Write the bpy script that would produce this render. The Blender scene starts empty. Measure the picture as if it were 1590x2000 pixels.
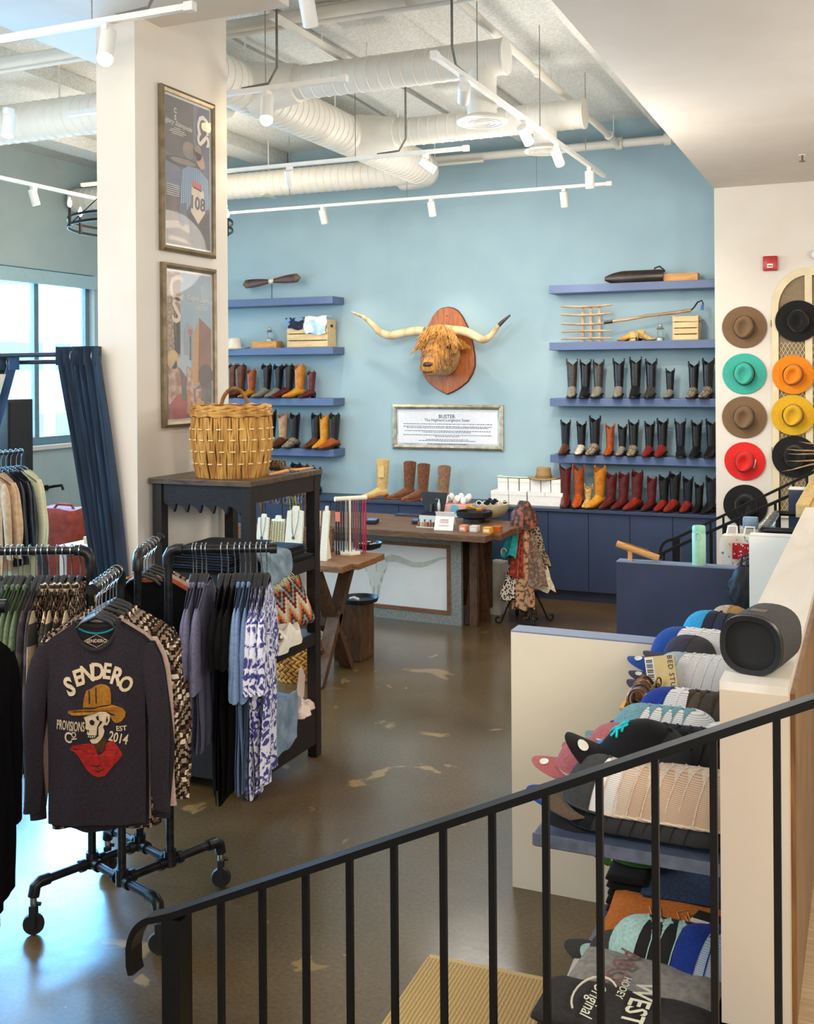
import bpy, bmesh, math, random
import numpy as np
from math import sin, cos, pi, radians, sqrt, atan2
from mathutils import Vector, Matrix
from mathutils.geometry import tessellate_polygon

SC = bpy.context.scene
COL = SC.collection
RND = random.Random(7)

# ---------------------------------------------------------------- camera
F, TH, H0, RO, HC = 2100.0, radians(23.4), 732.0, -0.0069, 2.2
FW = np.array([-sin(TH), cos(TH), 0.0]); _r = np.array([cos(TH), sin(TH), 0.0]); _u = np.array([0, 0, 1.0])
RT = cos(RO) * _r + sin(RO) * _u
UP = -sin(RO) * _r + cos(RO) * _u
cd = bpy.data.cameras.new('camera'); cam = bpy.data.objects.new('camera', cd); COL.objects.link(cam)
cam.matrix_world = Matrix(((RT[0], UP[0], -FW[0], 0), (RT[1], UP[1], -FW[1], 0), (RT[2], UP[2], -FW[2], HC), (0, 0, 0, 1)))
cd.sensor_width = 36; cd.lens = F / 2000 * 36; cd.shift_y = (H0 - 1000) / 2000; cd.clip_start = 0.05
SC.camera = cam
CAM = np.array([0, 0, HC])

def ray(u, v): return FW + RT * (u - 795) / F + UP * (H0 - v) / F
def at_z(u, v, z=0.0): d = ray(u, v); return CAM + d * (z - HC) / d[2]
def at_y(u, v, y): d = ray(u, v); return CAM + d * y / d[1]
def at_x(u, v, x): d = ray(u, v); return CAM + d * x / d[0]

# ---------------------------------------------------------------- world, exposure
SC.view_settings.view_transform = 'Standard'
SC.view_settings.look = 'None'
SC.view_settings.gamma = 1.0
SC.view_settings.use_curve_mapping = False
SC.view_settings.exposure = 0.3
w = bpy.data.worlds.new('daylight'); SC.world = w; w.use_nodes = True
bg = w.node_tree.nodes['Background']; bg.inputs[0].default_value = (0.5, 0.78, 1.0, 1); bg.inputs[1].default_value = 10.0
SC.cycles.use_denoising = True
SC.cycles.max_bounces = 6
SC.cycles.diffuse_bounces = 3
SC.cycles.use_adaptive_sampling = True
SC.cycles.adaptive_threshold = 0.03
SC.cycles.sample_clamp_indirect = 4.0
SC.cycles.caustics_reflective = False
SC.cycles.caustics_refractive = False

def lamp(kind, name, loc, energy, color=(1, 1, 1), direction=None, **kw):
    ld = bpy.data.lights.new(name, kind); ld.energy = energy; ld.color = color
    for k, val in kw.items(): setattr(ld, k, val)
    o = bpy.data.objects.new(name, ld); COL.objects.link(o); o.location = loc
    if direction is not None:
        o.rotation_euler = Vector(direction).to_track_quat('-Z', 'Y').to_euler()
    return o

WARM = (1.0, 0.86, 0.68); NEUT = (1.0, 0.93, 0.84); COOL = (0.24, 0.60, 1.0)
# area lamps added for the daylight along the left window wall
lamp('AREA', 'window_daylight', (-8.35, 5.2, 2.4), 220, COOL, (1, -0.3, -0.4), shape='RECTANGLE', size=3.4, size_y=1.9, spread=1.9)
lamp('AREA', 'rear_window_daylight', (-8.35, 8.6, 2.4), 190, (0.14, 0.50, 1.0), (1, -0.85, -0.35), shape='RECTANGLE', size=3.2, size_y=1.9, spread=1.4)
lamp('AREA', 'front_daylight_fill', (-8.2, 0.6, 2.2), 120, COOL, (1, 0.35, -0.15), shape='RECTANGLE', size=4.5, size_y=2.2)  # fill lamp before solid wall, no window opening behind it
# unseen area fill lamps added near the ceiling, no real panels
lamp('AREA', 'upper_level_fill', (1.2, -2.2, 3.6), 230, NEUT, (-0.35, 1, -0.35), shape='RECTANGLE', size=4.0, size_y=2.0)
lamp('AREA', 'sales_floor_fill', (-4.6, 1.2, 3.9), 130, NEUT, (0.1, 0.55, -1), shape='RECTANGLE', size=3.0, size_y=2.0)
lamp('POINT', 'middle_floor_fill', (-1.9, 7.2, 3.2), 60, NEUT, shadow_soft_size=.35)  # bare point fill added to brighten the ceiling, no pendant hangs here
lamp('POINT', 'left_floor_fill', (-5.6, 5.6, 2.8), 45, NEUT, shadow_soft_size=.35)  # added ceiling fill on the left, without any fixture
lamp('POINT', 'centre_floor_fill', (-3.2, 8.8, 3.3), 40, NEUT, shadow_soft_size=.35)  # another added fill over the desk area, not a real pendant
# unseen point fills added on the right to brighten soffit and hat wall
lamp('POINT', 'upper_fill_far', (1.5, 6.2, 2.6), 110, NEUT, shadow_soft_size=.3)
lamp('POINT', 'upper_fill_near', (1.5, 1.6, 2.7), 110, NEUT, shadow_soft_size=.3)

# ---------------------------------------------------------------- colour and materials
def lin(c):
    return tuple(((x / 255) / 12.92 if x / 255 <= 0.04045 else ((x / 255 + 0.055) / 1.055) ** 2.4) for x in c)
_mats = {}
def mat(name, c, c2=None, rough=0.6, metal=0.0, scale=30.0, kind='noise', bump=0.0, bscale=None, lo=0.35, hi=0.65, sheen=0.0, coat=0.0,
        stretch=(1, 1, 1), emit=None, estr=0.0, alpha=1.0, trans=0.0, spec=0.5, ramp='LINEAR', detail=3.0, coords='Object', rot=(0, 0, 0), dist=0.0):
    """Procedural material: two colours mixed by a texture, optional bump."""
    if name in _mats: return _mats[name]
    m = bpy.data.materials.new(name); m.use_nodes = True; nt = m.node_tree; N = nt.nodes; L = nt.links
    b = N['Principled BSDF']
    b.inputs['Roughness'].default_value = rough; b.inputs['Metallic'].default_value = metal
    b.inputs['Specular IOR Level'].default_value = spec
    if sheen: b.inputs['Sheen Weight'].default_value = sheen
    if coat: b.inputs['Coat Weight'].default_value = coat; b.inputs['Coat Roughness'].default_value = 0.08
    if trans: b.inputs['Transmission Weight'].default_value = trans
    if alpha < 1: b.inputs['Alpha'].default_value = alpha
    A = (*lin(c), 1); B = (*lin(c2 if c2 else tuple(x * 0.9 for x in c)), 1)
    tc = N.new('ShaderNodeTexCoord'); mp = N.new('ShaderNodeMapping'); L.new(tc.outputs[coords], mp.inputs[0])
    mp.inputs['Scale'].default_value = stretch; mp.inputs['Rotation'].default_value = rot
    def tex(k, s):
        if k == 'noise':
            t = N.new('ShaderNodeTexNoise'); t.inputs['Scale'].default_value = s; t.inputs['Detail'].default_value = detail
            t.inputs['Distortion'].default_value = dist; L.new(mp.outputs[0], t.inputs[0]); return t.outputs[0]
        if k == 'wave' or k == 'rings':
            t = N.new('ShaderNodeTexWave'); t.inputs['Scale'].default_value = s; t.inputs['Distortion'].default_value = dist
            t.inputs['Detail'].default_value = detail; t.wave_type = 'RINGS' if k == 'rings' else 'BANDS'
            L.new(mp.outputs[0], t.inputs[0]); return t.outputs[1]
        if k == 'voronoi' or k == 'cells':
            t = N.new('ShaderNodeTexVoronoi'); t.inputs['Scale'].default_value = s; L.new(mp.outputs[0], t.inputs[0])
            t.feature = 'DISTANCE_TO_EDGE' if k == 'voronoi' else 'F1'
            return t.outputs[0]
        if k == 'checker':
            t = N.new('ShaderNodeTexChecker'); t.inputs['Scale'].default_value = s; L.new(mp.outputs[0], t.inputs[0]); return t.outputs[1]
        if k == 'brick':
            t = N.new('ShaderNodeTexBrick'); t.inputs['Scale'].default_value = s; L.new(mp.outputs[0], t.inputs[0]); return t.outputs[1]
    fac = tex(kind, scale)
    rp = N.new('ShaderNodeValToRGB'); rp.color_ramp.interpolation = ramp
    rp.color_ramp.elements[0].position = lo; rp.color_ramp.elements[0].color = A
    rp.color_ramp.elements[1].position = hi; rp.color_ramp.elements[1].color = B
    L.new(fac, rp.inputs[0]); L.new(rp.outputs[0], b.inputs['Base Color'])
    if bump:
        bt = N.new('ShaderNodeTexNoise'); bt.inputs['Scale'].default_value = bscale or scale * 2; bt.inputs['Detail'].default_value = 2
        L.new(mp.outputs[0], bt.inputs[0])
        bn = N.new('ShaderNodeBump'); bn.inputs['Strength'].default_value = bump; bn.inputs['Distance'].default_value = 0.004
        L.new(bt.outputs[0], bn.inputs['Height']); L.new(bn.outputs[0], b.inputs['Normal'])
    if emit:
        b.inputs['Emission Color'].default_value = (*lin(emit), 1); b.inputs['Emission Strength'].default_value = estr
    _mats[name] = m
    return m
def cloth(name, c, c2=None, **k):
    k.setdefault('rough', 0.92); k.setdefault('scale', 90); k.setdefault('bump', 0.35); k.setdefault('bscale', 350); k.setdefault('sheen', 0.04); k.setdefault('spec', 0.12)
    return mat(name, c, c2, **k)
def leather(name, c, c2=None, **k):
    k.setdefault('rough', 0.34); k.setdefault('scale', 22); k.setdefault('bump', 0.15); k.setdefault('bscale', 160)
    return mat(name, c, c2, **k)
def wood(name, c, c2, **k):
    k.setdefault('rough', 0.55); k.setdefault('kind', 'noise'); k.setdefault('scale', 6); k.setdefault('bump', 0.25); k.setdefault('bscale', 30)
    k.setdefault('dist', 1.2); k.setdefault('stretch', (1, 9, 9)); k.setdefault('detail', 5)
    return mat(name, c, c2, **k)

# ---------------------------------------------------------------- mesh builder
class MB:
    def __init__(s): s.v = []; s.f = []
    def add(s, vs, fs):
        n = len(s.v); s.v += [tuple(map(float, p)) for p in vs]; s.f += [tuple(i + n for i in f) for f in fs]; return s
    def box(s, x0, x1, y0, y1, z0, z1, M=None):
        if x0 > x1: x0, x1 = x1, x0
        if y0 > y1: y0, y1 = y1, y0
        if z0 > z1: z0, z1 = z1, z0
        vs = [(x0, y0, z0), (x1, y0, z0), (x1, y1, z0), (x0, y1, z0), (x0, y0, z1), (x1, y0, z1), (x1, y1, z1), (x0, y1, z1)]
        if M is not None: vs = [tuple(M @ Vector(p)) for p in vs]
        return s.add(vs, [(0, 3, 2, 1), (4, 5, 6, 7), (0, 1, 5, 4), (1, 2, 6, 5), (2, 3, 7, 6), (3, 0, 4, 7)])
    def bar(s, a, b, w, h, up=(0, 0, 1)):
        """Square bar from a to b, width w, height h."""
        a = Vector(a); b = Vector(b); d = (b - a).normalized(); sd = d.cross(Vector(up))
        if sd.length < 1e-4: sd = d.cross(Vector((1, 0, 0)))
        sd.normalize(); u2 = sd.cross(d).normalized()
        vs = [p + sd * (sx * w / 2) + u2 * (sz * h / 2) for p in (a, b) for sx, sz in ((-1, -1), (1, -1), (1, 1), (-1, 1))]
        return s.add(vs, [(0, 3, 2, 1), (4, 5, 6, 7), (0, 1, 5, 4), (1, 2, 6, 5), (2, 3, 7, 6), (3, 0, 4, 7)])
    def loft(s, rings, cap0=True, cap1=True, closed=True):
        n = len(rings[0]); k = len(s.v)
        for r in rings: s.v += [tuple(map(float, p)) for p in r]
        for i in range(len(rings) - 1):
            for j in range(n if closed else n - 1):
                j2 = (j + 1) % n
                s.f.append((k + i * n + j, k + i * n + j2, k + (i + 1) * n + j2, k + (i + 1) * n + j))
        if cap0: s.f.append(tuple(k + j for j in reversed(range(n))))
        if cap1: s.f.append(tuple(k + (len(rings) - 1) * n + j for j in range(n)))
        return s
    def tube(s, pts, r, n=8, caps=True, flat=1.0):
        P = [Vector(p) for p in pts]; m = len(P)
        rs = r if isinstance(r, (list, tuple)) else [r] * m
        T = []
        for i in range(m):
            a = P[max(i - 1, 0)]; b = P[min(i + 1, m - 1)]; t = b - a
            T.append(t.normalized() if t.length > 1e-9 else Vector((0, 0, 1)))
        x = T[0].cross(Vector((0, 0, 1)))
        if x.length < 1e-3: x = T[0].cross(Vector((0, 1, 0)))
        x.normalize(); rings = []
        for i in range(m):
            x = (x - T[i] * x.dot(T[i]))
            if x.length < 1e-6: x = T[i].orthogonal()
            x.normalize(); y = T[i].cross(x)
            rings.append([P[i] + (x * cos(2 * pi * j / n) + y * sin(2 * pi * j / n) * flat) * rs[i] for j in range(n)])
        return s.loft(rings, caps, caps)
    def lathe(s, prof, n=24, c=(0, 0, 0), M=None, cap=True):
        rings = []
        for r, z in prof:
            ring = [Vector((max(r, 1e-4) * cos(2 * pi * j / n), max(r, 1e-4) * sin(2 * pi * j / n), z)) for j in range(n)]
            if M is not None: ring = [M @ p for p in ring]
            rings.append([p + Vector(c) for p in ring])
        return s.loft(rings, cap, cap)
    def ball(s, c, r, n=12, m=8):
        rx, ry, rz = r if isinstance(r, (tuple, list)) else (r, r, r)
        rings = []
        for i in range(m + 1):
            a = -pi / 2 + pi * i / m; q = max(cos(a), 1e-3)
            rings.append([(c[0] + rx * q * cos(2 * pi * j / n), c[1] + ry * q * sin(2 * pi * j / n), c[2] + rz * sin(a)) for j in range(n)])
        return s.loft(rings)
    def grid(s, nu, nv, fn):
        k = len(s.v)
        for i in range(nu + 1):
            for j in range(nv + 1): s.v.append(tuple(map(float, fn(i / nu, j / nv))))
        for i in range(nu):
            for j in range(nv):
                a = k + i * (nv + 1) + j; s.f.append((a, a + nv + 1, a + nv + 2, a + 1))
        return s
    def slab(s, nu, nv, fn, off):
        """Double-sided sheet: fn surface, second surface moved by off(u,v,p), rim closed."""
        k = len(s.v); n = (nu + 1) * (nv + 1); A = []
        for i in range(nu + 1):
            for j in range(nv + 1): A.append(fn(i / nu, j / nv))
        B = []
        for i in range(nu + 1):
            for j in range(nv + 1): B.append(off(i / nu, j / nv, A[i * (nv + 1) + j]))
        s.v += [tuple(map(float, p)) for p in A + B]
        for i in range(nu):
            for j in range(nv):
                a = k + i * (nv + 1) + j
                s.f.append((a, a + nv + 1, a + nv + 2, a + 1)); s.f.append((a + n, a + n + 1, a + n + nv + 2, a + n + nv + 1))
        rim = [i * (nv + 1) for i in range(nu + 1)] + [nu * (nv + 1) + j for j in range(1, nv + 1)] + [i * (nv + 1) + nv for i in range(nu - 1, -1, -1)] + [j for j in range(nv - 1, 0, -1)]
        for q in range(len(rim)):
            a = k + rim[q]; b = k + rim[(q + 1) % len(rim)]; s.f.append((a, a + n, b + n, b))
        return s
    def prism(s, poly, t, fn=None):
        """Outline poly [(x,y)] extruded from 0 to t; fn maps (x,y,z) to a point."""
        fn = fn or (lambda x, y, z: (x, y, z)); n = len(poly); k = len(s.v)
        s.v += [tuple(map(float, fn(x, y, 0))) for x, y in poly] + [tuple(map(float, fn(x, y, t))) for x, y in poly]
        for tri in tessellate_polygon([[Vector((x, y, 0)) for x, y in poly]]):
            s.f.append(tuple(k + i for i in tri)); s.f.append(tuple(k + n + i for i in reversed(tri)))
        for i in range(n):
            j = (i + 1) % n; s.f.append((k + i, k + j, k + n + j, k + n + i))
        return s
    def xf(s, M):
        s.v = [tuple(M @ Vector(p)) for p in s.v]; return s
    def build(s, name, m, parent=None, loc=None, rotz=None, smooth=True, bevel=0.0, kind=None, label=None, angle=38, sub=0):
        me = bpy.data.meshes.new(name); me.from_pydata(s.v, [], s.f)
        bm = bmesh.new(); bm.from_mesh(me)
        bmesh.ops.recalc_face_normals(bm, faces=bm.faces)
        if bevel: bmesh.ops.bevel(bm, geom=bm.edges[:], offset=bevel, segments=2, profile=0.6, affect='EDGES')
        bm.to_mesh(me); bm.free(); me.update()
        if smooth:
            me.shade_smooth(); me.set_sharp_from_angle(angle=radians(angle))
        me.materials.append(m)
        o = bpy.data.objects.new(name, me); COL.objects.link(o)
        if parent is not None: o.parent = parent
        if loc is not None: o.location = loc
        if rotz is not None: o.rotation_euler = (0, 0, rotz)
        if kind: o['kind'] = kind
        if label: o['label'] = label
        if sub:
            md = o.modifiers.new('smooth', 'SUBSURF'); md.levels = sub; md.render_levels = sub
        return o

def tag(o, label, cat, group=None):
    o['label'] = label; o['category'] = cat
    if group: o['group'] = group
    return o
def thing(name, label, cat, loc=(0, 0, 0), rotz=0.0, group=None, rot=None):
    o = bpy.data.objects.new(name, None); COL.objects.link(o); o.empty_display_size = 0.05
    o.location = tuple(map(float, loc)); o.rotation_euler = rot if rot is not None else (0, 0, rotz)
    return tag(o, label, cat, group)
def struct(name, mb, m, parent=None, **k):
    k.setdefault('smooth', False)
    return mb.build(name, m, parent, kind=None if parent else 'structure', **k)
def dup(root, loc, rotz=None, label=None, group=None, rot=None, scale=None):
    r = root.copy(); COL.objects.link(r); r.location = tuple(map(float, loc))
    if rotz is not None: r.rotation_euler = (0, 0, rotz)
    if rot is not None: r.rotation_euler = rot
    if scale: r.scale = scale
    if label: r['label'] = label
    if group: r['group'] = group
    for ch in root.children:
        c = ch.copy(); COL.objects.link(c); c.parent = r
        for g in ch.children:
            d = g.copy(); COL.objects.link(d); d.parent = c
    return r
ORD = ['first', 'second', 'third', 'fourth', 'fifth', 'sixth', 'seventh', 'eighth', 'ninth', 'tenth', 'eleventh', 'twelfth', 'thirteenth', 'fourteenth']

def text2d(body, size=1.0, bold=0.0, shear=0.0, align='CENTER', res=2, space=1.0):
    """Lettering as flat 2-D triangles: (verts [(x,y)], faces)."""
    cu = bpy.data.curves.new('lettering', 'FONT'); cu.body = body; cu.size = size; cu.offset = bold; cu.shear = shear
    cu.align_x = align; cu.align_y = 'CENTER'; cu.resolution_u = res; cu.space_character = space; cu.fill_mode = 'FRONT'
    ob = bpy.data.objects.new('lettering', cu)
    me = ob.to_mesh()
    vs = [(p.co.x, p.co.y) for p in me.vertices]; fs = [tuple(p.vertices) for p in me.polygons]
    ob.to_mesh_clear(); bpy.data.objects.remove(ob); bpy.data.curves.remove(cu)
    return vs, fs
def lettering(mb, body, fn, **k):
    vs, fs = text2d(body, **k)
    return mb.add([fn(x, y) for x, y in vs], fs)
# ================================================================= THE SETTING
ZC, ZS, YB, YH = 4.71, 3.87, 10.62, 10.05       # ceiling, soffit, back wall, hat wall
XL, XS = -8.6, -1.305                            # left wall, soffit edge
M_floor = None
def floor_material():
    m = bpy.data.materials.new('polished_concrete'); m.use_nodes = True; nt = m.node_tree; N = nt.nodes; L = nt.links
    b = N['Principled BSDF']
    tc = N.new('ShaderNodeTexCoord')
    def noise(s, d=4, dist=0.0):
        t = N.new('ShaderNodeTexNoise'); t.inputs['Scale'].default_value = s; t.inputs['Detail'].default_value = d; t.inputs['Distortion'].default_value = dist
        L.new(tc.outputs['Object'], t.inputs[0]); return t.outputs[0]
    def ramp(src, p0, c0, p1, c1):
        r = N.new('ShaderNodeValToRGB'); r.color_ramp.elements[0].position = p0; r.color_ramp.elements[0].color = c0
        r.color_ramp.elements[1].position = p1; r.color_ramp.elements[1].color = c1; L.new(src, r.inputs[0]); return r.outputs[0]
    base = ramp(noise(0.9, 6, 0.6), 0.3, (*lin((82, 62, 36)), 1), 0.7, (*lin((116, 92, 58)), 1))
    speck = ramp(noise(60, 3), 0.35, (0.72, 0.72, 0.72, 1), 0.75, (1.12, 1.12, 1.12, 1))
    mul = N.new('ShaderNodeMixRGB'); mul.blend_type = 'MULTIPLY'; mul.inputs[0].default_value = 1; L.new(base, mul.inputs[1]); L.new(speck, mul.inputs[2])
    # worn ochre patches with ragged edges
    p1 = ramp(noise(2.4, 5, 1.2), 0.65, (0, 0, 0, 1), 0.68, (1, 1, 1, 1))
    mx = N.new('ShaderNodeMixRGB'); L.new(p1, mx.inputs[0]); L.new(mul.outputs[0], mx.inputs[1]); mx.inputs[2].default_value = (*lin((150, 118, 70)), 1)
    p2 = ramp(noise(7.5, 3, 0.8), 0.735, (0, 0, 0, 1), 0.75, (1, 1, 1, 1))
    mx2 = N.new('ShaderNodeMixRGB'); L.new(p2, mx2.inputs[0]); L.new(mx.outputs[0], mx2.inputs[1]); mx2.inputs[2].default_value = (*lin((168, 134, 80)), 1)
    L.new(mx2.outputs[0], b.inputs['Base Color'])
    rr = ramp(noise(3, 3), 0.3, (0.16, 0.16, 0.16, 1), 0.8, (0.26, 0.26, 0.26, 1)); L.new(rr, b.inputs['Roughness'])
    bn = N.new('ShaderNodeBump'); bn.inputs['Strength'].default_value = 0.08; bn.inputs['Distance'].default_value = 0.01
    L.new(noise(9, 3), bn.inputs['Height']); L.new(bn.outputs[0], b.inputs['Normal'])
    b.inputs['Coat Weight'].default_value = 0.45; b.inputs['Coat Roughness'].default_value = 0.36
    return m
M_floor = floor_material()
M_blue = mat('blue_wall_paint', (158, 186, 197), (153, 181, 194), rough=0.75, scale=3, bump=0.08, bscale=300)
M_blueL = mat('pale_wall_paint', (178, 196, 196), (172, 190, 192), rough=0.75, scale=3, bump=0.08, bscale=300)
M_white = mat('white_wall_paint', (226, 219, 208), (222, 214, 202), rough=0.7, scale=3, bump=0.08, bscale=300)
M_cream = mat('cream_partition_paint', (236, 226, 204), (232, 221, 198), rough=0.65, scale=3, bump=0.06, bscale=300)
M_ceil = mat('sprayed_white_ceiling', (232, 233, 228), (205, 207, 203), rough=0.95, scale=60, bump=1.0, bscale=90, detail=4)
M_duct = mat('white_painted_metal', (234, 230, 220), (228, 224, 214), rough=0.45, scale=8)
M_navy = mat('navy_paint', (48, 62, 92), (44, 58, 87), rough=0.45, scale=6, bump=0.05, bscale=200)
M_navy2 = mat('dark_navy_paint', (50, 57, 82), (46, 53, 78), rough=0.5, scale=6, bump=0.05, bscale=200)
M_shelf = mat('slate_blue_paint', (86, 106, 146), (82, 101, 141), rough=0.45, scale=6, bump=0.05, bscale=200)
M_greyb = mat('grey_blue_cap_paint', (122, 134, 158), (116, 128, 152), rough=0.5, scale=6)
M_black = mat('black_painted_steel', (9, 9, 10), (13, 13, 14), rough=0.45, metal=0.0, spec=.3, scale=40)
M_blackp = mat('black_plastic', (17, 17, 18), (22, 22, 23), rough=0.5, scale=30)
M_wht = mat('white_plastic', (238, 236, 230), (232, 230, 224), rough=0.4, scale=10)
M_steel = mat('brushed_steel', (170, 168, 162), (140, 138, 132), rough=0.32, metal=0.9, scale=60)
M_glass = mat('clear_glass', (235, 245, 248), (230, 242, 246), rough=0.02, trans=1.0, scale=2, alpha=0.35)

fl = struct('floor', MB().box(XL - 0.3, 6, -4.3, YB + 0.3, -0.2, 0.0), M_floor)
ceiling = struct('ceiling', MB().box(XL - 0.3, 6, -4.3, YB + 0.3, ZC, ZC + 0.2), M_ceil)
# concrete ribs of the slab, running front to back
for x in (-7.7, -6.2, -4.75, -3.15, -1.75):
    struct('rib', MB().box(x - 0.16, x + 0.16, 5.7, YB - 0.02, ZC - 0.13, ZC - 0.002), M_ceil, ceiling)
struct('wall_back', MB().box(XL, 6, YB, YB + 0.2, 0, ZC), M_blue)
struct('wall_right', MB().box(XS, 6, YH, YB - 0.001, 0, ZS), M_white)
struct('wall_stair_side', MB().box(5.8, 6, -4.3, YH, 0, ZC), M_white)
struct('wall_front', MB().box(XL, 6, -4.3, -4.1, 0, ZC), M_white)
struct('ceiling_soffit', MB().box(XS, 5.99, -4.0, YB - 0.002, ZS, ZC - 0.003), M_white)
# dropped beam over the pillar
struct('ceiling_beam', MB().box(-4.38, -2.79, 3.4, 4.925, 4.13, ZC - 0.003).box(-4.38, -3.857, 4.925, 5.58, 4.13, ZC - 0.003), M_white)
pil = MB().box(-3.855, -3.6, 4.69, 5.58, 0, ZC - .002)
struct('wall_pillar', pil, M_white)

# ---- left wall with the shop window
W0, W1, WZ0, WZ1 = 3.4, 10.4, 1.43, 3.42
wl = MB()
wl.box(XL - 0.25, XL, -4.3, W0, 0, ZC).box(XL - 0.25, XL, W1, YB, 0, ZC).box(XL - 0.25, XL, W0, W1, 0, WZ0).box(XL - 0.25, XL, W0, W1, WZ1, ZC)
struct('wall_left', wl, M_blueL)
struct('ceiling_duct_chase', MB().box(-8.58, -7.5, 5.9, 6.7, 4.2, ZC - 0.003), M_white)
M_alu = mat('grey_aluminium_frame', (126, 146, 158), (118, 138, 150), rough=0.4, metal=0.4, scale=20)
win = bpy.data.objects.new('window_1', None); COL.objects.link(win); win['kind'] = 'structure'
wf = MB()
xw = XL - 0.12
wf.box(xw - .04, xw + .04, W0, W1, WZ0, WZ0 + 0.09).box(xw - .04, xw + .04, W0, W1, WZ1 - 0.13, WZ1).box(xw - .04, xw + .04, W0, W0 + .07, WZ0, WZ1).box(xw - .04, xw + .04, W1 - .07, W1, WZ0, WZ1)
wf.build('window_frame', M_alu, win, smooth=False)
mul_y = [float(at_x(67, 700, xw)[1]), float(at_x(67, 700, xw)[1]) - 1.15]
for y in mul_y + [mul_y[0] + 1.35, mul_y[0] - 2.3]:
    MB().box(xw - .035, xw + .035, y - .035, y + .035, WZ0 + .09, WZ1 - .13).build('mullion', M_alu, win, smooth=False)
ys = [W0 + .07] + sorted(mul_y + [mul_y[0] + 1.35, mul_y[0] - 2.3]) + [W1 - .07]
for a, b in zip(ys[:-1], ys[1:]):
    MB().box(xw - .006, xw + .006, a + .03, b - .03, WZ0 + .09, WZ1 - .13).build('pane', M_glass, win, smooth=False)
MB().box(XL - .001, XL + .05, W0 - .05, W1 + .05, WZ0 - .045, WZ0).build('window_sill', M_white, win, smooth=False)
MB().box(XL - .001, XL + .05, W0, W1, WZ1 - .17, WZ1 - .02).build('roller_blind_box', mat('pale_blue_blind', (176, 206, 214), (170, 200, 210), rough=.6), win, smooth=False)
# ---- building across the street (seen overexposed through the panes)
bld = thing('office_building', 'pale glass and concrete building across the street seen through the shop window', 'building', (-20, 12, 0))
M_conc = mat('sunlit_concrete', (250, 250, 248), (240, 243, 245), rough=.9, scale=2)
M_bglass = mat('blue_tinted_glazing', (96, 158, 190), (120, 180, 208), rough=.2, scale=.6)
MB().box(-2, 0, -12, 14, 0, 9).build('facade', M_conc, bld, smooth=False)
for j, (z0, z1) in enumerate(((.6, 1.5), (2.35, 3.1), (3.95, 5.2))):
    for i in range(9):
        g = MB().box(-.05, .04, -11 + i * 2.7, -11 + i * 2.7 + 2.2, z0, z1).build('window', M_bglass, bld, smooth=False)
struct('floor_street', MB().box(-40, XL - .3, -20, 40, -.25, -.05), mat('street_paving', (214, 214, 210), (196, 198, 198), rough=.9, scale=3))

# ---- raised level on the right, stair and half walls
X1, X2, YP, ZP = -0.346, -0.188, 2.70, 1.45
M_plat = wood('platform_boards', (176, 150, 116), (150, 124, 92))
struct('floor_upper', MB().box(X1, 5.8, YP, 7.7, -0.001, .62), M_plat)
struct('floor_landing', MB().box(-.16, 5.8, -4.1, YP, 0, .62), M_plat)
for i in range(4):
    x0 = -1.40 + i * .31
    struct('floor_stair', MB().box(x0, -.161, 1.0, 2.12, .155 * i, .155 * (i + 1)), M_plat)
M_panel = wood('brown_wood_panel', (134, 96, 56), (96, 66, 38), stretch=(9, 1.5, .6), rough=.35)
M_capw = mat('white_ledge_laminate', (226, 220, 208), (212, 204, 190), rough=.35, scale=1.2, kind='noise', stretch=(6, 1, 1), dist=1)
M_taupe = mat('taupe_partition_paint', (206, 190, 170), (200, 184, 164), rough=.6, scale=3)
pony = MB().box(X1, X2, YP, 7.6, 0, ZP - .02)
hw = struct('wall_ledge', pony, M_taupe)
MB().box(X1, X2, YP + .001, 6.35, ZP - .02, ZP).build('ledge_top', M_capw, hw, smooth=False)
MB().box(X2, X2 + .012, YP + .06, 7.6, .62, ZP - .03).build('wood_panel', M_panel, hw, smooth=False)
ZF = 1.10
def fin(name, x0, y0, y1, z, m, mtop, x1=X1):
    o = struct(name, MB().box(x0, x1 - .001, y0, y1, 0, z - .006), m)
    MB().box(x0, x1 - .001, y0, y1, z - .006, z).build('cap', mtop, o, smooth=False)
    return o
fin('wall_partition_cream', -1.431, 4.41, 4.52, ZF, M_cream, M_greyb)
fin('wall_partition_navy', -1.385, 6.27, 6.37, ZF, M_navy2, M_greyb)
xw_ = float(at_y(1465, 1045, 5.9)[0]); zw_ = float(at_y(1465, 1042, 5.9)[2])
fin('wall_partition_white', xw_, 5.85, 5.95, zw_, mat('bright_white_paint', (246, 243, 236), (242, 239, 231), rough=.6, scale=3), M_white)
xn_ = float(at_y(1541, 955, 7.4)[0]); zn_ = float(at_y(1541, 953, 7.4)[2])
fin('wall_partition_dark', xn_, 7.35, 7.5, zn_, M_navy2, M_white, x1=1.2)
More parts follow.
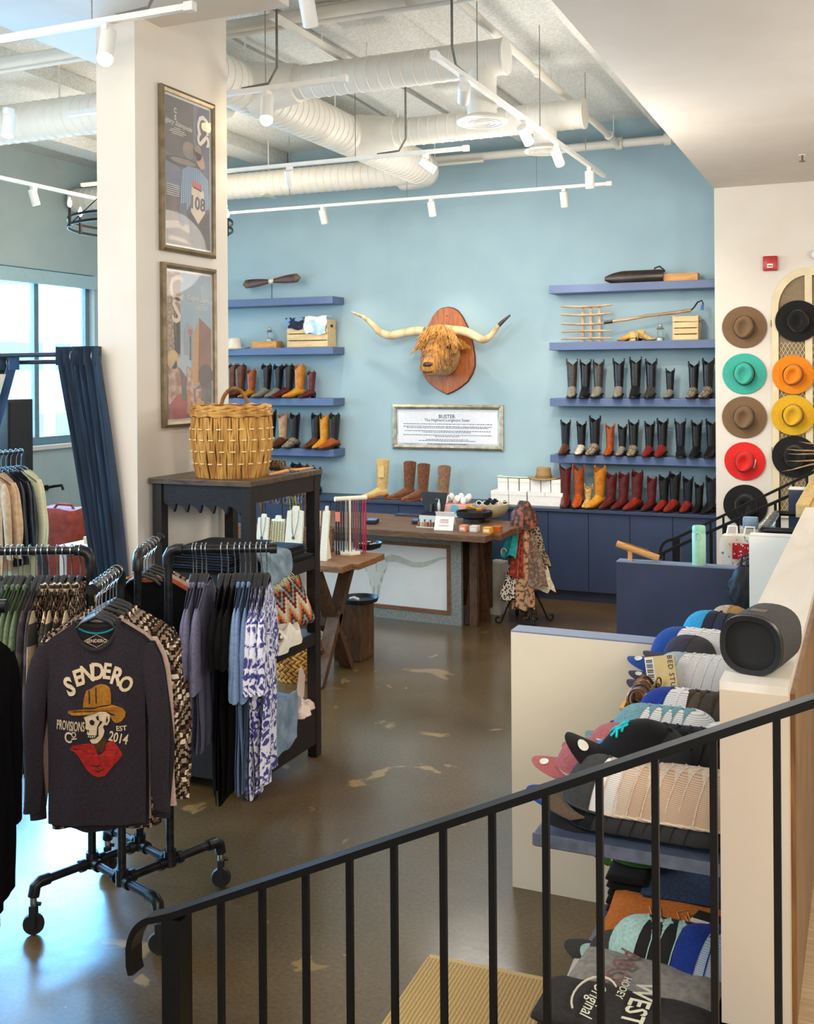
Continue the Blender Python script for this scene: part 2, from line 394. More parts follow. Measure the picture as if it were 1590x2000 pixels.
# ================================================================= CEILING SERVICES
ZD = 4.25
def spiral(mb, a, b, r, pitch=.085, n=24):
    """Spiral-seamed round duct from a to b: tube with raised seams."""
    a = Vector(a); b = Vector(b); L = (b - a).length; d = (b - a).normalized(); pts = []; rs = []
    k = max(2, int(L / pitch))
    for i in range(k):
        for t, q in ((0.0, 1.0), (.86, 1.0), (.88, 1.035), (.97, 1.035)):
            pts.append(a + d * (L * (i + t) / k)); rs.append(r * q)
    pts.append(b); rs.append(r)
    return mb.tube(pts, rs, n)
XT = -4.1
duct = thing('air_duct', 'large white spiral duct trunk with two side branches under the ceiling', 'duct', (XT, 8, ZD))
def D(x, y, z=ZD): return (x - XT, y - 8, z - ZD)
spiral(MB(), D(XT, 5.62), D(XT, 9.75), .165).build('trunk', M_duct, duct, angle=20)
MB().tube([D(XT, 9.75), D(XT, 9.90), D(XT - .03, 10.0), D(XT - .13, 10.06), D(XT - .3, 10.08)], .165, 20).build('elbow', M_duct, duct)
def diffuser(parent, x, y, z, r):
    dd = MB().lathe([(r, 0), (r * 1.02, .012), (r * .62, .05), (r * .55, .05)], 28, D(x, y, z)).build('diffuser', M_duct, parent)
    for q in (.78, .55, .32):
        MB().lathe([(r * q, -.004), (r * q + .006, -.004), (r * q * .72 + .006, .02), (r * q * .72, .02)], 24, D(x, y, z), cap=False).build('cone_ring', M_duct, dd)
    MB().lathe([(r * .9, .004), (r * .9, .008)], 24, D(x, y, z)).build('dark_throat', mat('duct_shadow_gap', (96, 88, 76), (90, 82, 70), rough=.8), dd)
for y, xe, ud, vd, zdf in ((6.62, -2.165, 942, 241, None), (8.34, -2.08, 1065, 297, None)):
    MB().tube([D(XT + .06, y), D(XT + .42, y)], [.19, .135], 22).build('branch_boot', M_duct, duct)
    spiral(MB(), D(XT + .4, y), D(xe, y), .115).build('branch', M_duct, duct, angle=20)
    MB().tube([D(xe - .0, y), D(xe + .015, y)], .12, 22).build('end_cap', M_duct, duct)
    p = at_y(ud, vd, y)
    MB().tube([D(p[0], y, ZD - .02), D(p[0], y, p[2] + .04)], .095, 20).build('drop', M_duct, duct)
    diffuser(duct, p[0], y, p[2], .165)
for y in (6.6, 8.0, 9.3):
    MB().tube([D(XT, y, ZD + .16), D(XT, y, ZC - .01)], .006, 6).build('hanger_rod', M_duct, duct)
b3 = thing('air_duct', 'white spiral duct running left along the blue back wall', 'duct', (-6.3, 9.95, ZD))
spiral(MB(), (-2.2, 0, 0), (2.15, 0, 0), .135).build('pipe', M_duct, b3, angle=20)
for x in (-1.5, .4):
    MB().box(x - .02, x + .02, -.14, .14, -.14, -.132).box(x - .004, x + .004, -.004, .004, .13, ZC - ZD - .005).build('hanger_strap', M_duct, b3)
lf = thing('air_duct', 'white spiral duct crossing left of the pillar high under the ceiling', 'duct', (-5.6, 6.62, 4.22))
spiral(MB(), (-2.2, 0, 0), (1.32, 0, 0), .15).build('pipe', M_duct, lf, angle=20)
for x in (-1.6, -.2):
    MB().box(x - .004, x + .004, -.004, .004, .14, ZC - 4.225).build('hanger_strap', M_duct, lf)

# pipes and conduits
def pipe(label, pts, r, m=M_duct, name='ceiling_pipe', collars=()):
    t = thing(name, label, 'pipe', pts[0]); p0 = Vector(pts[0])
    MB().tube([Vector(p) - p0 for p in pts], r, 10).build('run', m, t)
    for c in collars:
        a = Vector(pts[c[0]]); b = Vector(pts[c[0] + 1]); q = a.lerp(b, c[1]) - p0; d = (b - a).normalized() * .035
        MB().tube([q - d, q + d], r * 1.45, 10).build('coupling', m, t)
    for c in collars:
        a = Vector(pts[c[0]]); b = Vector(pts[c[0] + 1]); q = a.lerp(b, min(1, c[1] + .08)) - p0
        MB().tube([q, (q[0], q[1], ZC - .005 - p0.z)], .005, 6).build('hanger_rod', m, t)
    return t
zp = 4.52
pa = at_z(445, 120, zp); pb = at_z(1095, 38, zp)
pipe('pair of white conduit pipes strapped under the ceiling crossing left to right, larger one', [(-8.0, 6.1, zp), (-1.32, 6.1, zp)], .045, collars=((0, .58), (0, .8)))
pipe('thin white conduit running just below the larger ceiling pipe', [(-8.0, 6.02, zp - .09), (-1.32, 6.02, zp - .09)], .016)
q0 = at_z(900, 5, 4.45); q1 = at_z(1222, 272, 4.45)
pipe('white sprinkler branch pipe running front to back over the track lights', [(q0[0], 5.62, 4.45), (q0[0], 10.3, 4.45), (q0[0] + .02, 10.38, 4.42)], .03, collars=((0, .45), (0, .96)))
zz = float(at_y(1250, 277, 10.42)[2])
pipe('white sprinkler main pipe running along the top of the blue wall', [(-8, 10.42, zz), (XS - .003, 10.42, zz)], .042, collars=((0, .86), (0, .93)))
pipe('thin white conduit along the back wall above the duct', [(-8, 10.3, 4.36), (-3.6, 10.3, 4.36)], .014, collars=((0, .8),))
pipe('grey conduit run on the ceiling between two ribs', [(-3.7, 5.7, ZC - .03), (-3.7, 9.9, ZC - .03)], .016, m=mat('galvanised_conduit', (160, 160, 156), (146, 146, 142), rough=.5))
pipe('slack grey cable run on the ceiling near the pillar', [(-4.25, 5.7, ZC - .035), (-4.3, 7.0, ZC - .03), (-4.22, 8.6, ZC - .035), (-4.3, 9.9, ZC - .03)], .012, m=_mats['galvanised_conduit'])
un = thing('strut_channel', 'short white strut channel bracket under the ceiling pipes', 'bracket', (-3.35, 6.05, 4.4))
MB().box(-.02, .02, -.35, 1.2, -.02, .02).build('channel', M_duct, un)
MB().tube([(0, .3, .02), (0, .3, ZC - 4.4)], .006, 6).tube([(0, 1.0, .02), (0, 1.0, ZC - 4.4)], .006, 6).build('hanger_rod', M_duct, un)

# ---- track lights
ZT = 3.95
M_lens = mat('lit_lens', (255, 236, 200), (255, 240, 210), emit=(255, 222, 170), estr=14, rough=.3)
M_bulbhot = mat('glowing_bulb', (255, 232, 190), (255, 240, 205), emit=(255, 214, 150), estr=40, rough=.3)
def track(label, a, b, feed=None):
    t = thing('track_rail', label, 'track', a); a = Vector(a); b = Vector(b); d = b - a
    MB().bar((0, 0, 0), d, .034, .03).build('rail', M_wht, t)
    MB().bar(d * 0 - d.normalized() * .05, d * 0, .04, .042).build('end_feed', M_wht, t)
    L = d.length
    for i in range(max(2, int(L / 1.3))):
        q = d * ((i + .5) / max(2, int(L / 1.3)))
        MB().tube([q + Vector((0, 0, .015)), (q.x, q.y, ZC - ZT - .005)], .0035, 5).build('suspension_wire', M_steel, t)
    if feed is not None:
        q = d * feed
        MB().tube([q + d.normalized() * .25 + Vector((0, 0, .02)), q + d.normalized() * .06 + Vector((0, 0, .03)), q + Vector((0, 0, .12)), q + Vector((0, 0, .3)), (q.x, q.y, ZC - ZT - .005)], .008, 6).build('power_cable', mat('grey_power_cable', (120, 118, 112), (104, 102, 98), rough=.5), t)
    return t
track('white lighting track running front to back beneath the round ceiling vents', (-2.19, 5.5, ZT), (-2.17, 9.45, ZT), .06)
track('white lighting track hung parallel to the blue wall above the steer head', (-2.24, 9.85, ZT), (-7.6, 9.85, ZT))
track('white lighting track hung parallel to the blue wall below the second duct branch', (-2.9, 7.82, ZT), (-6.6, 7.82, ZT), .13)
track('short white lighting track by the top right of the pillar', (-2.88, 5.68, ZT), (-4.9, 5.68, ZT), .21)
track('white lighting track passing across the front of the pillar top', (-2.98, 4.27, ZT), (-5.2, 4.27, ZT), .07)
track('white lighting track running front to back above the left windows', (-7.0, 6.0, ZT), (-6.98, 9.6, ZT))
def head(u, v, plane, pos, aim, label, lit=True, watts=60, r=.038, L=.15, spot=70, bare=False):
    """Track head: adapter on the rail, stem, tilted can; pos = point on the rail."""
    p = Vector(pos); t = thing('track_light', label, 'light', p, group='white track light heads')
    MB().box(-.018, .018, -.03, .03, -.05, -.012).build('adapter', M_wht, t, bevel=.003)
    MB().tube([(0, 0, -.05), (0, 0, -.1)], .008, 8).build('stem', M_wht, t)
    d = (Vector(aim) - p).normalized(); c = Vector((0, 0, -.1))
    Q = d.to_track_quat('Z', 'Y').to_matrix().to_4x4()
    body = MB().lathe([(r * .3, -L * .42), (r * .92, -L * .40), (r, -L * .36), (r, L * .56), (r * .9, L * .58), (r * .86, L * .48)], 20, M=Q)
    body.xf(Matrix.Translation(c)).build('can', M_wht, t)
    ln = MB().lathe([(r * .84, L * .49), (r * .84, L * .50)], 18, M=Q).xf(Matrix.Translation(c)).build('lens', M_lens if lit else M_wht, t)
    if bare:
        MB().ball(c + d * (L * .62), r * 1.05).build('bulb', M_bulbhot, t)
    if watts:
        lamp('SPOT', 'track_spot', p + c + d * (L * .75), watts, WARM, d, spot_size=radians(spot), spot_blend=1.0, shadow_soft_size=.035)
    return t
def on_track(u, axis, val):
    """Point of a track seen at image column u."""
    v = 400
    if axis == 'x': q = at_x(u, v, val)
    else: q = at_y(u, v, val)
    return (q[0], q[1], ZT)
T5, T4, T3 = ('x', -2.18), ('y', 9.85), ('y', 7.82)
S = lambda u, ax: on_track(u, *ax)
head(0, 0, 0, S(908, T5), at_y(880, 760, YB), 'white track light nearest the big round vent on the front-to-back track', watts=170, spot=55)
head(0, 0, 0, S(1026, T5), (-1.6, 9.9, 1.6), 'second white track light on the front-to-back track, tilted right', watts=80)
head(0, 0, 0, S(1089, T5), at_y(1280, 800, YB), 'third white track light on the front-to-back track, tilted right beside small vent', watts=70)
head(0, 0, 0, S(1152, T5), (-2.2, 9.6, 0), 'last white track light on the front-to-back track, pointing straight down', watts=30)
head(0, 0, 0, S(631, T4), (-4.95, YB, 1.5), 'left white track light on the rail above the propeller shelf', watts=42, spot=66)
head(0, 0, 0, S(843, T4), (-3.95, YB, 1.6), 'white track light hanging above the steer head', watts=42, spot=66)
head(0, 0, 0, S(1102, T4), (-2.6, YB, 1.6), 'white track light on the rail above the right boot shelves', watts=42, spot=66)
head(0, 0, 0, S(566, T3), (-4.9, 9.6, .8), 'white track light glowing under the duct trunk', watts=60)
head(0, 0, 0, S(832, T3), (-1.0, 9.9, 2.3), 'white track light turned sideways at the end of the duct trunk', lit=False, watts=0)
head(0, 0, 0, on_track(523, 'y', 5.68), (-3.2, 5.0, .4), 'brightly glowing track light beside the pillar top', watts=60, bare=True, spot=110)
head(0, 0, 0, on_track(212, 'y', 4.27), (-3.3, 3.4, .4), 'brightly glowing track light in front of the pillar top', watts=70, bare=True, spot=120)
head(0, 0, 0, on_track(66, 'x', -6.99), (-6.6, 8.5, .8), 'white track light on the left-hand window track', watts=40)
head(0, 0, 0, (-4.72, 4.95, 3.82), (-4.2, 4.0, .5), 'white track light cut by the left picture edge', watts=40)
head(0, 0, 0, at_z(601, -25, 4.05), (-3.0, 7.0, .4), 'white track light peeking in at the top picture edge', watts=70)
# sprinkler in the soffit
sp = at_z(1567, 302, ZS)
t = thing('sprinkler_head', 'small brass sprinkler head in the sloping-looking white soffit', 'sprinkler', (sp[0], sp[1], ZS))
MB().lathe([(.03, -.001), (.03, -.006)], 16).build('escutcheon', M_wht, t)
MB().tube([(0, 0, -.004), (0, 0, -.05)], .007, 8).lathe([(.024, -.05), (.024, -.054)], 12).build('deflector', mat('dull_brass', (120, 100, 70), (100, 82, 56), metal=.8, rough=.4), t)

# ---- ring chandelier behind the pillar
cu_, cz_ = 296, 3.37
cp = at_z(cu_, 448, 3.37); cp = at_y(cu_, 448, 8.2)
ch = thing('ring_chandelier', 'black metal ring chandelier with candle bulbs half hidden by the pillar', 'chandelier', (cp[0], cp[1], cp[2]))
R_ = .74
for dz in (0, .07):
    MB().add([], []).lathe([(R_, dz - .012), (R_ + .008, dz - .012), (R_ + .008, dz + .012), (R_, dz + .012), (R_, dz - .012)], 48, cap=False).build('ring', M_black, ch)
for i in range(8):
    a = 2 * pi * i / 8 + .15
    x, y = R_ * cos(a), R_ * sin(a)
    cnd = MB().tube([(x, y, -.02), (x, y, .15)], .014, 8).build('candle_sleeve', M_black, ch)
    MB().lathe([(.006, .15), (.02, .175), (.018, .2), (.004, .24)], 10, (x, y, 0)).build('bulb', M_bulbhot, cnd)
for i in range(4):
    a = 2 * pi * i / 4 + .4
    MB().tube([(R_ * cos(a), R_ * sin(a), .07), (0, 0, .75)], .005, 6).build('suspension_rod', M_black, ch)
MB().tube([(0, 0, .7), (0, 0, ZC - cp[2] - .02)], .008, 8).lathe([(.07, ZC - cp[2] - .03), (.07, ZC - cp[2] - .002)], 16).build('stem', M_black, ch)
lamp('POINT', 'chandelier_glow', (cp[0], cp[1], cp[2] + .3), 60, WARM, shadow_soft_size=.4)
# ================================================================= BACK WALL: SHELVES, CABINETS, BOOTS
YSF = 10.34   # shelf front
def shelf(label, x0, x1, ztop, th=.085):
    o = MB().box(x0, x1, YSF, YB - .002, ztop - th, ztop).build('wall_shelf', M_shelf, bevel=.004, smooth=False)
    return tag(o, label, 'shelf', 'slate blue wall shelves')
ZLs = [2.99 + .045, 2.44 + .05, 1.885 + .055, 1.343 + .055]
ZLs = [float(at_y(650, v, YSF)[2]) for v in (578, 677, 778, 878)]
ZRs = [float(at_y(1073, v, YSF)[2]) for v in (558, 669, 778, 888)]
XLE, XRS = -5.345, -2.935
nm = ['topmost', 'second', 'third', 'lowest']
for i, z in enumerate(ZLs):
    shelf('slate blue wall shelf left of the steer head, %s of the left bank' % nm[i], -7.3, XLE, z, .08)
for i, z in enumerate(ZRs):
    shelf('slate blue wall shelf right of the steer head, %s of the right bank' % nm[i], XRS, XS - .002, z, .078)
# base cabinets along the back wall
ZCT = .895
ct = MB().box(-6.4, XS - .003, 10.12, YB - .002, ZCT - .03, ZCT).build('cabinet_top', M_navy, bevel=.003, smooth=False)
tag(ct, 'long navy worktop over the base cabinets along the blue wall', 'worktop')
seams = [float(at_y(u, 1060, 10.15)[0]) for u in (1071, 1149, 1230, 1314)]
step = (seams[-1] - seams[0]) / 3
xs = [seams[0] + step * k for k in range(-10, 5)]
xs = [x for x in xs if -6.6 < x < XS - .05] + [XS - .004]
for i in range(len(xs) - 1):
    x0, x1 = xs[i], xs[i + 1]
    n = len(xs) - 1 - i
    t = thing('base_cabinet', 'navy base cabinet unit, %s counting leftwards from the white hat wall' % ORD[n - 1], 'cabinet', (x0, 10.15, 0), group='navy base cabinets')
    wd = x1 - x0
    MB().box(0, wd, .02, .46, .1, ZCT - .031).build('body', M_navy, t, smooth=False)
    MB().box(0, wd, .06, .44, 0, .1).build('toe_kick', M_navy2, t, smooth=False)
    MB().box(.003, wd - .003, 0, .019, .105, ZCT - .036).build('door', M_navy, t, smooth=False)

# ---- cowboy boots
def ringe(cx, cy, rx, ry, z, n=20, zf=None):
    return [(cx + rx * cos(2 * pi * j / n), cy + ry * sin(2 * pi * j / n), z if zf is None else zf(2 * pi * j / n)) for j in range(n)]
def boot(label, loc, rz, h, mshaft, mvamp, group, msole=None, s=1.0, deep=.055, straps=True, round_top=False, cat='boot'):
    """Toe points to -Y before rotation."""
    t = thing('cowboy_boot', label, cat, loc, rz, group)
    t.scale = (s, s, s)
    h = h / s; msole = msole or M_sole
    def zt(a):     # V dips at front and back, peaks at the sides
        c = abs(cos(a))
        return h - deep * (1 - c) ** (0.8 if not round_top else 1.4) * (1.0 if sin(a) < 0 else .8)
    n = 20; rings = []
    for k in range(9):
        q = k / 8
        rx = .040 + .013 * q ** .8; ry = .052 + .018 * q
        yc = .012 + .012 * q
        if k == 8: rings.append(ringe(0, yc, rx, ry, h, n, zt))
        else:
            z = .085 + (h - deep - .09) * q
            rings.append(ringe(0, yc, rx * (1 + .012 * sin(k * 2.1)), ry, z, n, lambda a, z=z, q=q: z + (zt(a) - (h - deep)) * q * .6))
    rings.append(ringe(0, .024, .049, .066, h, n, lambda a: zt(a) - .004))
    rings.append(ringe(0, .02, .044, .06, h - .12, n))
    MB().loft(rings, True, True).build('shaft', mshaft, t)
    # foot
    fr = []
    prof = [(.078, .058, .026, .045), (.07, .1, .036, .042), (.03, .135, .042, .04), (-.02, .132, .043, .036), (-.06, .105, .042, .022), (-.1, .082, .043, .010), (-.14, .064, .041, .008), (-.175, .05, .034, .010), (-.2, .04, .024, .013), (-.222, .027, .008, .016)]
    for y, zt_, hw_, zb in prof:
        ring = []
        for j in range(14):
            a = 2 * pi * j / 14
            x = hw_ * cos(a); zc = (zt_ + zb) / 2; hz = (zt_ - zb) / 2
            zz_ = zc + hz * sin(a) if sin(a) > 0 else zc + hz * max(-1, sin(a) * 1.35)
            ring.append((x * (1 if sin(a) < .3 else .92), y, zz_))
        fr.append(ring)
    MB().loft(fr).build('vamp', mvamp, t)
    sl = []
    for y, zt_, hw_, zb in prof:
        w_ = hw_ + .006
        sl.append([(-w_, y, zb - .006), (w_, y, zb - .006), (w_, y, zb + .004), (-w_, y, zb + .004)])
    MB().loft(sl).build('sole', msole, t, smooth=False)
    hl = []
    for q, z in ((.88, 0), (1, .04)):
        ring = [(.034 * q, .03, z), (.034 * q, .065, z), (.02 * q, .08 * (.96 + .04 * q), z), (-.02 * q, .08 * (.96 + .04 * q), z), (-.034 * q, .065, z), (-.034 * q, .03, z)]
        hl.append(ring)
    MB().loft(hl).build('heel', msole, t, smooth=False)
    if straps:
        for sx in (-1, 1):
            x = sx * .052
            MB().tube([(x, .012, h - .045), (x * 1.02, .014, h + .006), (x * .98, .024, h + .014), (x * 1.02, .034, h + .006), (x, .036, h - .045)], .006, 6, flat=.5).build('pull_strap', mshaft, t)
    return t
M_sole = mat('dark_boot_sole', (38, 26, 18), (28, 19, 13), rough=.5)
B = {
 'brown': leather('brown_boot_leather', (104, 60, 34), (74, 40, 22)), 'rust': leather('rust_boot_leather', (170, 84, 34), (136, 60, 24)),
 'amber': leather('amber_boot_leather', (206, 136, 40), (176, 106, 26)), 'black': leather('black_boot_leather', (28, 27, 29), (18, 17, 19)),
 'navyb': leather('blue_black_boot_leather', (30, 33, 44), (20, 22, 32)), 'grey': leather('grey_boot_leather', (150, 146, 134), (108, 104, 94), scale=60),
 'dgrey': leather('charcoal_boot_leather', (72, 68, 62), (48, 45, 42), scale=50), 'oxb': leather('oxblood_boot_leather', (104, 34, 34), (70, 22, 24)),
 'red': leather('red_brown_boot_leather', (150, 46, 34), (112, 30, 24)), 'orange': leather('orange_boot_leather', (190, 88, 30), (150, 62, 20)),
 'snake': leather('snakeskin_boot_leather', (206, 194, 170), (86, 74, 60), scale=70, kind='cells', lo=.2, hi=.6), 'white': leather('bone_white_boot_leather', (226, 220, 206), (176, 168, 150), scale=40),
 'tan': mat('tan_suede', (216, 184, 120), (198, 164, 100), rough=.95, scale=40, sheen=.3, bump=.3), 'suede': mat('brown_suede', (122, 76, 46), (98, 58, 34), rough=.95, scale=40, sheen=.3, bump=.3),
 'taupe': mat('taupe_suede', (146, 112, 86), (124, 92, 70), rough=.95, scale=40, sheen=.3, bump=.3), 'beige': leather('beige_boot_leather', (196, 164, 130), (168, 134, 100)),
 'gold': leather('golden_boot_leather', (222, 160, 50), (190, 124, 34)), 'yell': leather('ivory_boot_leather', (224, 196, 130), (150, 110, 60), scale=60),
}
def boot_row(rows, zshelf, y, group, where, vbase, hscale=1.0):
    for i, (u, vtop, ms, mv, rz, desc) in enumerate(rows):
        p = at_y(u, 700, y)
        fwd = float(np.dot(p - CAM, FW))
        h = (vbase - vtop) * fwd / F
        boot('%s cowboy boot, %s from left, %s' % (desc, ORD[i], where), (p[0], y, zshelf), radians(rz), h, B[ms], B[mv], group, s=max(.75, min(1.05, h / .37)))
# left bank, upper row (v of boot tops measured in the photo)
boot_row([(452, 712, 'brown', 'snake', -25, 'brown half-hidden'), (467, 712, 'brown', 'brown', -25, 'plain dark brown'), (489, 722, 'rust', 'amber', -15, 'short rust and amber'), (518, 712, 'black', 'grey', -12, 'black with grey toe'),
          (541, 713, 'navyb', 'grey', -8, 'dark leaning grey-toed'), (561, 712, 'black', 'oxb', -25, 'black shaft with oxblood foot'), (583, 712, 'amber', 'gold', -25, 'golden yellow'), (606, 725, 'oxb', 'oxb', -20, 'short oxblood')], ZLs[2], 10.46, 'boots on the left wall shelves', 'left bank upper boot shelf', 777)
boot_row([(527, 805, 'black', 'white', 0, 'black and white half-hidden'), (550, 810, 'beige', 'brown', -5, 'beige with brown foot'), (573, 810, 'black', 'snake', -5, 'black with patterned foot'), (615, 809, 'black', 'brown', -10, 'black with brown foot'),
          (631, 810, 'gold', 'gold', -5, 'golden'), (650, 808, 'black', 'rust', -15, 'black with patterned rust foot')], ZLs[3], 10.46, 'boots on the left wall shelves', 'left bank lower boot shelf', 876)
boot_row([(1117, 703, 'dgrey', 'grey', 10, 'charcoal with pale toe'), (1143, 704, 'black', 'black', 5, 'plain stitched black'), (1168, 704, 'dgrey', 'grey', 0, 'grey-toed charcoal'), (1208, 702, 'navyb', 'grey', 5, 'blue-black with grey foot'), (1241, 699, 'black', 'black', 5, 'tall glossy black'),
          (1271, 702, 'navyb', 'dgrey', 0, 'blue-black with charcoal foot'), (1308, 720, 'black', 'grey', -5, 'short black with grey foot'), (1354, 707, 'black', 'snake', -5, 'black with snakeskin foot'), (1382, 701, 'black', 'snake', -10, 'tall black with mottled foot')], ZRs[2], 10.44, 'boots on the right wall shelves', 'right bank upper boot shelf', 777)
boot_row([(1103, 822, 'navyb', 'brown', 0, 'blue-black with brown foot'), (1134, 824, 'black', 'white', 0, 'black with white foot'), (1160, 813, 'black', 'snake', -5, 'tall black with piebald foot'), (1190, 827, 'rust', 'orange', 0, 'all rust orange'), (1214, 828, 'black', 'grey', -5, 'black with pale grey foot'), (1236, 819, 'black', 'snake', 0, 'black with tan snakeskin foot'),
          (1267, 821, 'black', 'red', -5, 'black with red-brown foot'), (1292, 815, 'black', 'red', -5, 'tall black with rust red foot'), (1328, 815, 'navyb', 'black', 10, 'plain blue-black'), (1359, 817, 'black', 'black', -5, 'patterned black'), (1388, 814, 'black', 'black', -5, 'black wall-side')], ZRs[3], 10.44, 'boots on the right wall shelves', 'right bank lower boot shelf', 887)
boot_row([(1103, 924, 'oxb', 'oxb', 12, 'oxblood'), (1128, 922, 'rust', 'orange', 5, 'rust orange'), (1147, 960, 'yell', 'yell', -5, 'very short ivory snakeskin'), (1168, 923, 'amber', 'gold', -20, 'golden amber'), (1191, 936, 'oxb', 'oxb', -20, 'wine-red low'), (1215, 934, 'oxb', 'oxb', -20, 'wine-red broad'), (1241, 929, 'oxb', 'red', -22, 'tall wine-red'),
          (1270, 940, 'oxb', 'oxb', -18, 'short wine-red'), (1294, 936, 'black', 'red', -15, 'black shaft and red foot'), (1315, 929, 'black', 'red', -15, 'tall black shaft and red foot'), (1341, 937, 'navyb', 'red', -10, 'blue-black shaft and red foot'), (1363, 948, 'black', 'black', -10, 'short black'), (1386, 934, 'navyb', 'black', -15, 'blue-black')], ZCT, 10.34, 'boots on the cabinet worktop', 'worktop by the cartons', 1003)
# four suede boots on the worktop below the sign
for i, (u, vt, vb, m, rz, d, y) in enumerate(((742, 901, 978, 'tan', 62, 'tall tan suede boot with a paper tag, below the framed sign', 10.3), (795, 907, 980, 'suede', 55, 'rear brown suede boot of the pair below the framed sign', 10.4), (822, 909, 981, 'suede', 50, 'front brown suede boot of the pair below the framed sign', 10.3), (862, 913, 983, 'taupe', 62, 'taupe suede boot standing alone below the framed sign', 10.3))):
    p = at_y(u, 700, y); h = (vb - vt) * float(np.dot(p - CAM, FW)) / F
    bt = boot(d, (p[0], y, ZCT), radians(-rz), h, B[m], B[m], 'suede boots under the sign', msole=B['rust'], round_top=True, deep=.03, straps=False)
    if i == 0:
        MB().box(-.03, .03, -.004, 0, -.07, .05, Matrix.Translation((.06, .0, h * .72)) @ Matrix.Rotation(radians(80), 4, 'Z')).build('price_tag', mat('kraft_card', (222, 196, 140), (214, 188, 130), rough=.9), bt)

# ---- white boxes and straw hat on the worktop
M_box = mat('white_carton', (238, 238, 234), (230, 230, 226), rough=.8)
def carton(u, vt, vb, du, y, label, z=None):
    p = at_y(u, vb, y); s_ = float(np.dot(p - CAM, FW)) / F
    t = thing('shoe_box', label, 'box', (p[0], y, p[2] if z is None else z), group='white cartons on the worktop')
    hw_, h = du * s_ / 2 - .002, (vb - vt) * s_ - .001
    MB().box(-hw_, hw_, 0, .2, 0, h * .74).build('base', M_box, t, smooth=False)
    MB().box(-hw_ - .001, hw_ + .001, -.003, .203, h * .72, h).build('lid', M_box, t, smooth=False)
    return t
z1 = None
wn = ['left', 'middle', 'right', 'end']
for i, u in enumerate((976, 1011, 1048, 1082)):
    c = carton(u, 964, 990, 36, 10.28, 'white carton in the lower row beside the oxblood boot, %s one' % wn[i], z=ZCT)
h1 = (990 - 964) * 9.6 / F
for i, u in enumerate((982, 1003, 1025, 1046, 1067, 1085)):
    carton(u, 939, 964, 20.6, 10.30, 'white carton in the upper row of the stack, %s from the left' % ORD[i], z=ZCT + float(26 * np.dot(at_y(1011, 990, 10.28) - CAM, FW) / F))
def hat_profile(R, cr, ch, curl=.02):
    return R, cr, ch, curl
def fedora(parent, R, cr, ch, curl, mf, mb_, crease='teardrop', brim_dip=.01):
    """Flat-brimmed felt hat, axis +Z, brim at z=0."""
    n = 48; rings = []
    def brim(r, q, dz): return [(r * cos(2 * pi * j / n), r * sin(2 * pi * j / n) * .97, dz + curl * q * abs(cos(2 * pi * j / n)) ** 1.5 - brim_dip * q * abs(sin(2 * pi * j / n))) for j in range(n)]
    rings = [brim(cr * .98, 0, -.001), brim((cr + R) / 2, .45, -.001), brim(R, 1, -.002), brim(R + .003, 1, .001), brim(R, 1, .004), brim((cr + R) / 2, .45, .003), brim(cr * .98, 0, .003)]
    MB().loft(rings, False, False).build('brim', mf, parent)
    cr_ = []
    for k in range(22):
        q = k / 21
        if q < .62: rr = cr * (1 - .12 * q / .62); z = ch * q / .62 * .93
        else:
            e = (q - .62) / .38; rr = cr * .88 * cos(e * pi / 2 * .97); z = ch * (.93 + .07 * sin(e * pi / 2))
        ring = []
        for j in range(n):
            a = 2 * pi * j / n; x = rr * cos(a) * .9; y = rr * sin(a) * 1.06
            # teardrop crease on the top, side pinches in front
            rad = sqrt((x / (cr * .5)) ** 2 + ((y + cr * .1) / (cr * .72)) ** 2)
            dz = -.042 * max(0, 1 - rad * rad) if z > ch * .8 else 0
            tw = 1 - .34 * max(0, -y / cr) ** 1.5 * (z / ch)
            ring.append((x * tw, y, max(0, z + dz)))
        cr_.append(ring)
    MB().loft(cr_, False, True).build('crown', mf, parent, angle=60)
    bd = []
    for z, o_ in ((.004, 1.012), (.03, .995)):
        bd.append([(cr * o_ * cos(2 * pi * j / n) * .9 + (.002 * cos(2 * pi * j / n)), cr * o_ * 1.06 * sin(2 * pi * j / n), z) for j in range(n)])
    MB().loft(bd, False, False).build('band', mb_, parent)
def stand_hat(label, loc, rz, mf, mb_, R=.19, ch=.12, group=None):
    t = thing('brimmed_hat', label, 'hat', loc, rz, group); fedora(t, R, .088, ch, .012, mf, mb_); return t
M_straw = mat('tan_straw', (176, 148, 102), (148, 120, 78), rough=.9, kind='checker', scale=160, bump=.4)
M_cream_f = mat('cream_felt', (238, 230, 212), (230, 221, 202), rough=.95, scale=40, sheen=.2)
hp = at_y(1061, 940, 10.38)
stand_hat('tan straw hat with darker band on top of the white cartons', (hp[0], 10.40, ZCT + float(51 * np.dot(at_y(1011, 990, 10.28) - CAM, FW) / F) + .004), .2, M_straw, mat('olive_hat_band', (132, 108, 70), (120, 98, 62)), R=.16, ch=.11)
pp = at_y(1005, 938, 10.36)
o = MB().slab(10, 3, lambda u, v: (-.17 + .34 * u, -.06 + .12 * v, .004 + .012 * (u < .12) * (1 - u / .12)), lambda u, v, p: (p[0], p[1], p[2] + .003)).build('paper_sheet', mat('pale_green_paper', (206, 226, 196), (198, 220, 188)), loc=(pp[0], 10.36, ZCT + float(51 * np.dot(at_y(1011, 990, 10.28) - CAM, FW) / F) + .002))
tag(o, 'pale green paper sheet on top of the white cartons', 'paper')
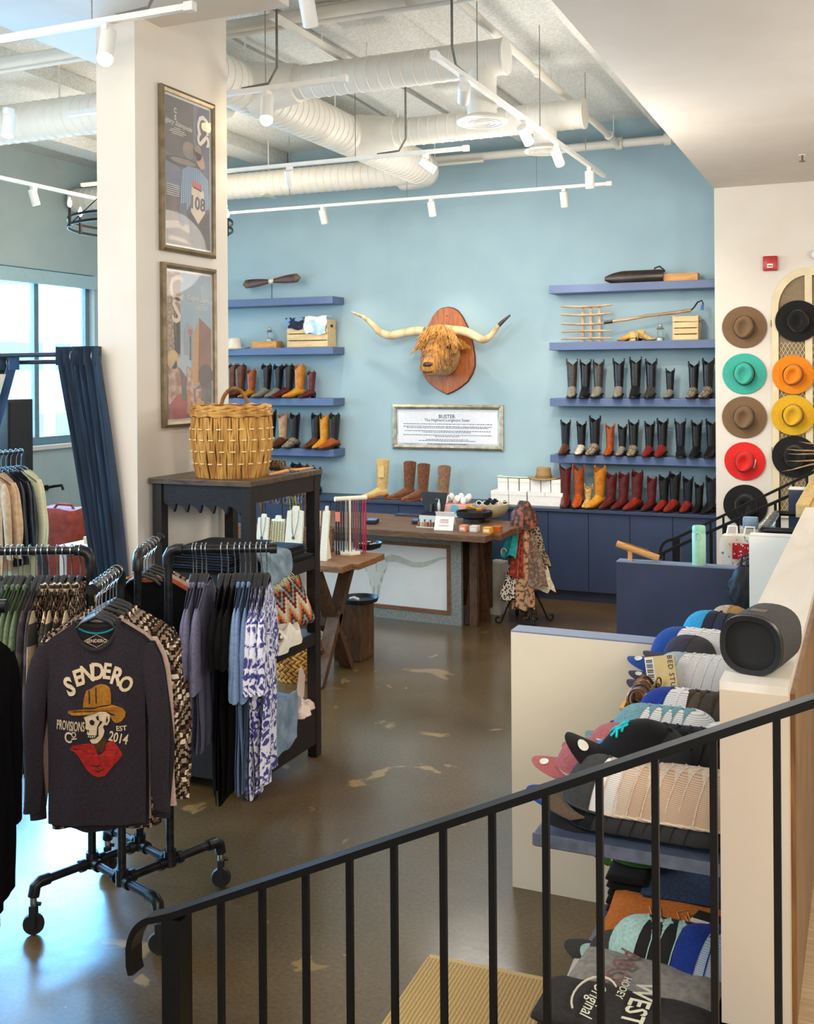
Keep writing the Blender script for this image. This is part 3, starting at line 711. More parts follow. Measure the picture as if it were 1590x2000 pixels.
# cream hat, lantern, blocks, crates on the shelves
M_pine = wood('pale_pine', (226, 198, 148), (206, 174, 122), stretch=(1, 7, 7))
M_block = wood('honey_wood', (216, 160, 92), (190, 132, 70), stretch=(1, 7, 7))
M_tin = mat('galvanised_tin', (176, 178, 176), (150, 152, 150), metal=.6, rough=.4, scale=30)
p = at_y(458, 676, 10.46); stand_hat('cream felt hat half hidden by the pillar on the left bank', (p[0], 10.46, ZLs[1] + .004), .3, M_cream_f, M_cream_f, R=.17)
def block(label, u0, u1, vt, y, zb, d=.14):
    a = at_y(u0, 700, y); b = at_y(u1, 700, y); zt_ = float(at_y(u0, vt, y)[2])
    o = MB().box(0, b[0] - a[0], 0, d, 0, max(.03, zt_ - zb)).build('wood_block', M_block, loc=(a[0], y, zb), bevel=.003, smooth=False)
    return tag(o, label, 'wood block')
block('honey-coloured wood block under the tin lantern on the left bank', 492, 540, 667, 10.42, ZLs[1])
block('honey-coloured wood block beside the dark leather case on the top right shelf', 1296, 1364, 535, 10.40, ZRs[0])
def lantern(label, u, vt, y, zb):
    p = at_y(u, 700, y); h = float(at_y(u, vt, y)[2]) - zb
    t = thing('tin_lantern', label, 'lantern', (p[0], y, zb)); k = h / .2
    MB().lathe([(.045 * k, 0), (.045 * k, .03 * k), (.036 * k, .04 * k), (.03 * k, .042 * k)], 18).build('base', M_tin, t)
    MB().lathe([(.028 * k, .042 * k), (.037 * k, .08 * k), (.028 * k, .125 * k)], 18).build('globe', M_glass, t)
    MB().lathe([(.032 * k, .125 * k), (.045 * k, .13 * k), (.02 * k, .16 * k), (.02 * k, .178 * k), (.004, .185 * k)], 18).build('chimney_cap', M_tin, t)
    for sx in (-1, 1):
        MB().tube([(sx * .04 * k, 0, .03 * k), (sx * .05 * k, 0, .08 * k), (sx * .04 * k, 0, .13 * k)], .003 * k, 6).build('side_wire', M_tin, t)
    MB().tube([(.042 * k * cos(pi * i / 8), 0, .14 * k + .062 * k * sin(pi * i / 8)) for i in range(9)], .002 * k, 6).build('bail_handle', M_tin, t)
lantern('small tin lantern on the wood block left of the steer', 527, 638, 10.48, ZLs[1] + float(at_y(500, 667, 10.42)[2] - ZLs[1]) * 1.0)
lantern('small tin lantern beside the slatted crate right of the steer', 1290, 630, 10.42, ZRs[1])
def crate(label, u0, u1, vt, y, zb, u2):
    a = at_y(u0, 700, y); b = at_y(u1, 700, y); h = float(at_y(u0, vt, y)[2]) - zb; wd = float(b[0] - a[0]); d = .2
    t = thing('wooden_crate', label, 'crate', (a[0], y, zb))
    for i in range(4):
        MB().box(0, wd, 0, .01, h * i / 4 + .004, h * (i + 1) / 4 - .006).build('slat', M_pine, t, smooth=False)
        MB().box(0, wd, d - .01, d, h * i / 4 + .004, h * (i + 1) / 4 - .006).build('slat', M_pine, t, smooth=False)
    for x in (.0, wd - .015):
        MB().box(x, x + .015, .0105, d - .0105, 0, h).build('end_panel', M_pine, t, smooth=False)
    MB().box(.015, wd - .015, .0105, d - .0105, 0, .012).build('bottom', M_pine, t, smooth=False)
    MB().box(wd, wd + .001, d * .35, d * .65, h * .72, h * .82).build('hand_hole', mat('dark_slot', (50, 36, 22), (44, 30, 18)), t, smooth=False)
    return t, a, h, wd
cr1, ca, chh, cwd = crate('pale pine crate with cloths draped over it, left bank', 561, 640, 626, 10.38, ZLs[1], 664)
crate('pale pine slatted crate at the right end of the second shelf', 1314, 1364, 617, 10.37, ZRs[1], 1382)
def drape(label, x0, x1, y, ztop, drop, m, back=.12, name='draped_cloth'):
    hwid = (x1 - x0)
    def fn(u, v):
        x = x0 + hwid * u
        s_ = v * (back + drop)
        if s_ < back: return (x, y + back - s_, ztop + .006 * sin(u * 9) + .01)
        k = s_ - back
        return (x + .01 * sin(k * 40 + u * 5), y - .012 - .01 * sin(u * 11 + k * 20), ztop + .01 - k + .012 * sin(u * 7) * (v > .95))
    o = MB().slab(16, 16, fn, lambda u, v, p: (p[0], p[1] - .004 if v > .5 else p[1], p[2] + .006)).build(name, m)
    return tag(o, label, 'cloth')
drape('navy and pale blue printed cloth over the left side of the pine crate', ca[0] - .01, ca[0] + cwd * .42, 10.38, ZLs[1] + chh + .012, .12, mat('navy_printed_cloth', (34, 38, 60), (120, 160, 200), kind='noise', scale=9, ramp='CONSTANT', lo=.4, hi=.52, rough=.9))
drape('white and pale blue printed cloth over the middle of the pine crate', ca[0] + cwd * .45, ca[0] + cwd * .98, 10.38, ZLs[1] + chh + .022, .19, mat('white_printed_cloth', (240, 242, 244), (170, 205, 235), kind='noise', scale=8, lo=.45, hi=.6, rough=.9))
# propeller
pc = at_y(530, 549, 10.44)
t = thing('wooden_propeller', 'dark mahogany aeroplane propeller with clock hub on a thin stand', 'propeller', (pc[0], 10.44, ZLs[0]))
hz_ = float(pc[2]) - ZLs[0]
M_mahog = wood('mahogany', (88, 44, 34), (58, 28, 22), rough=.3, stretch=(1, 8, 8)); tilt = radians(4)
for sx in (-1, 1):
    rings = []
    for k in range(11):
        q = k / 10; x = sx * (.02 + .35 * q); hwid = .018 + .035 * sin(min(1, q * 1.25) * pi * .55) if q < .97 else .02
        hwid = (.02 + .028 * sin(pi * min(1, q / .75) / 2)) * (1 if q < .85 else sqrt(max(.02, 1 - ((q - .85) / .152) ** 2)))
        tw = .55 - .35 * q
        ring = []
        for j in range(8):
            a = 2 * pi * j / 8; yy = .008 * sin(a); zz_ = hwid * cos(a)
            ring.append((x, yy * cos(tw) - zz_ * sin(tw) * .25, zz_))
        rings.append(ring)
    o = MB().loft(rings).xf(Matrix.Translation((0, 0, hz_)) @ Matrix.Rotation(-tilt, 4, 'Y')).build('blade', M_mahog, t)
    MB().loft([[(p[0] * 1.0, p[1] * 1.25, p[2] * 1.03) for p in r] for r in rings[8:]]).xf(Matrix.Translation((0, 0, hz_)) @ Matrix.Rotation(-tilt, 4, 'Y')).build('tip_band', mat('tarnished_brass', (110, 92, 66), (92, 76, 54), metal=.6, rough=.5), o)
RX = Matrix.Rotation(pi / 2, 4, 'X')
MB().lathe([(.03, -.014), (.036, 0), (.036, .012), (.03, .016)], 20, M=RX).xf(Matrix.Translation((0, 0, hz_))).build('hub', mat('aged_brass_ring', (190, 180, 150), (150, 140, 112), metal=.5, rough=.4), t)
ck = MB().lathe([(.026, .016), (.026, .0175)], 20, M=RX).xf(Matrix.Translation((0, 0, hz_))).build('clock_face', M_wht, t)
for i in range(12):
    a = i * pi / 6
    MB().box(-.0022, .0022, -.019, -.0178, .015, .023, Matrix.Translation((0, 0, hz_)) @ Matrix.Rotation(a, 4, 'Y')).build('hour_mark', M_blackp, ck)
MB().tube([(0, .01, 0), (0, .01, hz_)], .004, 8).box(-.05, .05, -.03, .05, 0, .006).build('stand', M_black, t)
# right top shelf: leather case
a = at_y(1181, 548, 10.40); b = at_y(1296, 548, 10.40); Lc = float(b[0] - a[0])
t = thing('leather_case', 'long dark brown leather case lying on the top right shelf', 'case', (a[0], 10.42, ZRs[0]))
rings = []
for k in range(13):
    q = k / 12; r = .02 + .05 * min(1, q * 3.2) ** .6 * (1 if q < .94 else .85); z = r * (1.0)
    rings.append([(Lc * q, .06 * cos(2 * pi * j / 14) * min(1, .35 + q), max(0.001, .052 + .03 * (q > .3) * 0 + r * sin(2 * pi * j / 14)) if q > .1 else .05 + r * sin(2 * pi * j / 14)) for j in range(14)])
M_caseL = leather('dark_case_leather', (54, 38, 30), (34, 24, 20))
MB().loft(rings).build('body', M_caseL, t)
MB().tube([(Lc * .84, 0, .1), (Lc * .85, 0, .135), (Lc * .93, 0, .15), (Lc * .99, 0, .12), (Lc * 1.02, 0, .1)], .008, 8).build('carry_handle', M_caseL, t)
# wooden lattice
t0 = at_y(1097, 665, 10.42); t1 = at_y(1196, 665, 10.42); wl_ = float(t1[0] - t0[0])
t = thing('wooden_lattice', 'weathered wooden lattice of five curved slats on three uprights', 'lattice', (t0[0], 10.42, ZRs[1]))
M_weath = wood('weathered_grey_wood', (190, 160, 122), (140, 112, 82), stretch=(1, 8, 8))
for k, v in enumerate((598, 614, 632, 648, 662)):
    z = max(.012, float(at_y(1110, v, 10.42)[2]) - ZRs[1])
    MB().tube([(wl_ * q, -.012, z + .012 * (1 - (2 * q - 1) ** 2) * (-1 if k < 3 else .3)) for q in (0, .15, .35, .5, .65, .85, 1)], [.008, .010, .011, .011, .011, .010, .007], 8).build('slat', M_weath, t)
for q in (.42, .58, .75):
    MB().box(wl_ * q - .012, wl_ * q + .012, 0, .012, 0, float(at_y(1110, 598, 10.42)[2]) - ZRs[1]).build('upright', M_weath, t)
# long handled tool
a = at_y(1180, 630, 10.38); b = at_y(1350, 606, 10.44)
t = thing('wooden_cane', 'long wooden cane with leather grip and hooked metal end leaning over the lantern', 'cane', a)
d = Vector(b) - Vector(a)
MB().tube([d * 0, d * .25 + Vector((0, 0, -.004)), d * .5 + Vector((0, 0, .006)), d * .75, d], [.013, .014, .015, .016, .017], 10).build('shaft', M_weath, t)
MB().tube([d * .0, d * .1], .017, 10).build('grip', M_caseL, t)
MB().tube([d, d + Vector((.03, 0, .03)), d + Vector((.06, 0, .075)), d + Vector((.1, 0, .09)), d + Vector((.11, 0, .06)), d + Vector((.1, 0, .02))], .007, 8).build('hook', M_black, t)
MB().tube([d + Vector((.105, 0, .05)), d + Vector((.1, 0, .0))], .014, 8).build('blue_wrap', mat('blue_tape', (70, 120, 190), (60, 108, 176)), t)
# pair of small yellow boots
boot('small tan ankle boot lying on the second right shelf, left one', (at_y(1236, 660, 10.42)[0], 10.40, ZRs[1]), radians(-105), .09, B['tan'], B['gold'], 'small tan boots', s=.72, deep=.02, straps=False)
boot('small tan ankle boot lying on the second right shelf, right one', (at_y(1252, 660, 10.42)[0], 10.48, ZRs[1]), radians(60), .11, B['tan'], B['yell'], 'small tan boots', s=.72, deep=.02, straps=False)
# few dark boot tops on the left worktop
for i, u in enumerate((575, 590, 602, 615)):
    p = at_y(u, 905, 10.35)
    boot('dark boot on the worktop behind the shelf unit, %s' % ['far left one', 'left of centre one', 'right of centre one', 'far right one'][i], (p[0], 10.35, ZCT), radians(-15), float(at_y(u, 905 + 3 * i, 10.35)[2]) - ZCT, B[['black', 'brown', 'black', 'navyb'][i]], B['black'], 'boots on the left worktop')
# ================================================================= STEER HEAD, SIGN, HATS, POSTERS
def c2(x, y): return 680 + x * 330 / 1590, 580 + y * 330 / 1590     # crop helper for the steer
sc_ = at_y(*c2(930, 520), YB - .012)
st = thing('mounted_steer_head', 'shaggy golden longhorn steer head with wide horns on a wooden shield plaque', 'steer head', (sc_[0], YB - .003, sc_[2]))
def SL(x, y, yy):      # photo crop point at wall depth yy -> local
    p = at_y(*c2(x, y), yy); return Vector((p[0] - sc_[0], yy - (YB - .003), p[2] - sc_[2]))
M_plq = wood('plaque_oak', (182, 106, 52), (146, 78, 36), stretch=(8, 8, 1), rough=.35)
half = [(935, 100), (985, 108), (1030, 135), (1070, 185), (1110, 262), (1145, 350), (1170, 450), (1188, 560), (1188, 650), (1165, 725), (1120, 795), (1050, 852), (985, 890), (930, 912)]
pol = [SL(x, y, YB - .03) for x, y in half]; pol = [(p.x, p.z) for p in pol]
cx = (pol[0][0] + pol[-1][0]) / 2
pol = pol + [(2 * cx - x, z) for x, z in reversed(pol[1:-1])]
pq = MB().prism(pol, .034, lambda x, y, z: (x, -z, y)).build('plaque', M_plq, st, bevel=.004, smooth=False)
MB().prism([(cx + (x - cx) * 1.025, z * 1.02) for x, z in pol], .012, lambda x, y, z: (x, -z, y)).build('plaque_edge', wood('plaque_dark_edge', (96, 52, 28), (70, 36, 20)), pq, smooth=False)
MB().ball((cx, -.036, SL(920, 180, YB - .03).z), .006, 8, 6).build('screw_hole', M_blackp, pq)
hx = cx
rings = []
hp_ = [(-.03, .0, -.02, .165, .225), (-.1, .0, -.01, .17, .245), (-.18, .0, .0, .165, .26), (-.25, .0, .0, .155, .255), (-.31, .0, -.02, .14, .225), (-.37, .0, -.07, .118, .18), (-.43, 0, -.115, .1, .14), (-.49, 0, -.145, .094, .112), (-.535, 0, -.158, .09, .096), (-.565, 0, -.164, .074, .076), (-.582, 0, -.166, .045, .046)]
for y, x0, z0, rx, rz in hp_:
    ring = []
    for j in range(24):
        a = 2 * pi * j / 24; e = 1.0
        xx = rx * cos(a); zz_ = rz * sin(a)
        if -.45 < y < -.2 and zz_ < 0: xx *= 1 - .25 * (-zz_ / rz)      # narrow jaw
        if -.42 < y < -.2 and abs(sin(a) - .35) < .35: xx *= 1.07          # brow / cheek bone
        ring.append((hx + xx, y, z0 + zz_))
    rings.append(ring)
M_fur = mat('golden_fur', (206, 148, 68), (140, 92, 40), rough=.95, scale=26, stretch=(3, 1, .6), bump=1.0, bscale=70, sheen=.3, detail=6)
MB().loft(rings).build('head', M_fur, st, sub=1)
M_nose = leather('dark_wet_nose', (92, 62, 46), (66, 44, 34), rough=.4)
MB().ball((hx, -.556, -.135), (.062, .034, .034), 14, 8).build('nose', M_nose, st)
for sx in (-1, 1):
    MB().ball((hx + sx * .034, -.585, -.138), (.016, .012, .011), 10, 6).build('nostril', M_blackp, st)
    MB().ball((hx + sx * .132, -.325, .045), (.02, .026, .02), 12, 8).build('eye', mat('dark_eye', (20, 14, 10), (16, 12, 8), rough=.1), st)
    MB().tube([(hx + sx * .125, -.355, .07), (hx + sx * .15, -.325, .08), (hx + sx * .15, -.29, .07)], .014, 8).build('brow', M_fur, st)
    er = MB().loft([[(hx + sx * (.14 + .18 * q), -.16 - .02 * q + .01 * sin(2 * pi * j / 10) * (1 - q), .1 - .06 * q + (.02 + .05 * sin(pi * min(1, q * 1.1 + .1))) * (1 - q * .5) * cos(2 * pi * j / 10)) for j in range(10)] for q in (0, .25, .5, .75, 1)])
    er.build('ear', M_fur, st)
MB().tube([(hx - .05, -.575, -.205), (hx, -.585, -.212), (hx + .05, -.575, -.205)], .009, 8).build('mouth', M_nose, st)
def horn(pts, dep):
    P = [SL(x, y, d) for (x, y), d in zip(pts, dep)]
    # smooth with Catmull-Rom
    out = []
    for i in range(len(P) - 1):
        p0 = P[max(i - 1, 0)]; p1 = P[i]; p2 = P[i + 1]; p3 = P[min(i + 2, len(P) - 1)]
        for k in range(4):
            t_ = k / 4
            out.append(.5 * ((2 * p1) + (-p0 + p2) * t_ + (2 * p0 - 5 * p1 + 4 * p2 - p3) * t_ ** 2 + (-p0 + 3 * p1 - 3 * p2 + p3) * t_ ** 3))
    out.append(P[-1]); n = len(out)
    return out, [(.04 + .004 * sin(pi * i / n)) * (1 - (i / n) ** 2.6) + .005 for i in range(n)]
M_horn = mat('ivory_horn', (228, 206, 164), (176, 138, 92), rough=.4, scale=8, lo=.45, hi=.75, stretch=(1.5, 1, 1))
for pts, lab in (([(720, 320), (640, 320), (540, 335), (400, 362), (300, 330), (230, 258), (140, 185), (30, 143)], 'l'), ([(910, 300), (1000, 312), (1100, 325), (1190, 365), (1270, 402), (1340, 365), (1420, 265), (1525, 170)], 'r')):
    P_, r_ = horn(pts, [YB - .2] * 2 + [YB - .22, YB - .25, YB - .27, YB - .28, YB - .28, YB - .28])
    h = MB().tube(P_, r_, 14).build('horn', M_horn, st)
    k = len(P_) - 5
    MB().tube(P_[k:], [q * 1.03 for q in r_[k:]], 14).build('horn_tip', mat('smoky_horn_tip', (150, 128, 100) if lab == 'l' else (84, 70, 58), (200, 184, 150) if lab == 'l' else (60, 50, 44), rough=.4) if lab == 'l' else mat('dark_horn_tip', (86, 72, 60), (60, 50, 42), rough=.4), h)
# shaggy forelock: individual strands
fl_ = MB(); R2 = random.Random(3)
for i in range(460):
    x = R2.uniform(-.16, .16); y0 = R2.uniform(-.31, -.1); q = x / .17
    z0 = .235 * sqrt(max(.05, 1 - q * q)) + .02
    L_ = R2.uniform(.06, .15); dx = x * R2.uniform(.1, .7) + R2.uniform(-.04, .04)
    pts = []
    for k in range(5):
        t_ = k / 4
        zz_ = z0 + .035 * sin(pi * min(1, t_ * 1.6)) - L_ * t_ ** 1.3
        yy = y0 - (.16 * t_ if y0 > -.25 else .08 * t_) + R2.uniform(-.006, .006)
        rx_, lim = .165, -.31 - .03 - max(0, (.08 - zz_)) * .45
        yy = min(yy, -.2 - .1 * t_) if zz_ > .0 else min(yy, lim)
        pts.append((hx + x + dx * t_ + R2.uniform(-.008, .008), yy, zz_))
    fl_.tube(pts, [.0065, .0075, .006, .0045, .0012], 4)
fl_.build('forelock', mat('light_golden_hair', (226, 168, 84), (176, 116, 48), rough=.85, scale=30, sheen=.3), st, kind='stuff')
fc = MB()
for i in range(260):       # short face fur tufts
    y = R2.uniform(-.5, -.2); k = min(range(len(hp_)), key=lambda q: abs(hp_[q][0] - y)); _, _, z0, rx, rz = hp_[k]
    a = R2.uniform(-.5, pi + .5); xx = rx * cos(a) * 1.0; zz_ = rz * sin(a)
    nx, nz = cos(a), sin(a)
    p = Vector((hx + xx, y, z0 + zz_)); d = Vector((nx * .3, -.5, nz * .3 - .5)).normalized() * R2.uniform(.03, .06)
    fc.tube([p, p + d * .5 + Vector((nx, 0, nz)) * .01, p + d], [.006, .005, .001], 4)
fc.build('face_fur', M_fur, st, kind='stuff')

# ---- framed sign
def rect_frame(t, w, h, fw, depth, m, n=4):
    """Four mitred frame members around a w x h opening-centred rectangle in local XZ, front at -depth."""
    o = [(-w / 2, -h / 2), (w / 2, -h / 2), (w / 2, h / 2), (-w / 2, h / 2)]; i_ = [(-w / 2 + fw, -h / 2 + fw), (w / 2 - fw, -h / 2 + fw), (w / 2 - fw, h / 2 - fw), (-w / 2 + fw, h / 2 - fw)]
    for k in range(4):
        k2 = (k + 1) % 4; mid0 = ((o[k][0] + i_[k][0]) / 2, (o[k][1] + i_[k][1]) / 2); mid1 = ((o[k2][0] + i_[k2][0]) / 2, (o[k2][1] + i_[k2][1]) / 2)
        rings = []
        for (a, b_, c_) in ((o[k], mid0, i_[k]), (o[k2], mid1, i_[k2])):
            rings.append([(a[0], 0, a[1]), (a[0], -depth * .7, a[1]), (b_[0], -depth, b_[1]), (c_[0], -depth * .75, c_[1]), (c_[0], 0, c_[1])])
        MB().loft(rings).build('frame', m, t, smooth=False)
a = at_y(767, 790, YB - .01); b = at_y(984, 881, YB - .01)
sw, sh = float(b[0] - a[0]), float(a[2] - b[2])
sg = thing('framed_sign', 'silver framed information sign about the steer on the blue wall', 'sign', ((a[0] + b[0]) / 2, YB - .003, (a[2] + b[2]) / 2))
M_silver = mat('champagne_silver_frame', (186, 180, 158), (150, 144, 124), metal=.7, rough=.35, scale=20)
rect_frame(sg, sw, sh, .045, .03, M_silver)
MB().box(-sw / 2 + .03, sw / 2 - .03, -.006, 0, -sh / 2 + .03, sh / 2 - .03).build('mount', mat('misty_photo_mount', (150, 168, 190), (214, 222, 230), scale=3, stretch=(1, 1, 4), rough=.7), sg, smooth=False)
pn = MB().box(-sw / 2 + .065, sw / 2 - .065, -.008, -.006, -sh / 2 + .065, sh / 2 - .058).build('paper', mat('sign_paper', (228, 232, 240), (222, 226, 236), rough=.7), sg, smooth=False)
M_ink = mat('grey_blue_ink', (58, 66, 88), (54, 62, 84), rough=.7)
lt = MB(); lettering(lt, 'BUSTER', lambda x, y: (x, -.0088, y + sh * .235), size=.055, bold=.0008)
lt.build('sign_lettering', M_ink, pn, smooth=False)
lt = MB(); lettering(lt, 'The Highland Longhorn Steer', lambda x, y: (x, -.0088, y + sh * .155), size=.043, bold=.0004)
lt.build('sign_lettering', M_ink, pn, smooth=False)
lines = MB(); R3 = random.Random(5)
for z, wd in ((.06, .93), (.01, .93), (-.015, .86), (-.075, .9), (-.1, .5), (-.155, .93), (-.18, .26), (-.24, .44), (-.265, .6), (-.325, .42)):
    x = -sw * .43 * wd
    while x < sw * .43 * wd:
        l = R3.uniform(.008, .03); lines.box(x, min(x + l, sw * .43 * wd), -.0087, -.0081, z * sh * 1.15 - .0032, z * sh * 1.15 + .0032); x += l + .006
lines.build('fine_print', M_ink, pn, smooth=False, kind='stuff')
MB().box(-sw / 2 + .07, sw / 2 - .07, -.0084, -.008, sh / 2 - .068, sh / 2 - .066).build('rule_line', M_ink, pn, smooth=False)

# ---- hats on the white wall
def felt(n, c): return mat('felt_' + n, c, tuple(x * .95 for x in c), rough=.95, scale=60, sheen=.1, bump=.3, bscale=300)
FE = {'brown': felt('brown', (126, 98, 70)), 'teal': felt('teal', (66, 178, 160)), 'red': felt('red', (226, 40, 36)), 'black': felt('black', (22, 21, 22)), 'orange': felt('orange', (240, 140, 22)), 'yellow': felt('yellow', (226, 176, 34))}
def wall_hat(u, v, dpx, m, band, label, roll=0.0, off=.012, extra=None):
    p = at_y(u, v, YH - off); k = float(np.dot(p - CAM, FW)) / F
    t = thing('felt_hat', label, 'hat', (p[0], YH - off, p[2]), rot=(pi / 2, roll, 0), group='felt hats on the white wall')
    fedora(t, dpx * k / 2, dpx * k * .262, .1, .006, FE[m], band, brim_dip=.004)
    if extra: extra(t, dpx * k / 2)
    return t
M_bandd = mat('dark_hat_band', (34, 30, 28), (28, 24, 22)); M_bandt = mat('tan_hat_band', (150, 116, 86), (138, 106, 78))
def feather(t, R): MB().tube([(R * .5, -R * .2, .02), (R * .52, R * .0, .035), (R * .5, R * .25, .04)], .006, 6).build('hat_pin', M_wht, t)
wall_hat(1454, 639, 83, 'brown', FE['brown'], 'wide brown felt hat at the top of the left hat column', .1)
wall_hat(1454, 730, 81, 'teal', M_bandd, 'teal felt hat with thin black band', .0)
wall_hat(1454, 815, 83, 'brown', FE['brown'], 'wide brown felt hat between the teal and the red hat', .08)
wall_hat(1455, 901, 76, 'red', FE['red'], 'bright red felt hat with white band pin', .25, extra=feather)
wall_hat(1456, 987, 82, 'black', FE['black'], 'black felt hat at the bottom of the left hat column', .05)
wall_hat(1558, 627, 82, 'black', FE['black'], 'black felt hat at the top of the arched mesh panel', .0, .05)
wall_hat(1549, 732, 77, 'orange', FE['orange'], 'orange felt hat hung on the arched mesh panel', .4, .05)
wall_hat(1549, 811, 80, 'yellow', FE['yellow'], 'mustard yellow felt hat hung on the arched mesh panel', .2, .05)
wall_hat(1552, 892, 83, 'black', M_bandt, 'black felt hat with tan band behind the dried palm', .0, .05)
# arched mesh panel
al = at_y(1510, 900, YH); ar = at_y(1655, 900, YH); ztop = float(at_y(1583, 533, YH)[2]); zbot = float(at_y(1511, 1010, YH)[2])
aw = float(ar[0] - al[0]); ax = float(al[0] + aw / 2); rad = aw / 2
t = thing('arched_mesh_panel', 'cream arched wooden panel with wire mesh behind the orange and yellow hats', 'panel', (ax, YH - .001, zbot))
M_ivory = mat('ivory_painted_wood', (236, 220, 184), (226, 208, 168), rough=.55, scale=10)
hh = ztop - zbot - rad
def archpts(r, h0): return [(-r, 0), (-r, h0)] + [(-r * cos(pi * i / 20), h0 + r * 1.15 * sin(pi * i / 20)) for i in range(1, 20)] + [(r, h0), (r, 0)]
oa, ia = archpts(rad, hh), archpts(rad - .055, hh)
fr = MB(); n = len(oa); vs = []
for (x, z) in oa: vs += [(x, 0, z), (x, -.032, z)]
for (x, z) in ia: vs += [(x, 0, z), (x, -.032, z)]
fs = []
for i in range(n - 1):
    a0, a1, b0, b1 = 2 * i, 2 * i + 2, 2 * n + 2 * i, 2 * n + 2 * i + 2
    fs += [(a0, a1, a1 + 1, a0 + 1), (b0, b0 + 1, b1 + 1, b1), (a0 + 1, a1 + 1, b1 + 1, b0 + 1), (a0, b0, b1, a1)]
fr.add(vs, fs).build('arch_frame', M_ivory, t, smooth=False)
MB().box(-.03, .03, -.03, 0, 0, hh + rad * 1.1).build('centre_stile', M_ivory, t, smooth=False)
MB().box(-rad + .05, rad - .05, -.03, 0, 0, .05).build('bottom_rail', M_ivory, t, smooth=False)
MB().prism(ia, .004, lambda x, y, z: (x, -.002 - z, y)).build('backing', mat('mesh_shadow_backing', (150, 132, 104), (140, 122, 96), rough=.9), t, smooth=False)
ms = MB(); stp = .035
def inside(x, z): return abs(x) < rad - .06 and 0.05 < z < (hh + (sqrt(max(0, (rad - .06) ** 2 - x * x)) * 1.15))
for k in range(-30, 70):
    for sg_ in (1, -1):
        pr_ = None
        for q in range(0, 130):
            z = q * .012; x = sg_ * (z * .55 - .0) + k * stp - (.9 if sg_ > 0 else -.9) * .5
            ok = inside(x, z)
            if ok and pr_ is None: pr_ = (x, z)
            if (not ok or q == 129) and pr_ is not None:
                ms.bar((pr_[0], -.012 - .003 * sg_, pr_[1]), (x, -.012 - .003 * sg_, z), .004, .004, (0, 1, 0)); pr_ = None
ms.build('wire_mesh', mat('pale_gold_wire', (226, 208, 164), (206, 186, 140), metal=.3, rough=.5), t, kind='stuff', smooth=False)
for v in (632, 880):
    z = float(at_y(1511, v, YH)[2]) - zbot
    MB().tube([(-rad - .004, -.02, z - .03), (-rad - .004, -.02, z + .03)], .006, 8).build('hinge', mat('old_brass', (150, 120, 70), (128, 100, 56), metal=.8, rough=.4), t)
# fire alarm and strobe
fa = at_y(1505, 515, YH)
t = thing('fire_alarm', 'red fire alarm horn strobe on the white wall above the hats', 'alarm', (fa[0], YH - .001, fa[2]))
M_redp = mat('red_plastic', (190, 28, 34), (176, 24, 30), rough=.35)
MB().box(-.062, .062, -.04, 0, -.066, .066).build('housing', M_redp, t, bevel=.012)
MB().box(-.05, .05, -.046, -.04, -.055, .055).build('face_plate', M_redp, t, bevel=.004)
MB().box(-.026, .026, -.056, -.046, -.042, -.004).build('strobe_lens', M_wht, t, bevel=.006)
MB().box(-.02, .02, -.0575, -.056, -.03, -.02).build('strobe_mark', M_redp, t)
ex = at_y(1590, 506, YH)
t = thing('emergency_light', 'white twin-head emergency light cut by the right picture edge', 'light', (ex[0] + .05, YH - .001, ex[2]))
MB().box(-.02, .3, -.06, 0, -.05, .05).build('housing', M_wht, t, bevel=.008)
MB().ball((-.03, -.07, .03), (.04, .035, .04)).build('lamp_head', M_wht, t)
MB().ball((.3, -.07, .03), (.04, .035, .04)).build('lamp_head', M_wht, t)
# dried palm
dp = at_y(1790, 905, 8.9)
t = thing('dried_palm', 'dried pale palm fronds in a tall pot reaching in from the right edge', 'plant', (dp[0], 8.9, .62))
M_palm = mat('dried_palm_leaf', (200, 170, 130), (160, 124, 96), rough=.8, scale=20)
MB().lathe([(.12, 0), (.16, .45), (.17, .5), (.15, .5), (.14, .46)], 20).build('pot', mat('terracotta_grey_pot', (150, 136, 120), (134, 120, 104)), t)
MB().tube([(0, 0, .45), (0, 0, float(dp[2]) - .62)], .02, 8).build('stem', M_palm, t)
for (u, v, u2, v2) in ((1534, 877, 1640, 890), (1538, 886, 1640, 893), (1536, 900, 1640, 905), (1527, 921, 1640, 900), (1560, 862, 1640, 880)):
    a = Vector(at_y(u, v, 8.8)); b = Vector(at_y(u2, v2, 8.9)); o_ = Vector((dp[0], 8.9, .62))
    m_ = a.lerp(b, .5) + Vector((0, 0, .012))
    MB().tube([b - o_ + Vector((.1, 0, 0)), b - o_, m_ - o_, a.lerp(b, .2) - o_, a - o_], [.01, .02, .022, .012, .001], 6, flat=.35).build('frond', M_palm, t)

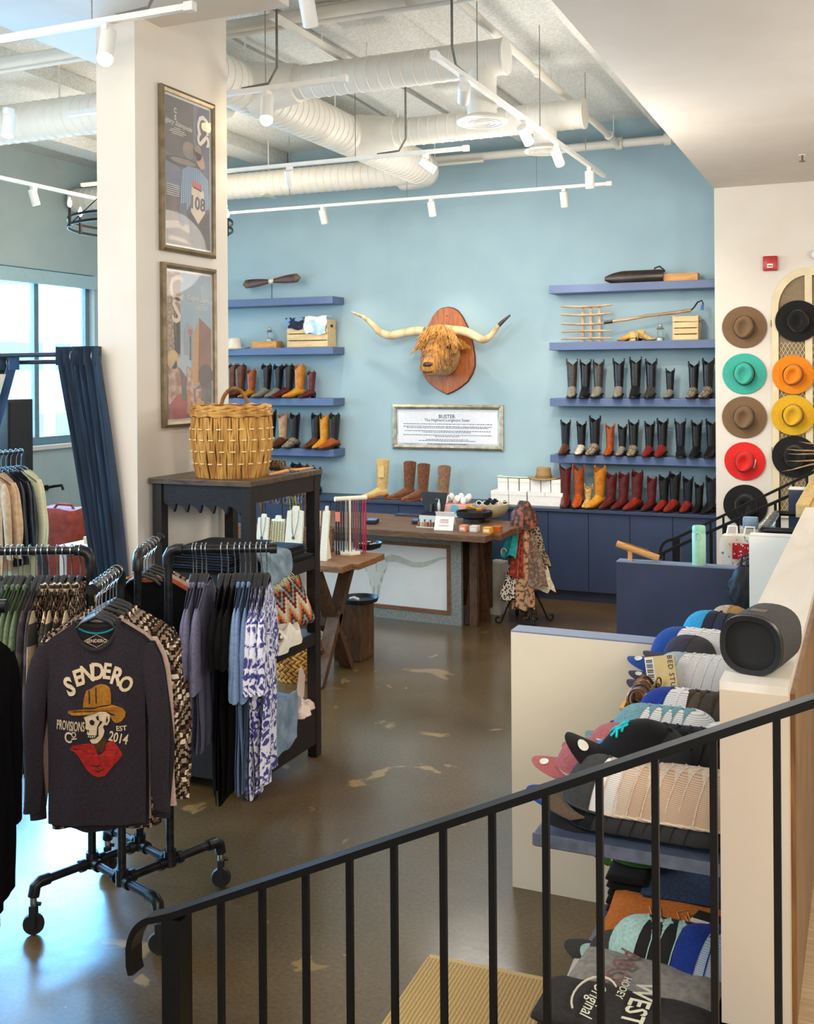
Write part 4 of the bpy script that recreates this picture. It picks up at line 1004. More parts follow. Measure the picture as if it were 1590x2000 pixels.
# ---- posters on the pillar
XPF = -3.6
M_pewter = mat('pewter_frame', (150, 134, 108), (122, 108, 86), metal=.6, rough=.4, scale=16)
def poster(label, u0, v0, u1, v1, vb0, vb1):
    a = at_x(u0, v0, XPF); b = at_x(u1, v1, XPF); c = at_x(u0, vb0, XPF)
    w_, h_ = float(b[1] - a[1]), float((a[2] + b[2]) / 2 - c[2])
    # local: X along +Y world, front to +X world
    t = thing('framed_poster', label, 'poster', (XPF + .002, float((a[1] + b[1]) / 2), float(c[2] + h_ / 2)), radians(90))
    rect_frame(t, w_, h_, .032, .03, M_pewter)
    MB().box(-w_ / 2 + .028, w_ / 2 - .028, -.006, 0, -h_ / 2 + .028, h_ / 2 - .028).build('mount', M_wht, t, smooth=False)
    return t, w_, h_
def pane(t, w_, h_):
    MB().box(-w_ / 2 + .03, w_ / 2 - .03, -.018, -.016, -h_ / 2 + .03, h_ / 2 - .03).build('glazing', mat('poster_glass', (240, 240, 240), (236, 236, 236), rough=.03, alpha=.12, spec=.6), t, smooth=False)
def art(t, w_, h_, m, polys, layer, name='print'):
    """polys in 0..1 coordinates (s right, t up) within the printed area."""
    iw, ih = w_ - .09, h_ - .09; mb = MB()
    for pl in polys: mb.prism([((s - .5) * iw, (q - .5) * ih) for s, q in pl], .0004, lambda x, y, z: (x, -.0063 - .0006 * layer - z, y))
    return mb.build(name, m, t, smooth=False)
def flat(n, c, c2=None, **k): return mat(n, c, c2, rough=.75, **k)
def R4(a, b, c, d): return [(a, b), (c, b), (c, d), (a, d)]
def ell(cx, cy, rx, ry, n=18, a0=0, a1=2 * pi): return [(cx + rx * cos(a0 + (a1 - a0) * i / n), cy + ry * sin(a0 + (a1 - a0) * i / n)) for i in range(n + (0 if a1 - a0 > 6.2 else 1))]
p1, w1, h1_ = poster('framed dark blue rodeo poster with numbered back bib, upper one on pillar', 308, 163, 414, 205, 488, 505)
art(p1, w1, h1_, flat('poster_dusk', (82, 92, 124), (58, 62, 88), scale=4), [R4(0, 0, 1, 1)], 0, 'background_print')
art(p1, w1, h1_, flat('poster_roof', (70, 62, 62), (92, 84, 84), scale=7), [[(0, .62), (.3, .6), (.64, .63), (.64, 1), (0, 1)]], 1)
art(p1, w1, h1_, flat('poster_haze', (116, 122, 148), (92, 98, 126), scale=6), [R4(.64, .62, .74, 1), [(0, .42), (.36, .36), (.4, .52), (0, .56)]], 1)
art(p1, w1, h1_, flat('poster_ground', (120, 92, 84), (88, 66, 62), scale=9), [[(0, 0), (1, 0), (1, .12), (.5, .2), (.4, .3), (0, .36)]], 2)
art(p1, w1, h1_, flat('poster_path', (196, 172, 150), (176, 152, 134), scale=9), [[(0, .1), (.3, .12), (.62, .08), (.6, .14), (.3, .17), (0, .15)], [(.05, .03), (.5, .02), (.45, .05), (.1, .06)]], 3)
art(p1, w1, h1_, flat('poster_brim', (46, 44, 54), (34, 32, 40), scale=9), [ell(.4, .575, .4, .035)], 3)
art(p1, w1, h1_, flat('poster_hatbrown', (150, 132, 116), (110, 94, 84), scale=9), [ell(.4, .58, .28, .02), ell(.52, .67, .14, .06), ell(.72, .67, .1, .055)], 4)
art(p1, w1, h1_, flat('poster_face', (196, 160, 134), (160, 122, 100), scale=9), [[(.66, .68), (.84, .66), (.9, .58), (.8, .56), (.7, .6)]], 4)
sh1 = [(.36, .52), (.5, .56), (.72, .56), (.96, .5), (1, .3), (.86, .27), (.56, .3), (.44, .24), (.32, .28), (.34, .4)]
art(p1, w1, h1_, flat('poster_shirt', (138, 172, 198), (84, 110, 144), kind='wave', scale=24, rot=(0, 0, .8)), [sh1], 5)
art(p1, w1, h1_, flat('poster_trousers', (36, 36, 44), (50, 48, 56), scale=14), [[(.5, .24), (.7, .2), (.98, .27), (1, 0), (.6, 0), (.52, .1)]], 6)
art(p1, w1, h1_, flat('poster_sleeve', (74, 78, 98), (100, 106, 128), scale=14), [[(.3, .28), (.44, .3), (.46, .16), (.36, .13), (.29, .16)]], 6)
art(p1, w1, h1_, flat('poster_red', (206, 74, 62), (190, 62, 52)), [[(.6, .47), (.8, .45), (.8, .4), (.6, .42)]], 7)
art(p1, w1, h1_, flat('poster_bib', (228, 208, 186), (214, 192, 170), scale=8), [[(.58, .43), (.84, .41), (.88, .26), (.72, .17), (.55, .25)]], 7)
iw, ih = w1 - .09, h1_ - .09
def ptext(t, iw, ih, body, s, q, size, m, layer, rot=0.0, **k):
    mb = MB(); lettering(mb, body, lambda x, y: ((s - .5) * iw + x * cos(rot) - y * sin(rot), -.0063 - .0006 * layer, (q - .5) * ih + x * sin(rot) + y * cos(rot)), size=size, **k)
    return mb.build('poster_lettering', m, t, smooth=False)
M_dark = flat('poster_ink', (40, 40, 50), (36, 36, 46)); M_pw = flat('poster_white_ink', (236, 228, 214), (228, 220, 206))
ptext(p1, iw, ih, '108', .7, .31, .105, M_dark, 9, rot=-.05, bold=.003)
ptext(p1, iw, ih, 'C', .83, .88, .17, M_pw, 9, rot=-pi / 2, bold=.004)
ptext(p1, iw, ih, 'S', .83, .77, .17, M_pw, 9, rot=-pi / 2, bold=.004)
ptext(p1, iw, ih, 'C\nS', .22, .885, .04, M_pw, 9, bold=.001)
ptext(p1, iw, ih, 'Calgary Stampede', .24, .825, .042, M_pw, 9, rot=-.06, shear=.35)
for i, l in enumerate((.14, .3, .36, .24)):
    art(p1, w1, h1_, M_pw, [R4(.27 - l / 2, .79 - .013 * i, .27 + l / 2, .794 - .013 * i)], 9, 'fine_print')
for i in range(6): art(p1, w1, h1_, M_pw, [R4(.02, .33 + .014 * i, .3, .334 + .014 * i)], 8, 'rail_print')
pane(p1, w1, h1_)
p2, w2, h2_ = poster('framed pale blue city poster with big letters C and S, lower one on pillar', 312, 511, 417, 527, 836, 822)
art(p2, w2, h2_, flat('poster_sky', (132, 164, 186), (170, 188, 200), scale=2), [R4(0, 0, 1, 1)], 0, 'background_print')
art(p2, w2, h2_, flat('poster_lower', (120, 104, 100), (90, 72, 70), scale=8), [[(0, 0), (1, 0), (1, .3), (.6, .2), (.3, .34), (0, .4)]], 1)
art(p2, w2, h2_, flat('poster_lattice', (120, 84, 60), (176, 150, 116), kind='voronoi', scale=34, lo=.03, hi=.1), [[(0, .42), (.2, .46), (.16, .98), (0, 1)]], 2)
art(p2, w2, h2_, flat('poster_tower_shade', (150, 118, 96), (170, 140, 116), scale=6), [R4(.16, .44, .3, 1), R4(.2, .42, .29, .72)], 2)
art(p2, w2, h2_, flat('poster_slate', (140, 152, 164), (150, 162, 172)), [[(.38, .44), (.6, .42), (.6, .62), (.46, .66), (.38, .6)]], 2)
art(p2, w2, h2_, flat('poster_building_lit', (206, 156, 92), (182, 130, 70), kind='wave', scale=30, rot=(0, 1.57, 0)), [[(.54, .22), (.68, .22), (.72, .68), (.58, .56)]], 3)
art(p2, w2, h2_, flat('poster_building_dark', (142, 86, 62), (122, 70, 52), scale=10), [[(.68, .24), (1, .3), (1, .62), (.72, .7)]], 3)
art(p2, w2, h2_, flat('poster_disc', (82, 52, 46), (66, 42, 38)), [ell(.86, .29, .17, .085)], 4)
art(p2, w2, h2_, flat('poster_tower', (70, 72, 84), (84, 86, 98)), [R4(.5, .4, .535, .57)], 4)
art(p2, w2, h2_, flat('poster_tower_top', (170, 84, 66), (186, 100, 80)), [ell(.518, .595, .05, .022)], 5)
art(p2, w2, h2_, flat('poster_blonde', (216, 180, 124), (196, 150, 96), scale=10), [ell(.13, .4, .12, .07), [(.02, .3), (.2, .4), (.28, .22), (.1, .2)]], 4)
art(p2, w2, h2_, flat('poster_figures', (150, 92, 80), (214, 182, 160), scale=22), [[(.04, .34), (.26, .34), (.34, .12), (.02, .1)], [(.44, .36), (.54, .34), (.62, .05), (.4, .05)], R4(.62, .02, .82, .2)], 5)
art(p2, w2, h2_, flat('poster_crimson', (186, 40, 40), (160, 30, 34), scale=10), [[(.03, .0), (.4, .0), (.56, .1), (.4, .18), (.2, .16), (.05, .1)]], 6)
art(p2, w2, h2_, flat('poster_figure_gold', (206, 150, 80), (180, 124, 64), scale=16), [[(.42, .03), (.52, .02), (.5, .2), (.44, .2)], [(.6, .0), (.86, .0), (.8, .12), (.66, .14)]], 7)
art(p2, w2, h2_, flat('poster_grey_figs', (96, 92, 96), (64, 60, 66), scale=20), [[(.74, .12), (1, .1), (1, .24), (.8, .22)], [(.3, .12), (.42, .12), (.4, .22), (.32, .22)]], 7)
iw, ih = w2 - .09, h2_ - .09
M_cr = flat('poster_cream_ink', (232, 206, 184), (222, 196, 174))
ptext(p2, iw, ih, 'C', .2, .88, .2, M_cr, 9, bold=.004)
ptext(p2, iw, ih, 'S', .2, .73, .2, M_cr, 9, bold=.004)
ptext(p2, iw, ih, 'C\nS', .78, .885, .035, M_pw, 9)
ptext(p2, iw, ih, 'Calgary Stampede', .76, .825, .04, M_pw, 9, rot=-.06, shear=.35)
for i, l in enumerate((.1, .26, .3, .2)): art(p2, w2, h2_, M_pw, [R4(.78 - l / 2, .79 - .013 * i, .78 + l / 2, .793 - .013 * i)], 9, 'fine_print')
pane(p2, w2, h2_)
# ================================================================= DARK SHELF UNIT AND WHAT IT HOLDS
def zigzag(name, cols, sx, sz, amp=.6, rough=.92, plane='xz', noise=.0):
    """Stepped zigzag weave: triangle wave bands with constant colours."""
    if name in _mats: return _mats[name]
    m = bpy.data.materials.new(name); m.use_nodes = True; nt = m.node_tree; N = nt.nodes; L = nt.links; b = N['Principled BSDF']
    b.inputs['Roughness'].default_value = rough; b.inputs['Specular IOR Level'].default_value = .2
    tc = N.new('ShaderNodeTexCoord'); sp_ = N.new('ShaderNodeSeparateXYZ'); L.new(tc.outputs['Object'], sp_.inputs[0])
    def mth(op, a, bb, c=None):
        q = N.new('ShaderNodeMath'); q.operation = op
        for i, val in enumerate((a, bb) if c is None else (a, bb, c)):
            if isinstance(val, (int, float)): q.inputs[i].default_value = val
            else: L.new(val, q.inputs[i])
        return q.outputs[0]
    ix = {'x': 0, 'y': 1, 'z': 2}
    X = mth('MULTIPLY', sp_.outputs[ix[plane[0]]], sx); Z = mth('MULTIPLY', sp_.outputs[ix[plane[1]]], sz)
    if noise:
        nn = N.new('ShaderNodeTexNoise'); nn.inputs['Scale'].default_value = 14; L.new(tc.outputs['Object'], nn.inputs[0]); X = mth('ADD', X, mth('MULTIPLY', nn.outputs[0], noise))
    tri = mth('PINGPONG', X, .5)
    stepx = mth('SNAP', tri, .1)
    v = mth('FRACT', mth('ADD', Z, mth('MULTIPLY', stepx, amp * 2)), 0)
    r = N.new('ShaderNodeValToRGB'); r.color_ramp.interpolation = 'CONSTANT'
    while len(r.color_ramp.elements) < len(cols): r.color_ramp.elements.new(.5)
    for i, c in enumerate(cols):
        r.color_ramp.elements[i].position = i / len(cols); r.color_ramp.elements[i].color = (*lin(c), 1)
    L.new(v, r.inputs[0]); L.new(r.outputs[0], b.inputs['Base Color'])
    bt = N.new('ShaderNodeTexNoise'); bt.inputs['Scale'].default_value = 300; L.new(tc.outputs['Object'], bt.inputs[0])
    bn = N.new('ShaderNodeBump'); bn.inputs['Strength'].default_value = .3; bn.inputs['Distance'].default_value = .003; L.new(bt.outputs[0], bn.inputs['Height']); L.new(bn.outputs[0], b.inputs['Normal'])
    _mats[name] = m; return m

UX0, UX1, UY0, UY1 = -3.565, -2.95, 4.77, 5.53
UZ = 1.655; UA, UB_, UC = 1.157, .72, .28
M_dwood = wood('dark_stained_wood', (31, 22, 19), (18, 14, 13), stretch=(4, 4, 4), rough=.45)
M_dtop = wood('worn_dark_top', (96, 78, 58), (52, 42, 34), stretch=(1, 5, 5), rough=.4)
us = thing('shelf_unit', 'tall dark stained wooden shelf unit with scalloped apron beside the pillar', 'shelf unit', (UX0, UY0, 0))
wU, dU = UX1 - UX0, UY1 - UY0
for x, y in ((0, 0), (wU - .06, 0), (0, dU - .06), (wU - .06, dU - .06)):
    MB().box(x, x + .06, y, y + .06, 0, UZ - .03).build('leg', M_dwood, us, bevel=.004, smooth=False)
MB().box(-.015, wU + .012, -.015, dU + .012, UZ - .03, UZ).build('top', M_dtop, us, bevel=.004, smooth=False)
ap = [(.06, 0), (.06, -.1)]
for i in range(6):
    x0 = .06 + (wU - .12) * i / 6; x1 = .06 + (wU - .12) * (i + 1) / 6
    ap += [(x0 + (x1 - x0) * .3, -.112), (x0 + (x1 - x0) * .6, -.124), (x0 + (x1 - x0) * .85, -.15), (x0 + (x1 - x0) * .97, -.12), (x1, -.104)]
ap += [(wU - .06, 0)]
MB().prism(ap, .02, lambda x, y, z: (x, .012 + z, UZ - .03 + y)).build('scalloped_apron', M_dwood, us, smooth=False)
MB().box(.06, wU - .06, dU - .04, dU - .02, UZ - .13, UZ - .03).build('apron', M_dwood, us, smooth=False)
for x in (.005, wU - .03): MB().box(x, x + .025, .06, dU - .06, UZ - .12, UZ - .03).build('side_rail', M_dwood, us, smooth=False)
for z in (UA, UB_, UC):
    MB().box(.01, wU - .01, .01, dU - .01, z - .025, z).build('shelf_board', M_dwood, us, smooth=False)
    for x in (.004, wU - .03): MB().box(x, x + .026, .06, dU - .06, z - (.07 if z > .3 else .2), z - .001).build('side_rail', M_dwood, us, smooth=False)
    MB().box(.06, wU - .06, .004, .03, z - (.07 if z > .3 else .2), z - .001).build('front_rail', M_dwood, us, smooth=False)

# ---- basket with handles
def basket(label, loc, prof, n_str, mats, handles=True, rows=(.3, .5, .7), seed=1, braid=False):
    R_ = random.Random(seed); t = thing('wicker_basket', label, 'basket', loc); H = prof[-1][1]
    def rad(z):
        for (r0, z0), (r1, z1) in zip(prof[:-1], prof[1:]):
            if z0 <= z <= z1: return r0 + (r1 - r0) * (z - z0) / (z1 - z0)
        return prof[-1][0]
    MB().lathe([(prof[0][0] * .9, 0)] + [(r - .008, z) for r, z in prof] + [(r - .016, z) for r, z in reversed(prof)] + [(.01, .012)], 40, cap=True).build('liner', mats[1], t)
    wv = MB()
    if braid:
        nr = 13
        for k in range(nr):
            z = H * (k + .5) / nr
            for i in range(n_str):
                a = 2 * pi * i / n_str + (k % 2) * pi / n_str; da = 2.3 * pi / n_str; s_ = 1 if k % 2 else -1
                wv.tube([(rad(z + s_ * q * H / nr * .35) * (1.02 - .06 * abs(q)) * cos(a + da * q * .5), rad(z) * (1.02 - .06 * abs(q)) * sin(a + da * q * .5), z + s_ * q * H / nr * .6) for q in (-1, -.3, .3, 1)], [.006, .012, .012, .006], 5)
    else:
        top = H * .84
        for i in range(n_str):
            a0 = 2 * pi * i / n_str; pts = []; rs = []
            lean = R_.uniform(-.08, .08); w0 = R_.uniform(.006, .0095)
            for k in range(7):
                z = top * k / 6; a = a0 + lean * (k / 6 - .5) + R_.uniform(-.02, .02); r = rad(z) + R_.uniform(-.003, .006)
                pts.append((r * cos(a), r * sin(a), z)); rs.append(w0 * (1.0 + .25 * sin(k * 2.3 + i)))
            wv.tube(pts, rs, 5, flat=.7)
    wv.build('weave', mats[0], t, kind='stuff')
    if not braid:
        for k in range(4):
            z = H * (.87 + .036 * k); r = rad(z) + .004
            MB().tube([((r + .006 * sin(i * 1.9 + k)) * cos(2 * pi * i / 40), (r + .006 * sin(i * 1.9 + k)) * sin(2 * pi * i / 40), z + .006 * cos(i * 1.9 + k * 2)) for i in range(41)], .012, 6).build('braided_rim', mats[0], t)
        for q in rows:
            z = H * q; r = rad(z) + .012
            for i in range(0, n_str, 4):
                a = 2 * pi * (i + (int(q * 100) % 4)) / n_str
                MB().tube([(r * cos(a + d_), r * sin(a + d_), z) for d_ in (-.06, 0, .06)], .0035, 5).build('lacing', mats[2], t)
    if handles:
        for a in (radians(118),):
            r = prof[-1][0]; c_, s_ = cos(a), sin(a)
            MB().tube([(r * c_ - s_ * .075 * cos(pi * k / 12), r * s_ + c_ * .075 * cos(pi * k / 12), H - .03 + .12 * sin(pi * k / 12)) for k in range(13)], .011, 8).build('handle', mats[1], t)
    return t
M_wick = mat('golden_wicker', (214, 166, 84), (164, 112, 48), rough=.7, scale=18, stretch=(1, 1, .3), bump=.4)
M_wick2 = mat('brown_wicker', (150, 104, 52), (112, 74, 34), rough=.75, scale=30, bump=.3)
M_lace = mat('pale_lacing', (240, 222, 176), (232, 212, 162), rough=.7)
basket('large golden wicker basket with arched handles on top of the dark shelf unit', (-3.22, 5.02, UZ), [(.185, 0), (.205, .1), (.218, .2), (.212, .3), (.2, .385)], 96, (M_wick, M_wick2, M_lace), rows=(.2, .37, .53, .68))
basket('woven seagrass basket on the floor under the jewellery table', (-3.86, 6.86, 0), [(.14, 0), (.165, .1), (.17, .25), (.165, .36)], 22, (M_wick, M_wick2, M_lace), handles=False, braid=True, seed=4)
# driftwood beside the basket
a = Vector(at_z(526, 927, UZ + .01)); b = Vector(at_z(612, 913, UZ + .025))
o = MB().tube([(0, 0, 0), (b - a) * .35 + Vector((0, 0, .004)), (b - a) * .7, b - a], [.007, .011, .009, .004], 8).build('wooden_stick', M_block, loc=a); tag(o, 'smooth honey-coloured wooden stick lying beside the basket', 'stick')
a = Vector(at_z(528, 908, UZ + .05)); b = Vector(at_z(578, 922, UZ + .012))
t = thing('driftwood_bundle', 'gnarled brown driftwood bundle behind the wicker basket', 'driftwood', (a.x, a.y, UZ))
for k, dz in enumerate((0, .018, -.012)):
    d = b - a
    MB().tube([(0, dz, .05 + dz), d * .4 + Vector((0, dz, .055)), Vector((d.x, d.y + dz * 2, .014))], [.018 - .003 * k, .013, .005], 7).build('branch', wood('driftwood', (112, 82, 56), (74, 52, 36)), t)
for k in range(4):
    q = Vector((.012 + .022 * k, 0, .05)); MB().tube([q + Vector((0, .03 * cos(2 * pi * i / 10), .028 * sin(2 * pi * i / 10))) for i in range(11)], .006, 6).build('binding', wood('driftwood', (112, 82, 56), (74, 52, 36)), t)

# ---- folded garments
def folded(label, loc, w_, d_, h_, m, rz=0, name='folded_shirt', cat='shirt', group=None, layers=2, seed=0, edge=None, rag=0.0):
    """Soft folded garment: stacked rounded layers, folded edge toward -Y."""
    t = thing(name, label, cat, loc, rz, group); R_ = random.Random(seed)
    for l in range(layers):
        z0 = h_ * l / layers; hh_ = h_ / layers; sh = R_.uniform(-.008, .008); mb = MB(); rings = []
        nx = 12
        for i in range(nx + 1):
            x = -w_ / 2 + w_ * i / nx; e = min(1, (1 - abs(2 * i / nx - 1)) * 6 + .3)
            ring = []
            for j in range(14):
                a_ = 2 * pi * j / 14; cy, cz = cos(a_), sin(a_)
                yy = (abs(cy) ** .35) * (1 if cy > 0 else -1) * d_ / 2 + sh + rag * R_.uniform(-1, 1)
                zz_ = z0 + hh_ / 2 + (abs(cz) ** .6) * (1 if cz > 0 else -1) * hh_ / 2 * e * (1 + (.16 * sin(x * 34 + l * 2 + yy * 21) if l == layers - 1 and cz > 0 else 0))
                ring.append((x + sh * .5, yy, zz_))
            rings.append(ring)
        mb.loft(rings).build('fold', m if not edge or l < layers - 1 else m, t, angle=60)
    return t
M_jean = cloth('dark_denim', (38, 44, 54), (26, 30, 38), scale=140); M_jean2 = cloth('blue_denim', (52, 66, 92), (36, 48, 70), scale=140)
M_jblk = cloth('black_denim', (28, 27, 28), (20, 19, 20), scale=140); M_jwash = cloth('washed_denim', (146, 166, 184), (108, 128, 150), scale=12)
zs = UA
for i in range(4):
    folded('dark folded jeans, %s from bottom in the stack behind the lavender shirts' % ORD[i], (-3.33 + .01 * (i % 2), 5.08, zs + .028 * i), .4, .46, .027, M_jean if i % 2 else M_jean2, radians([2, -3, 1, 4][i]), 'folded_jeans', 'jeans', 'jeans on the dark shelf unit', seed=i)
for i in range(3):
    folded('black folded jeans, %s from bottom in the stack at the right of the shelf unit' % ORD[i], (-3.07 - .02 * i, 5.22, zs + .026 * i), .22, .48, .025, M_jblk, radians([-4, 3, -2][i]), 'folded_jeans', 'jeans', 'black jeans on the dark shelf unit', seed=10 + i)
# frayed denim shorts hanging over the edge
t = thing('denim_shorts', 'faded frayed denim shorts hanging over the upper shelf edge', 'shorts', (-2.97, 5.03, UA))
def shf(u, v):
    L_ = v * .28
    y = -.16 + .3 * u
    if L_ < .1: return (-.1 + L_, y, .09 - .1 * L_ + .01 * sin(u * 9))
    k = L_ - .1
    return (.012 + .03 * sin(k * 10), y - .03 * k / .18, .08 - k * (1.0 - .35 * u) + .006 * sin(u * 20))
MB().slab(14, 12, shf, lambda u, v, p: (p[0] + .012, p[1], p[2] + .006)).build('denim', mat('faded_shorts', (140, 160, 170), (92, 110, 122), scale=14, rough=.95), t)
fr_ = MB(); Rf = random.Random(2)
for i in range(90):
    u = Rf.random(); p = Vector(shf(u, 1.0)) + Vector((.006, 0, 0)); q = Vector((Rf.uniform(-.004, .03), Rf.uniform(-.02, .02), -Rf.uniform(.012, .035)))
    fr_.tube([p, p + q * .5, p + q + Vector((Rf.uniform(-.01, .01), 0, 0))], [.003, .0025, .001], 4)
fr_.build('frayed_hem', mat('frayed_cotton', (206, 200, 170), (190, 184, 152), rough=.95), t, kind='stuff')
# shelf B: pillows, blanket, white tee, book
def pillow(label, loc, w_, h_, th, m, rot):
    o = MB()
    n = 18
    def f(s):
        def g(u, v):
            x = (u - .5) * w_; z = (v - .5) * h_; a = max(0, (1 - (2 * u - 1) ** 4) * (1 - (2 * v - 1) ** 4))
            pin = 1 - .07 * (abs(2 * u - 1) ** 3) * (1 - abs(2 * v - 1)) - 0
            return (x * (1 - .06 * (1 - abs(2 * v - 1) ** 2) * abs(2 * u - 1)), s * th / 2 * a ** .45, z * (1 - .06 * (1 - abs(2 * u - 1) ** 2) * abs(2 * v - 1)))
        return g
    o.grid(n, n, f(-1)); o.grid(n, n, f(1))
    t = o.build('kilim_pillow', m, loc=loc); t.rotation_euler = rot
    return tag(t, label, 'pillow')
K1 = zigzag('kilim_red_orange', [(60, 52, 48), (176, 84, 40), (206, 160, 100), (136, 40, 36), (206, 186, 150), (110, 58, 40)], 13, 6, amp=.35)
K2 = zigzag('kilim_grey_red', [(214, 200, 166), (120, 30, 36), (150, 150, 140), (70, 62, 60), (206, 100, 44), (186, 174, 142)], 13, 5, amp=.5)
pillow('orange and red zigzag kilim pillow, left of the grey-red one', (-3.36, 5.2, UB_ + .185), .36, .36, .12, K1, (radians(-14), radians(28), radians(35)))
pillow('grey, red and orange zigzag kilim pillow on the middle shelf', (-3.09, 5.33, UB_ + .18), .34, .34, .13, K2, (radians(-16), radians(-14), radians(62)))
o = folded('grey blanket with white arrow pattern beneath the kilim pillow', (-3.14, 5.14, UB_), .34, .34, .09, zigzag('arrow_blanket', [(70, 66, 66), (70, 66, 66), (226, 216, 196), (96, 90, 88)], 7, 6), radians(20), 'folded_blanket', 'blanket', layers=2)
# white tee crumpled over the edge of shelf B
def crumple(label, loc, w_, d_, h_, m, seed, name, cat, rz=0):
    R_ = random.Random(seed); ph = [R_.uniform(0, 6) for _ in range(6)]
    def f(u, v):
        x = (u - .5) * w_; y = (v - .5) * d_; e = (1 - (2 * u - 1) ** 6) * (1 - (2 * v - 1) ** 6)
        z = h_ * (.55 + .2 * sin(u * 9 + ph[0] + 3 * v) + .16 * sin(v * 13 + ph[1] - 4 * u) + .12 * sin((u + v) * 19 + ph[2])) * max(0, e) ** .5
        return (x + .012 * sin(v * 11 + ph[3]), y + .012 * sin(u * 12 + ph[4]), max(.002, z))
    o = MB().slab(24, 24, f, lambda u, v, p: (p[0], p[1], 0.0)).build(name, m, loc=loc, rotz=rz)
    return tag(o, label, cat)
M_wtee = cloth('cream_white_cotton', (238, 230, 214), (226, 216, 198)); M_pinkc = cloth('pale_pink_cotton', (236, 214, 200), (224, 200, 186))
crumple('crumpled cream white shirt on the middle shelf below the pillows', (-3.03, 5.1, UB_ + .002), .26, .36, .15, M_wtee, 5, 'crumpled_shirt', 'shirt', .15)
bk = thing('boxed_book', 'slim grey book standing against the white shirt on the middle shelf', 'book', (-2.985, 4.9, UB_))
MB().box(-.06, .05, -.012, .012, .004, .17, Matrix.Rotation(.32, 4, 'Y') @ Matrix.Rotation(.2, 4, 'Z')).build('cover', mat('grey_book_cloth', (150, 140, 140), (138, 128, 128)), bk, smooth=False)
MB().box(-.056, .052, -.009, .009, .008, .166, Matrix.Rotation(.32, 4, 'Y') @ Matrix.Rotation(.2, 4, 'Z')).build('pages', M_wht, bk, smooth=False)
# bottom shelf
folded('light washed jeans folded at the bottom of the shelf unit', (-3.04, 5.03, UC), .2, .4, .16, M_jwash, radians(3), 'folded_jeans', 'jeans', layers=3, seed=5)
def hang(u, v):
    L_ = v * .3; y = -.2 + .4 * u
    return (-.01 + .028 + .02 * sin(u * 3) * v, y + .01 * sin(v * 5), .17 - L_ * (1 - .15 * u) + .008 * sin(u * 15))
o = MB().slab(16, 10, hang, lambda u, v, p: (p[0] + .012, p[1], p[2])).build('hanging_jeans', M_jwash, loc=(-2.965, 5.02, UC)); tag(o, 'light washed denim leg with worn hem hanging over the bottom shelf', 'jeans')
crumple('pale pink folded top with a card on the bottom shelf', (-3.04, 5.36, UC + .002), .2, .22, .1, M_pinkc, 8, 'folded_camisole', 'camisole', .3)
t = thing('swing_card', 'stiff pale pink card standing up from the folded pink top', 'card', (-3.02, 5.4, UC + .06))
MB().prism([(-.05, 0), (.045, .01), (.06, .13), (.02, .19), (-.01, .18)], .004, lambda x, y, z: (z, x, y)).build('board', mat('blush_card', (236, 208, 194), (228, 200, 186)), t, smooth=False)
crumple('white knitted top with a strap loop on the bottom shelf', (-3.2, 5.2, UC + .002), .24, .34, .2, M_wtee, 12, 'knit_camisole', 'camisole', 0)

# ================================================================= JEWELLERY TABLE
JX1, JY0, JY1, JZ = -3.33, 6.66, 7.28, .87
M_rustic = wood('rustic_table_wood', (150, 104, 62), (104, 68, 38), stretch=(1.2, 8, 8)); M_rustd = wood('rustic_leg_wood', (98, 66, 40), (62, 42, 26), stretch=(6, 6, 1.2))
jt = thing('jewellery_table', 'rustic wooden trestle table with X legs carrying jewellery', 'table', (-4.1, 6.97, 0))
def J(x, y, z): return (x + 4.1, y - 6.97, z)
nb = 4
for i in range(nb):
    y0 = JY0 + (JY1 - JY0) * i / nb; y1 = JY0 + (JY1 - JY0) * (i + 1) / nb - .003
    xe = JX1 + (.0 if i in (1, 2) else -.05 if i == 0 else -.01)
    mb = MB(); a, b = J(-5.0, y0, JZ - .045), J(xe, y1, JZ); mb.box(a[0], b[0], a[1], b[1], a[2], b[2]); mb.build('plank', M_rustic, jt, bevel=.005, smooth=False)
for x in (-3.62, -4.75):
    for s in (-1, 1):
        mb = MB(); mb.bar(J(x + .02 * s, 6.97 - .28 * s, .0), J(x + .02 * s, 6.97 + .24 * s, JZ - .045), .05, .1, (1, 0, 0)); mb.build('leg', M_rustd, jt, bevel=.004, smooth=False)
MB().bar(J(-4.8, 6.97, .42), J(-3.55, 6.97, .42), .05, .09).build('stretcher', M_rustd, jt, smooth=False)
for s in (-1, 1):
    MB().bar(J(-3.62, 6.97 - .2 * s, .22), J(-3.9, 6.97 - .02 * s, .45), .03, .06).build('brace', M_rustd, jt, smooth=False)
MB().lathe([(.02, 0), (.024, .012), (.008, .02)], 10, M=Matrix.Rotation(pi / 2, 4, 'Y')).xf(Matrix.Translation(J(-3.57, 6.97, .43))).build('bolt', M_black, jt)
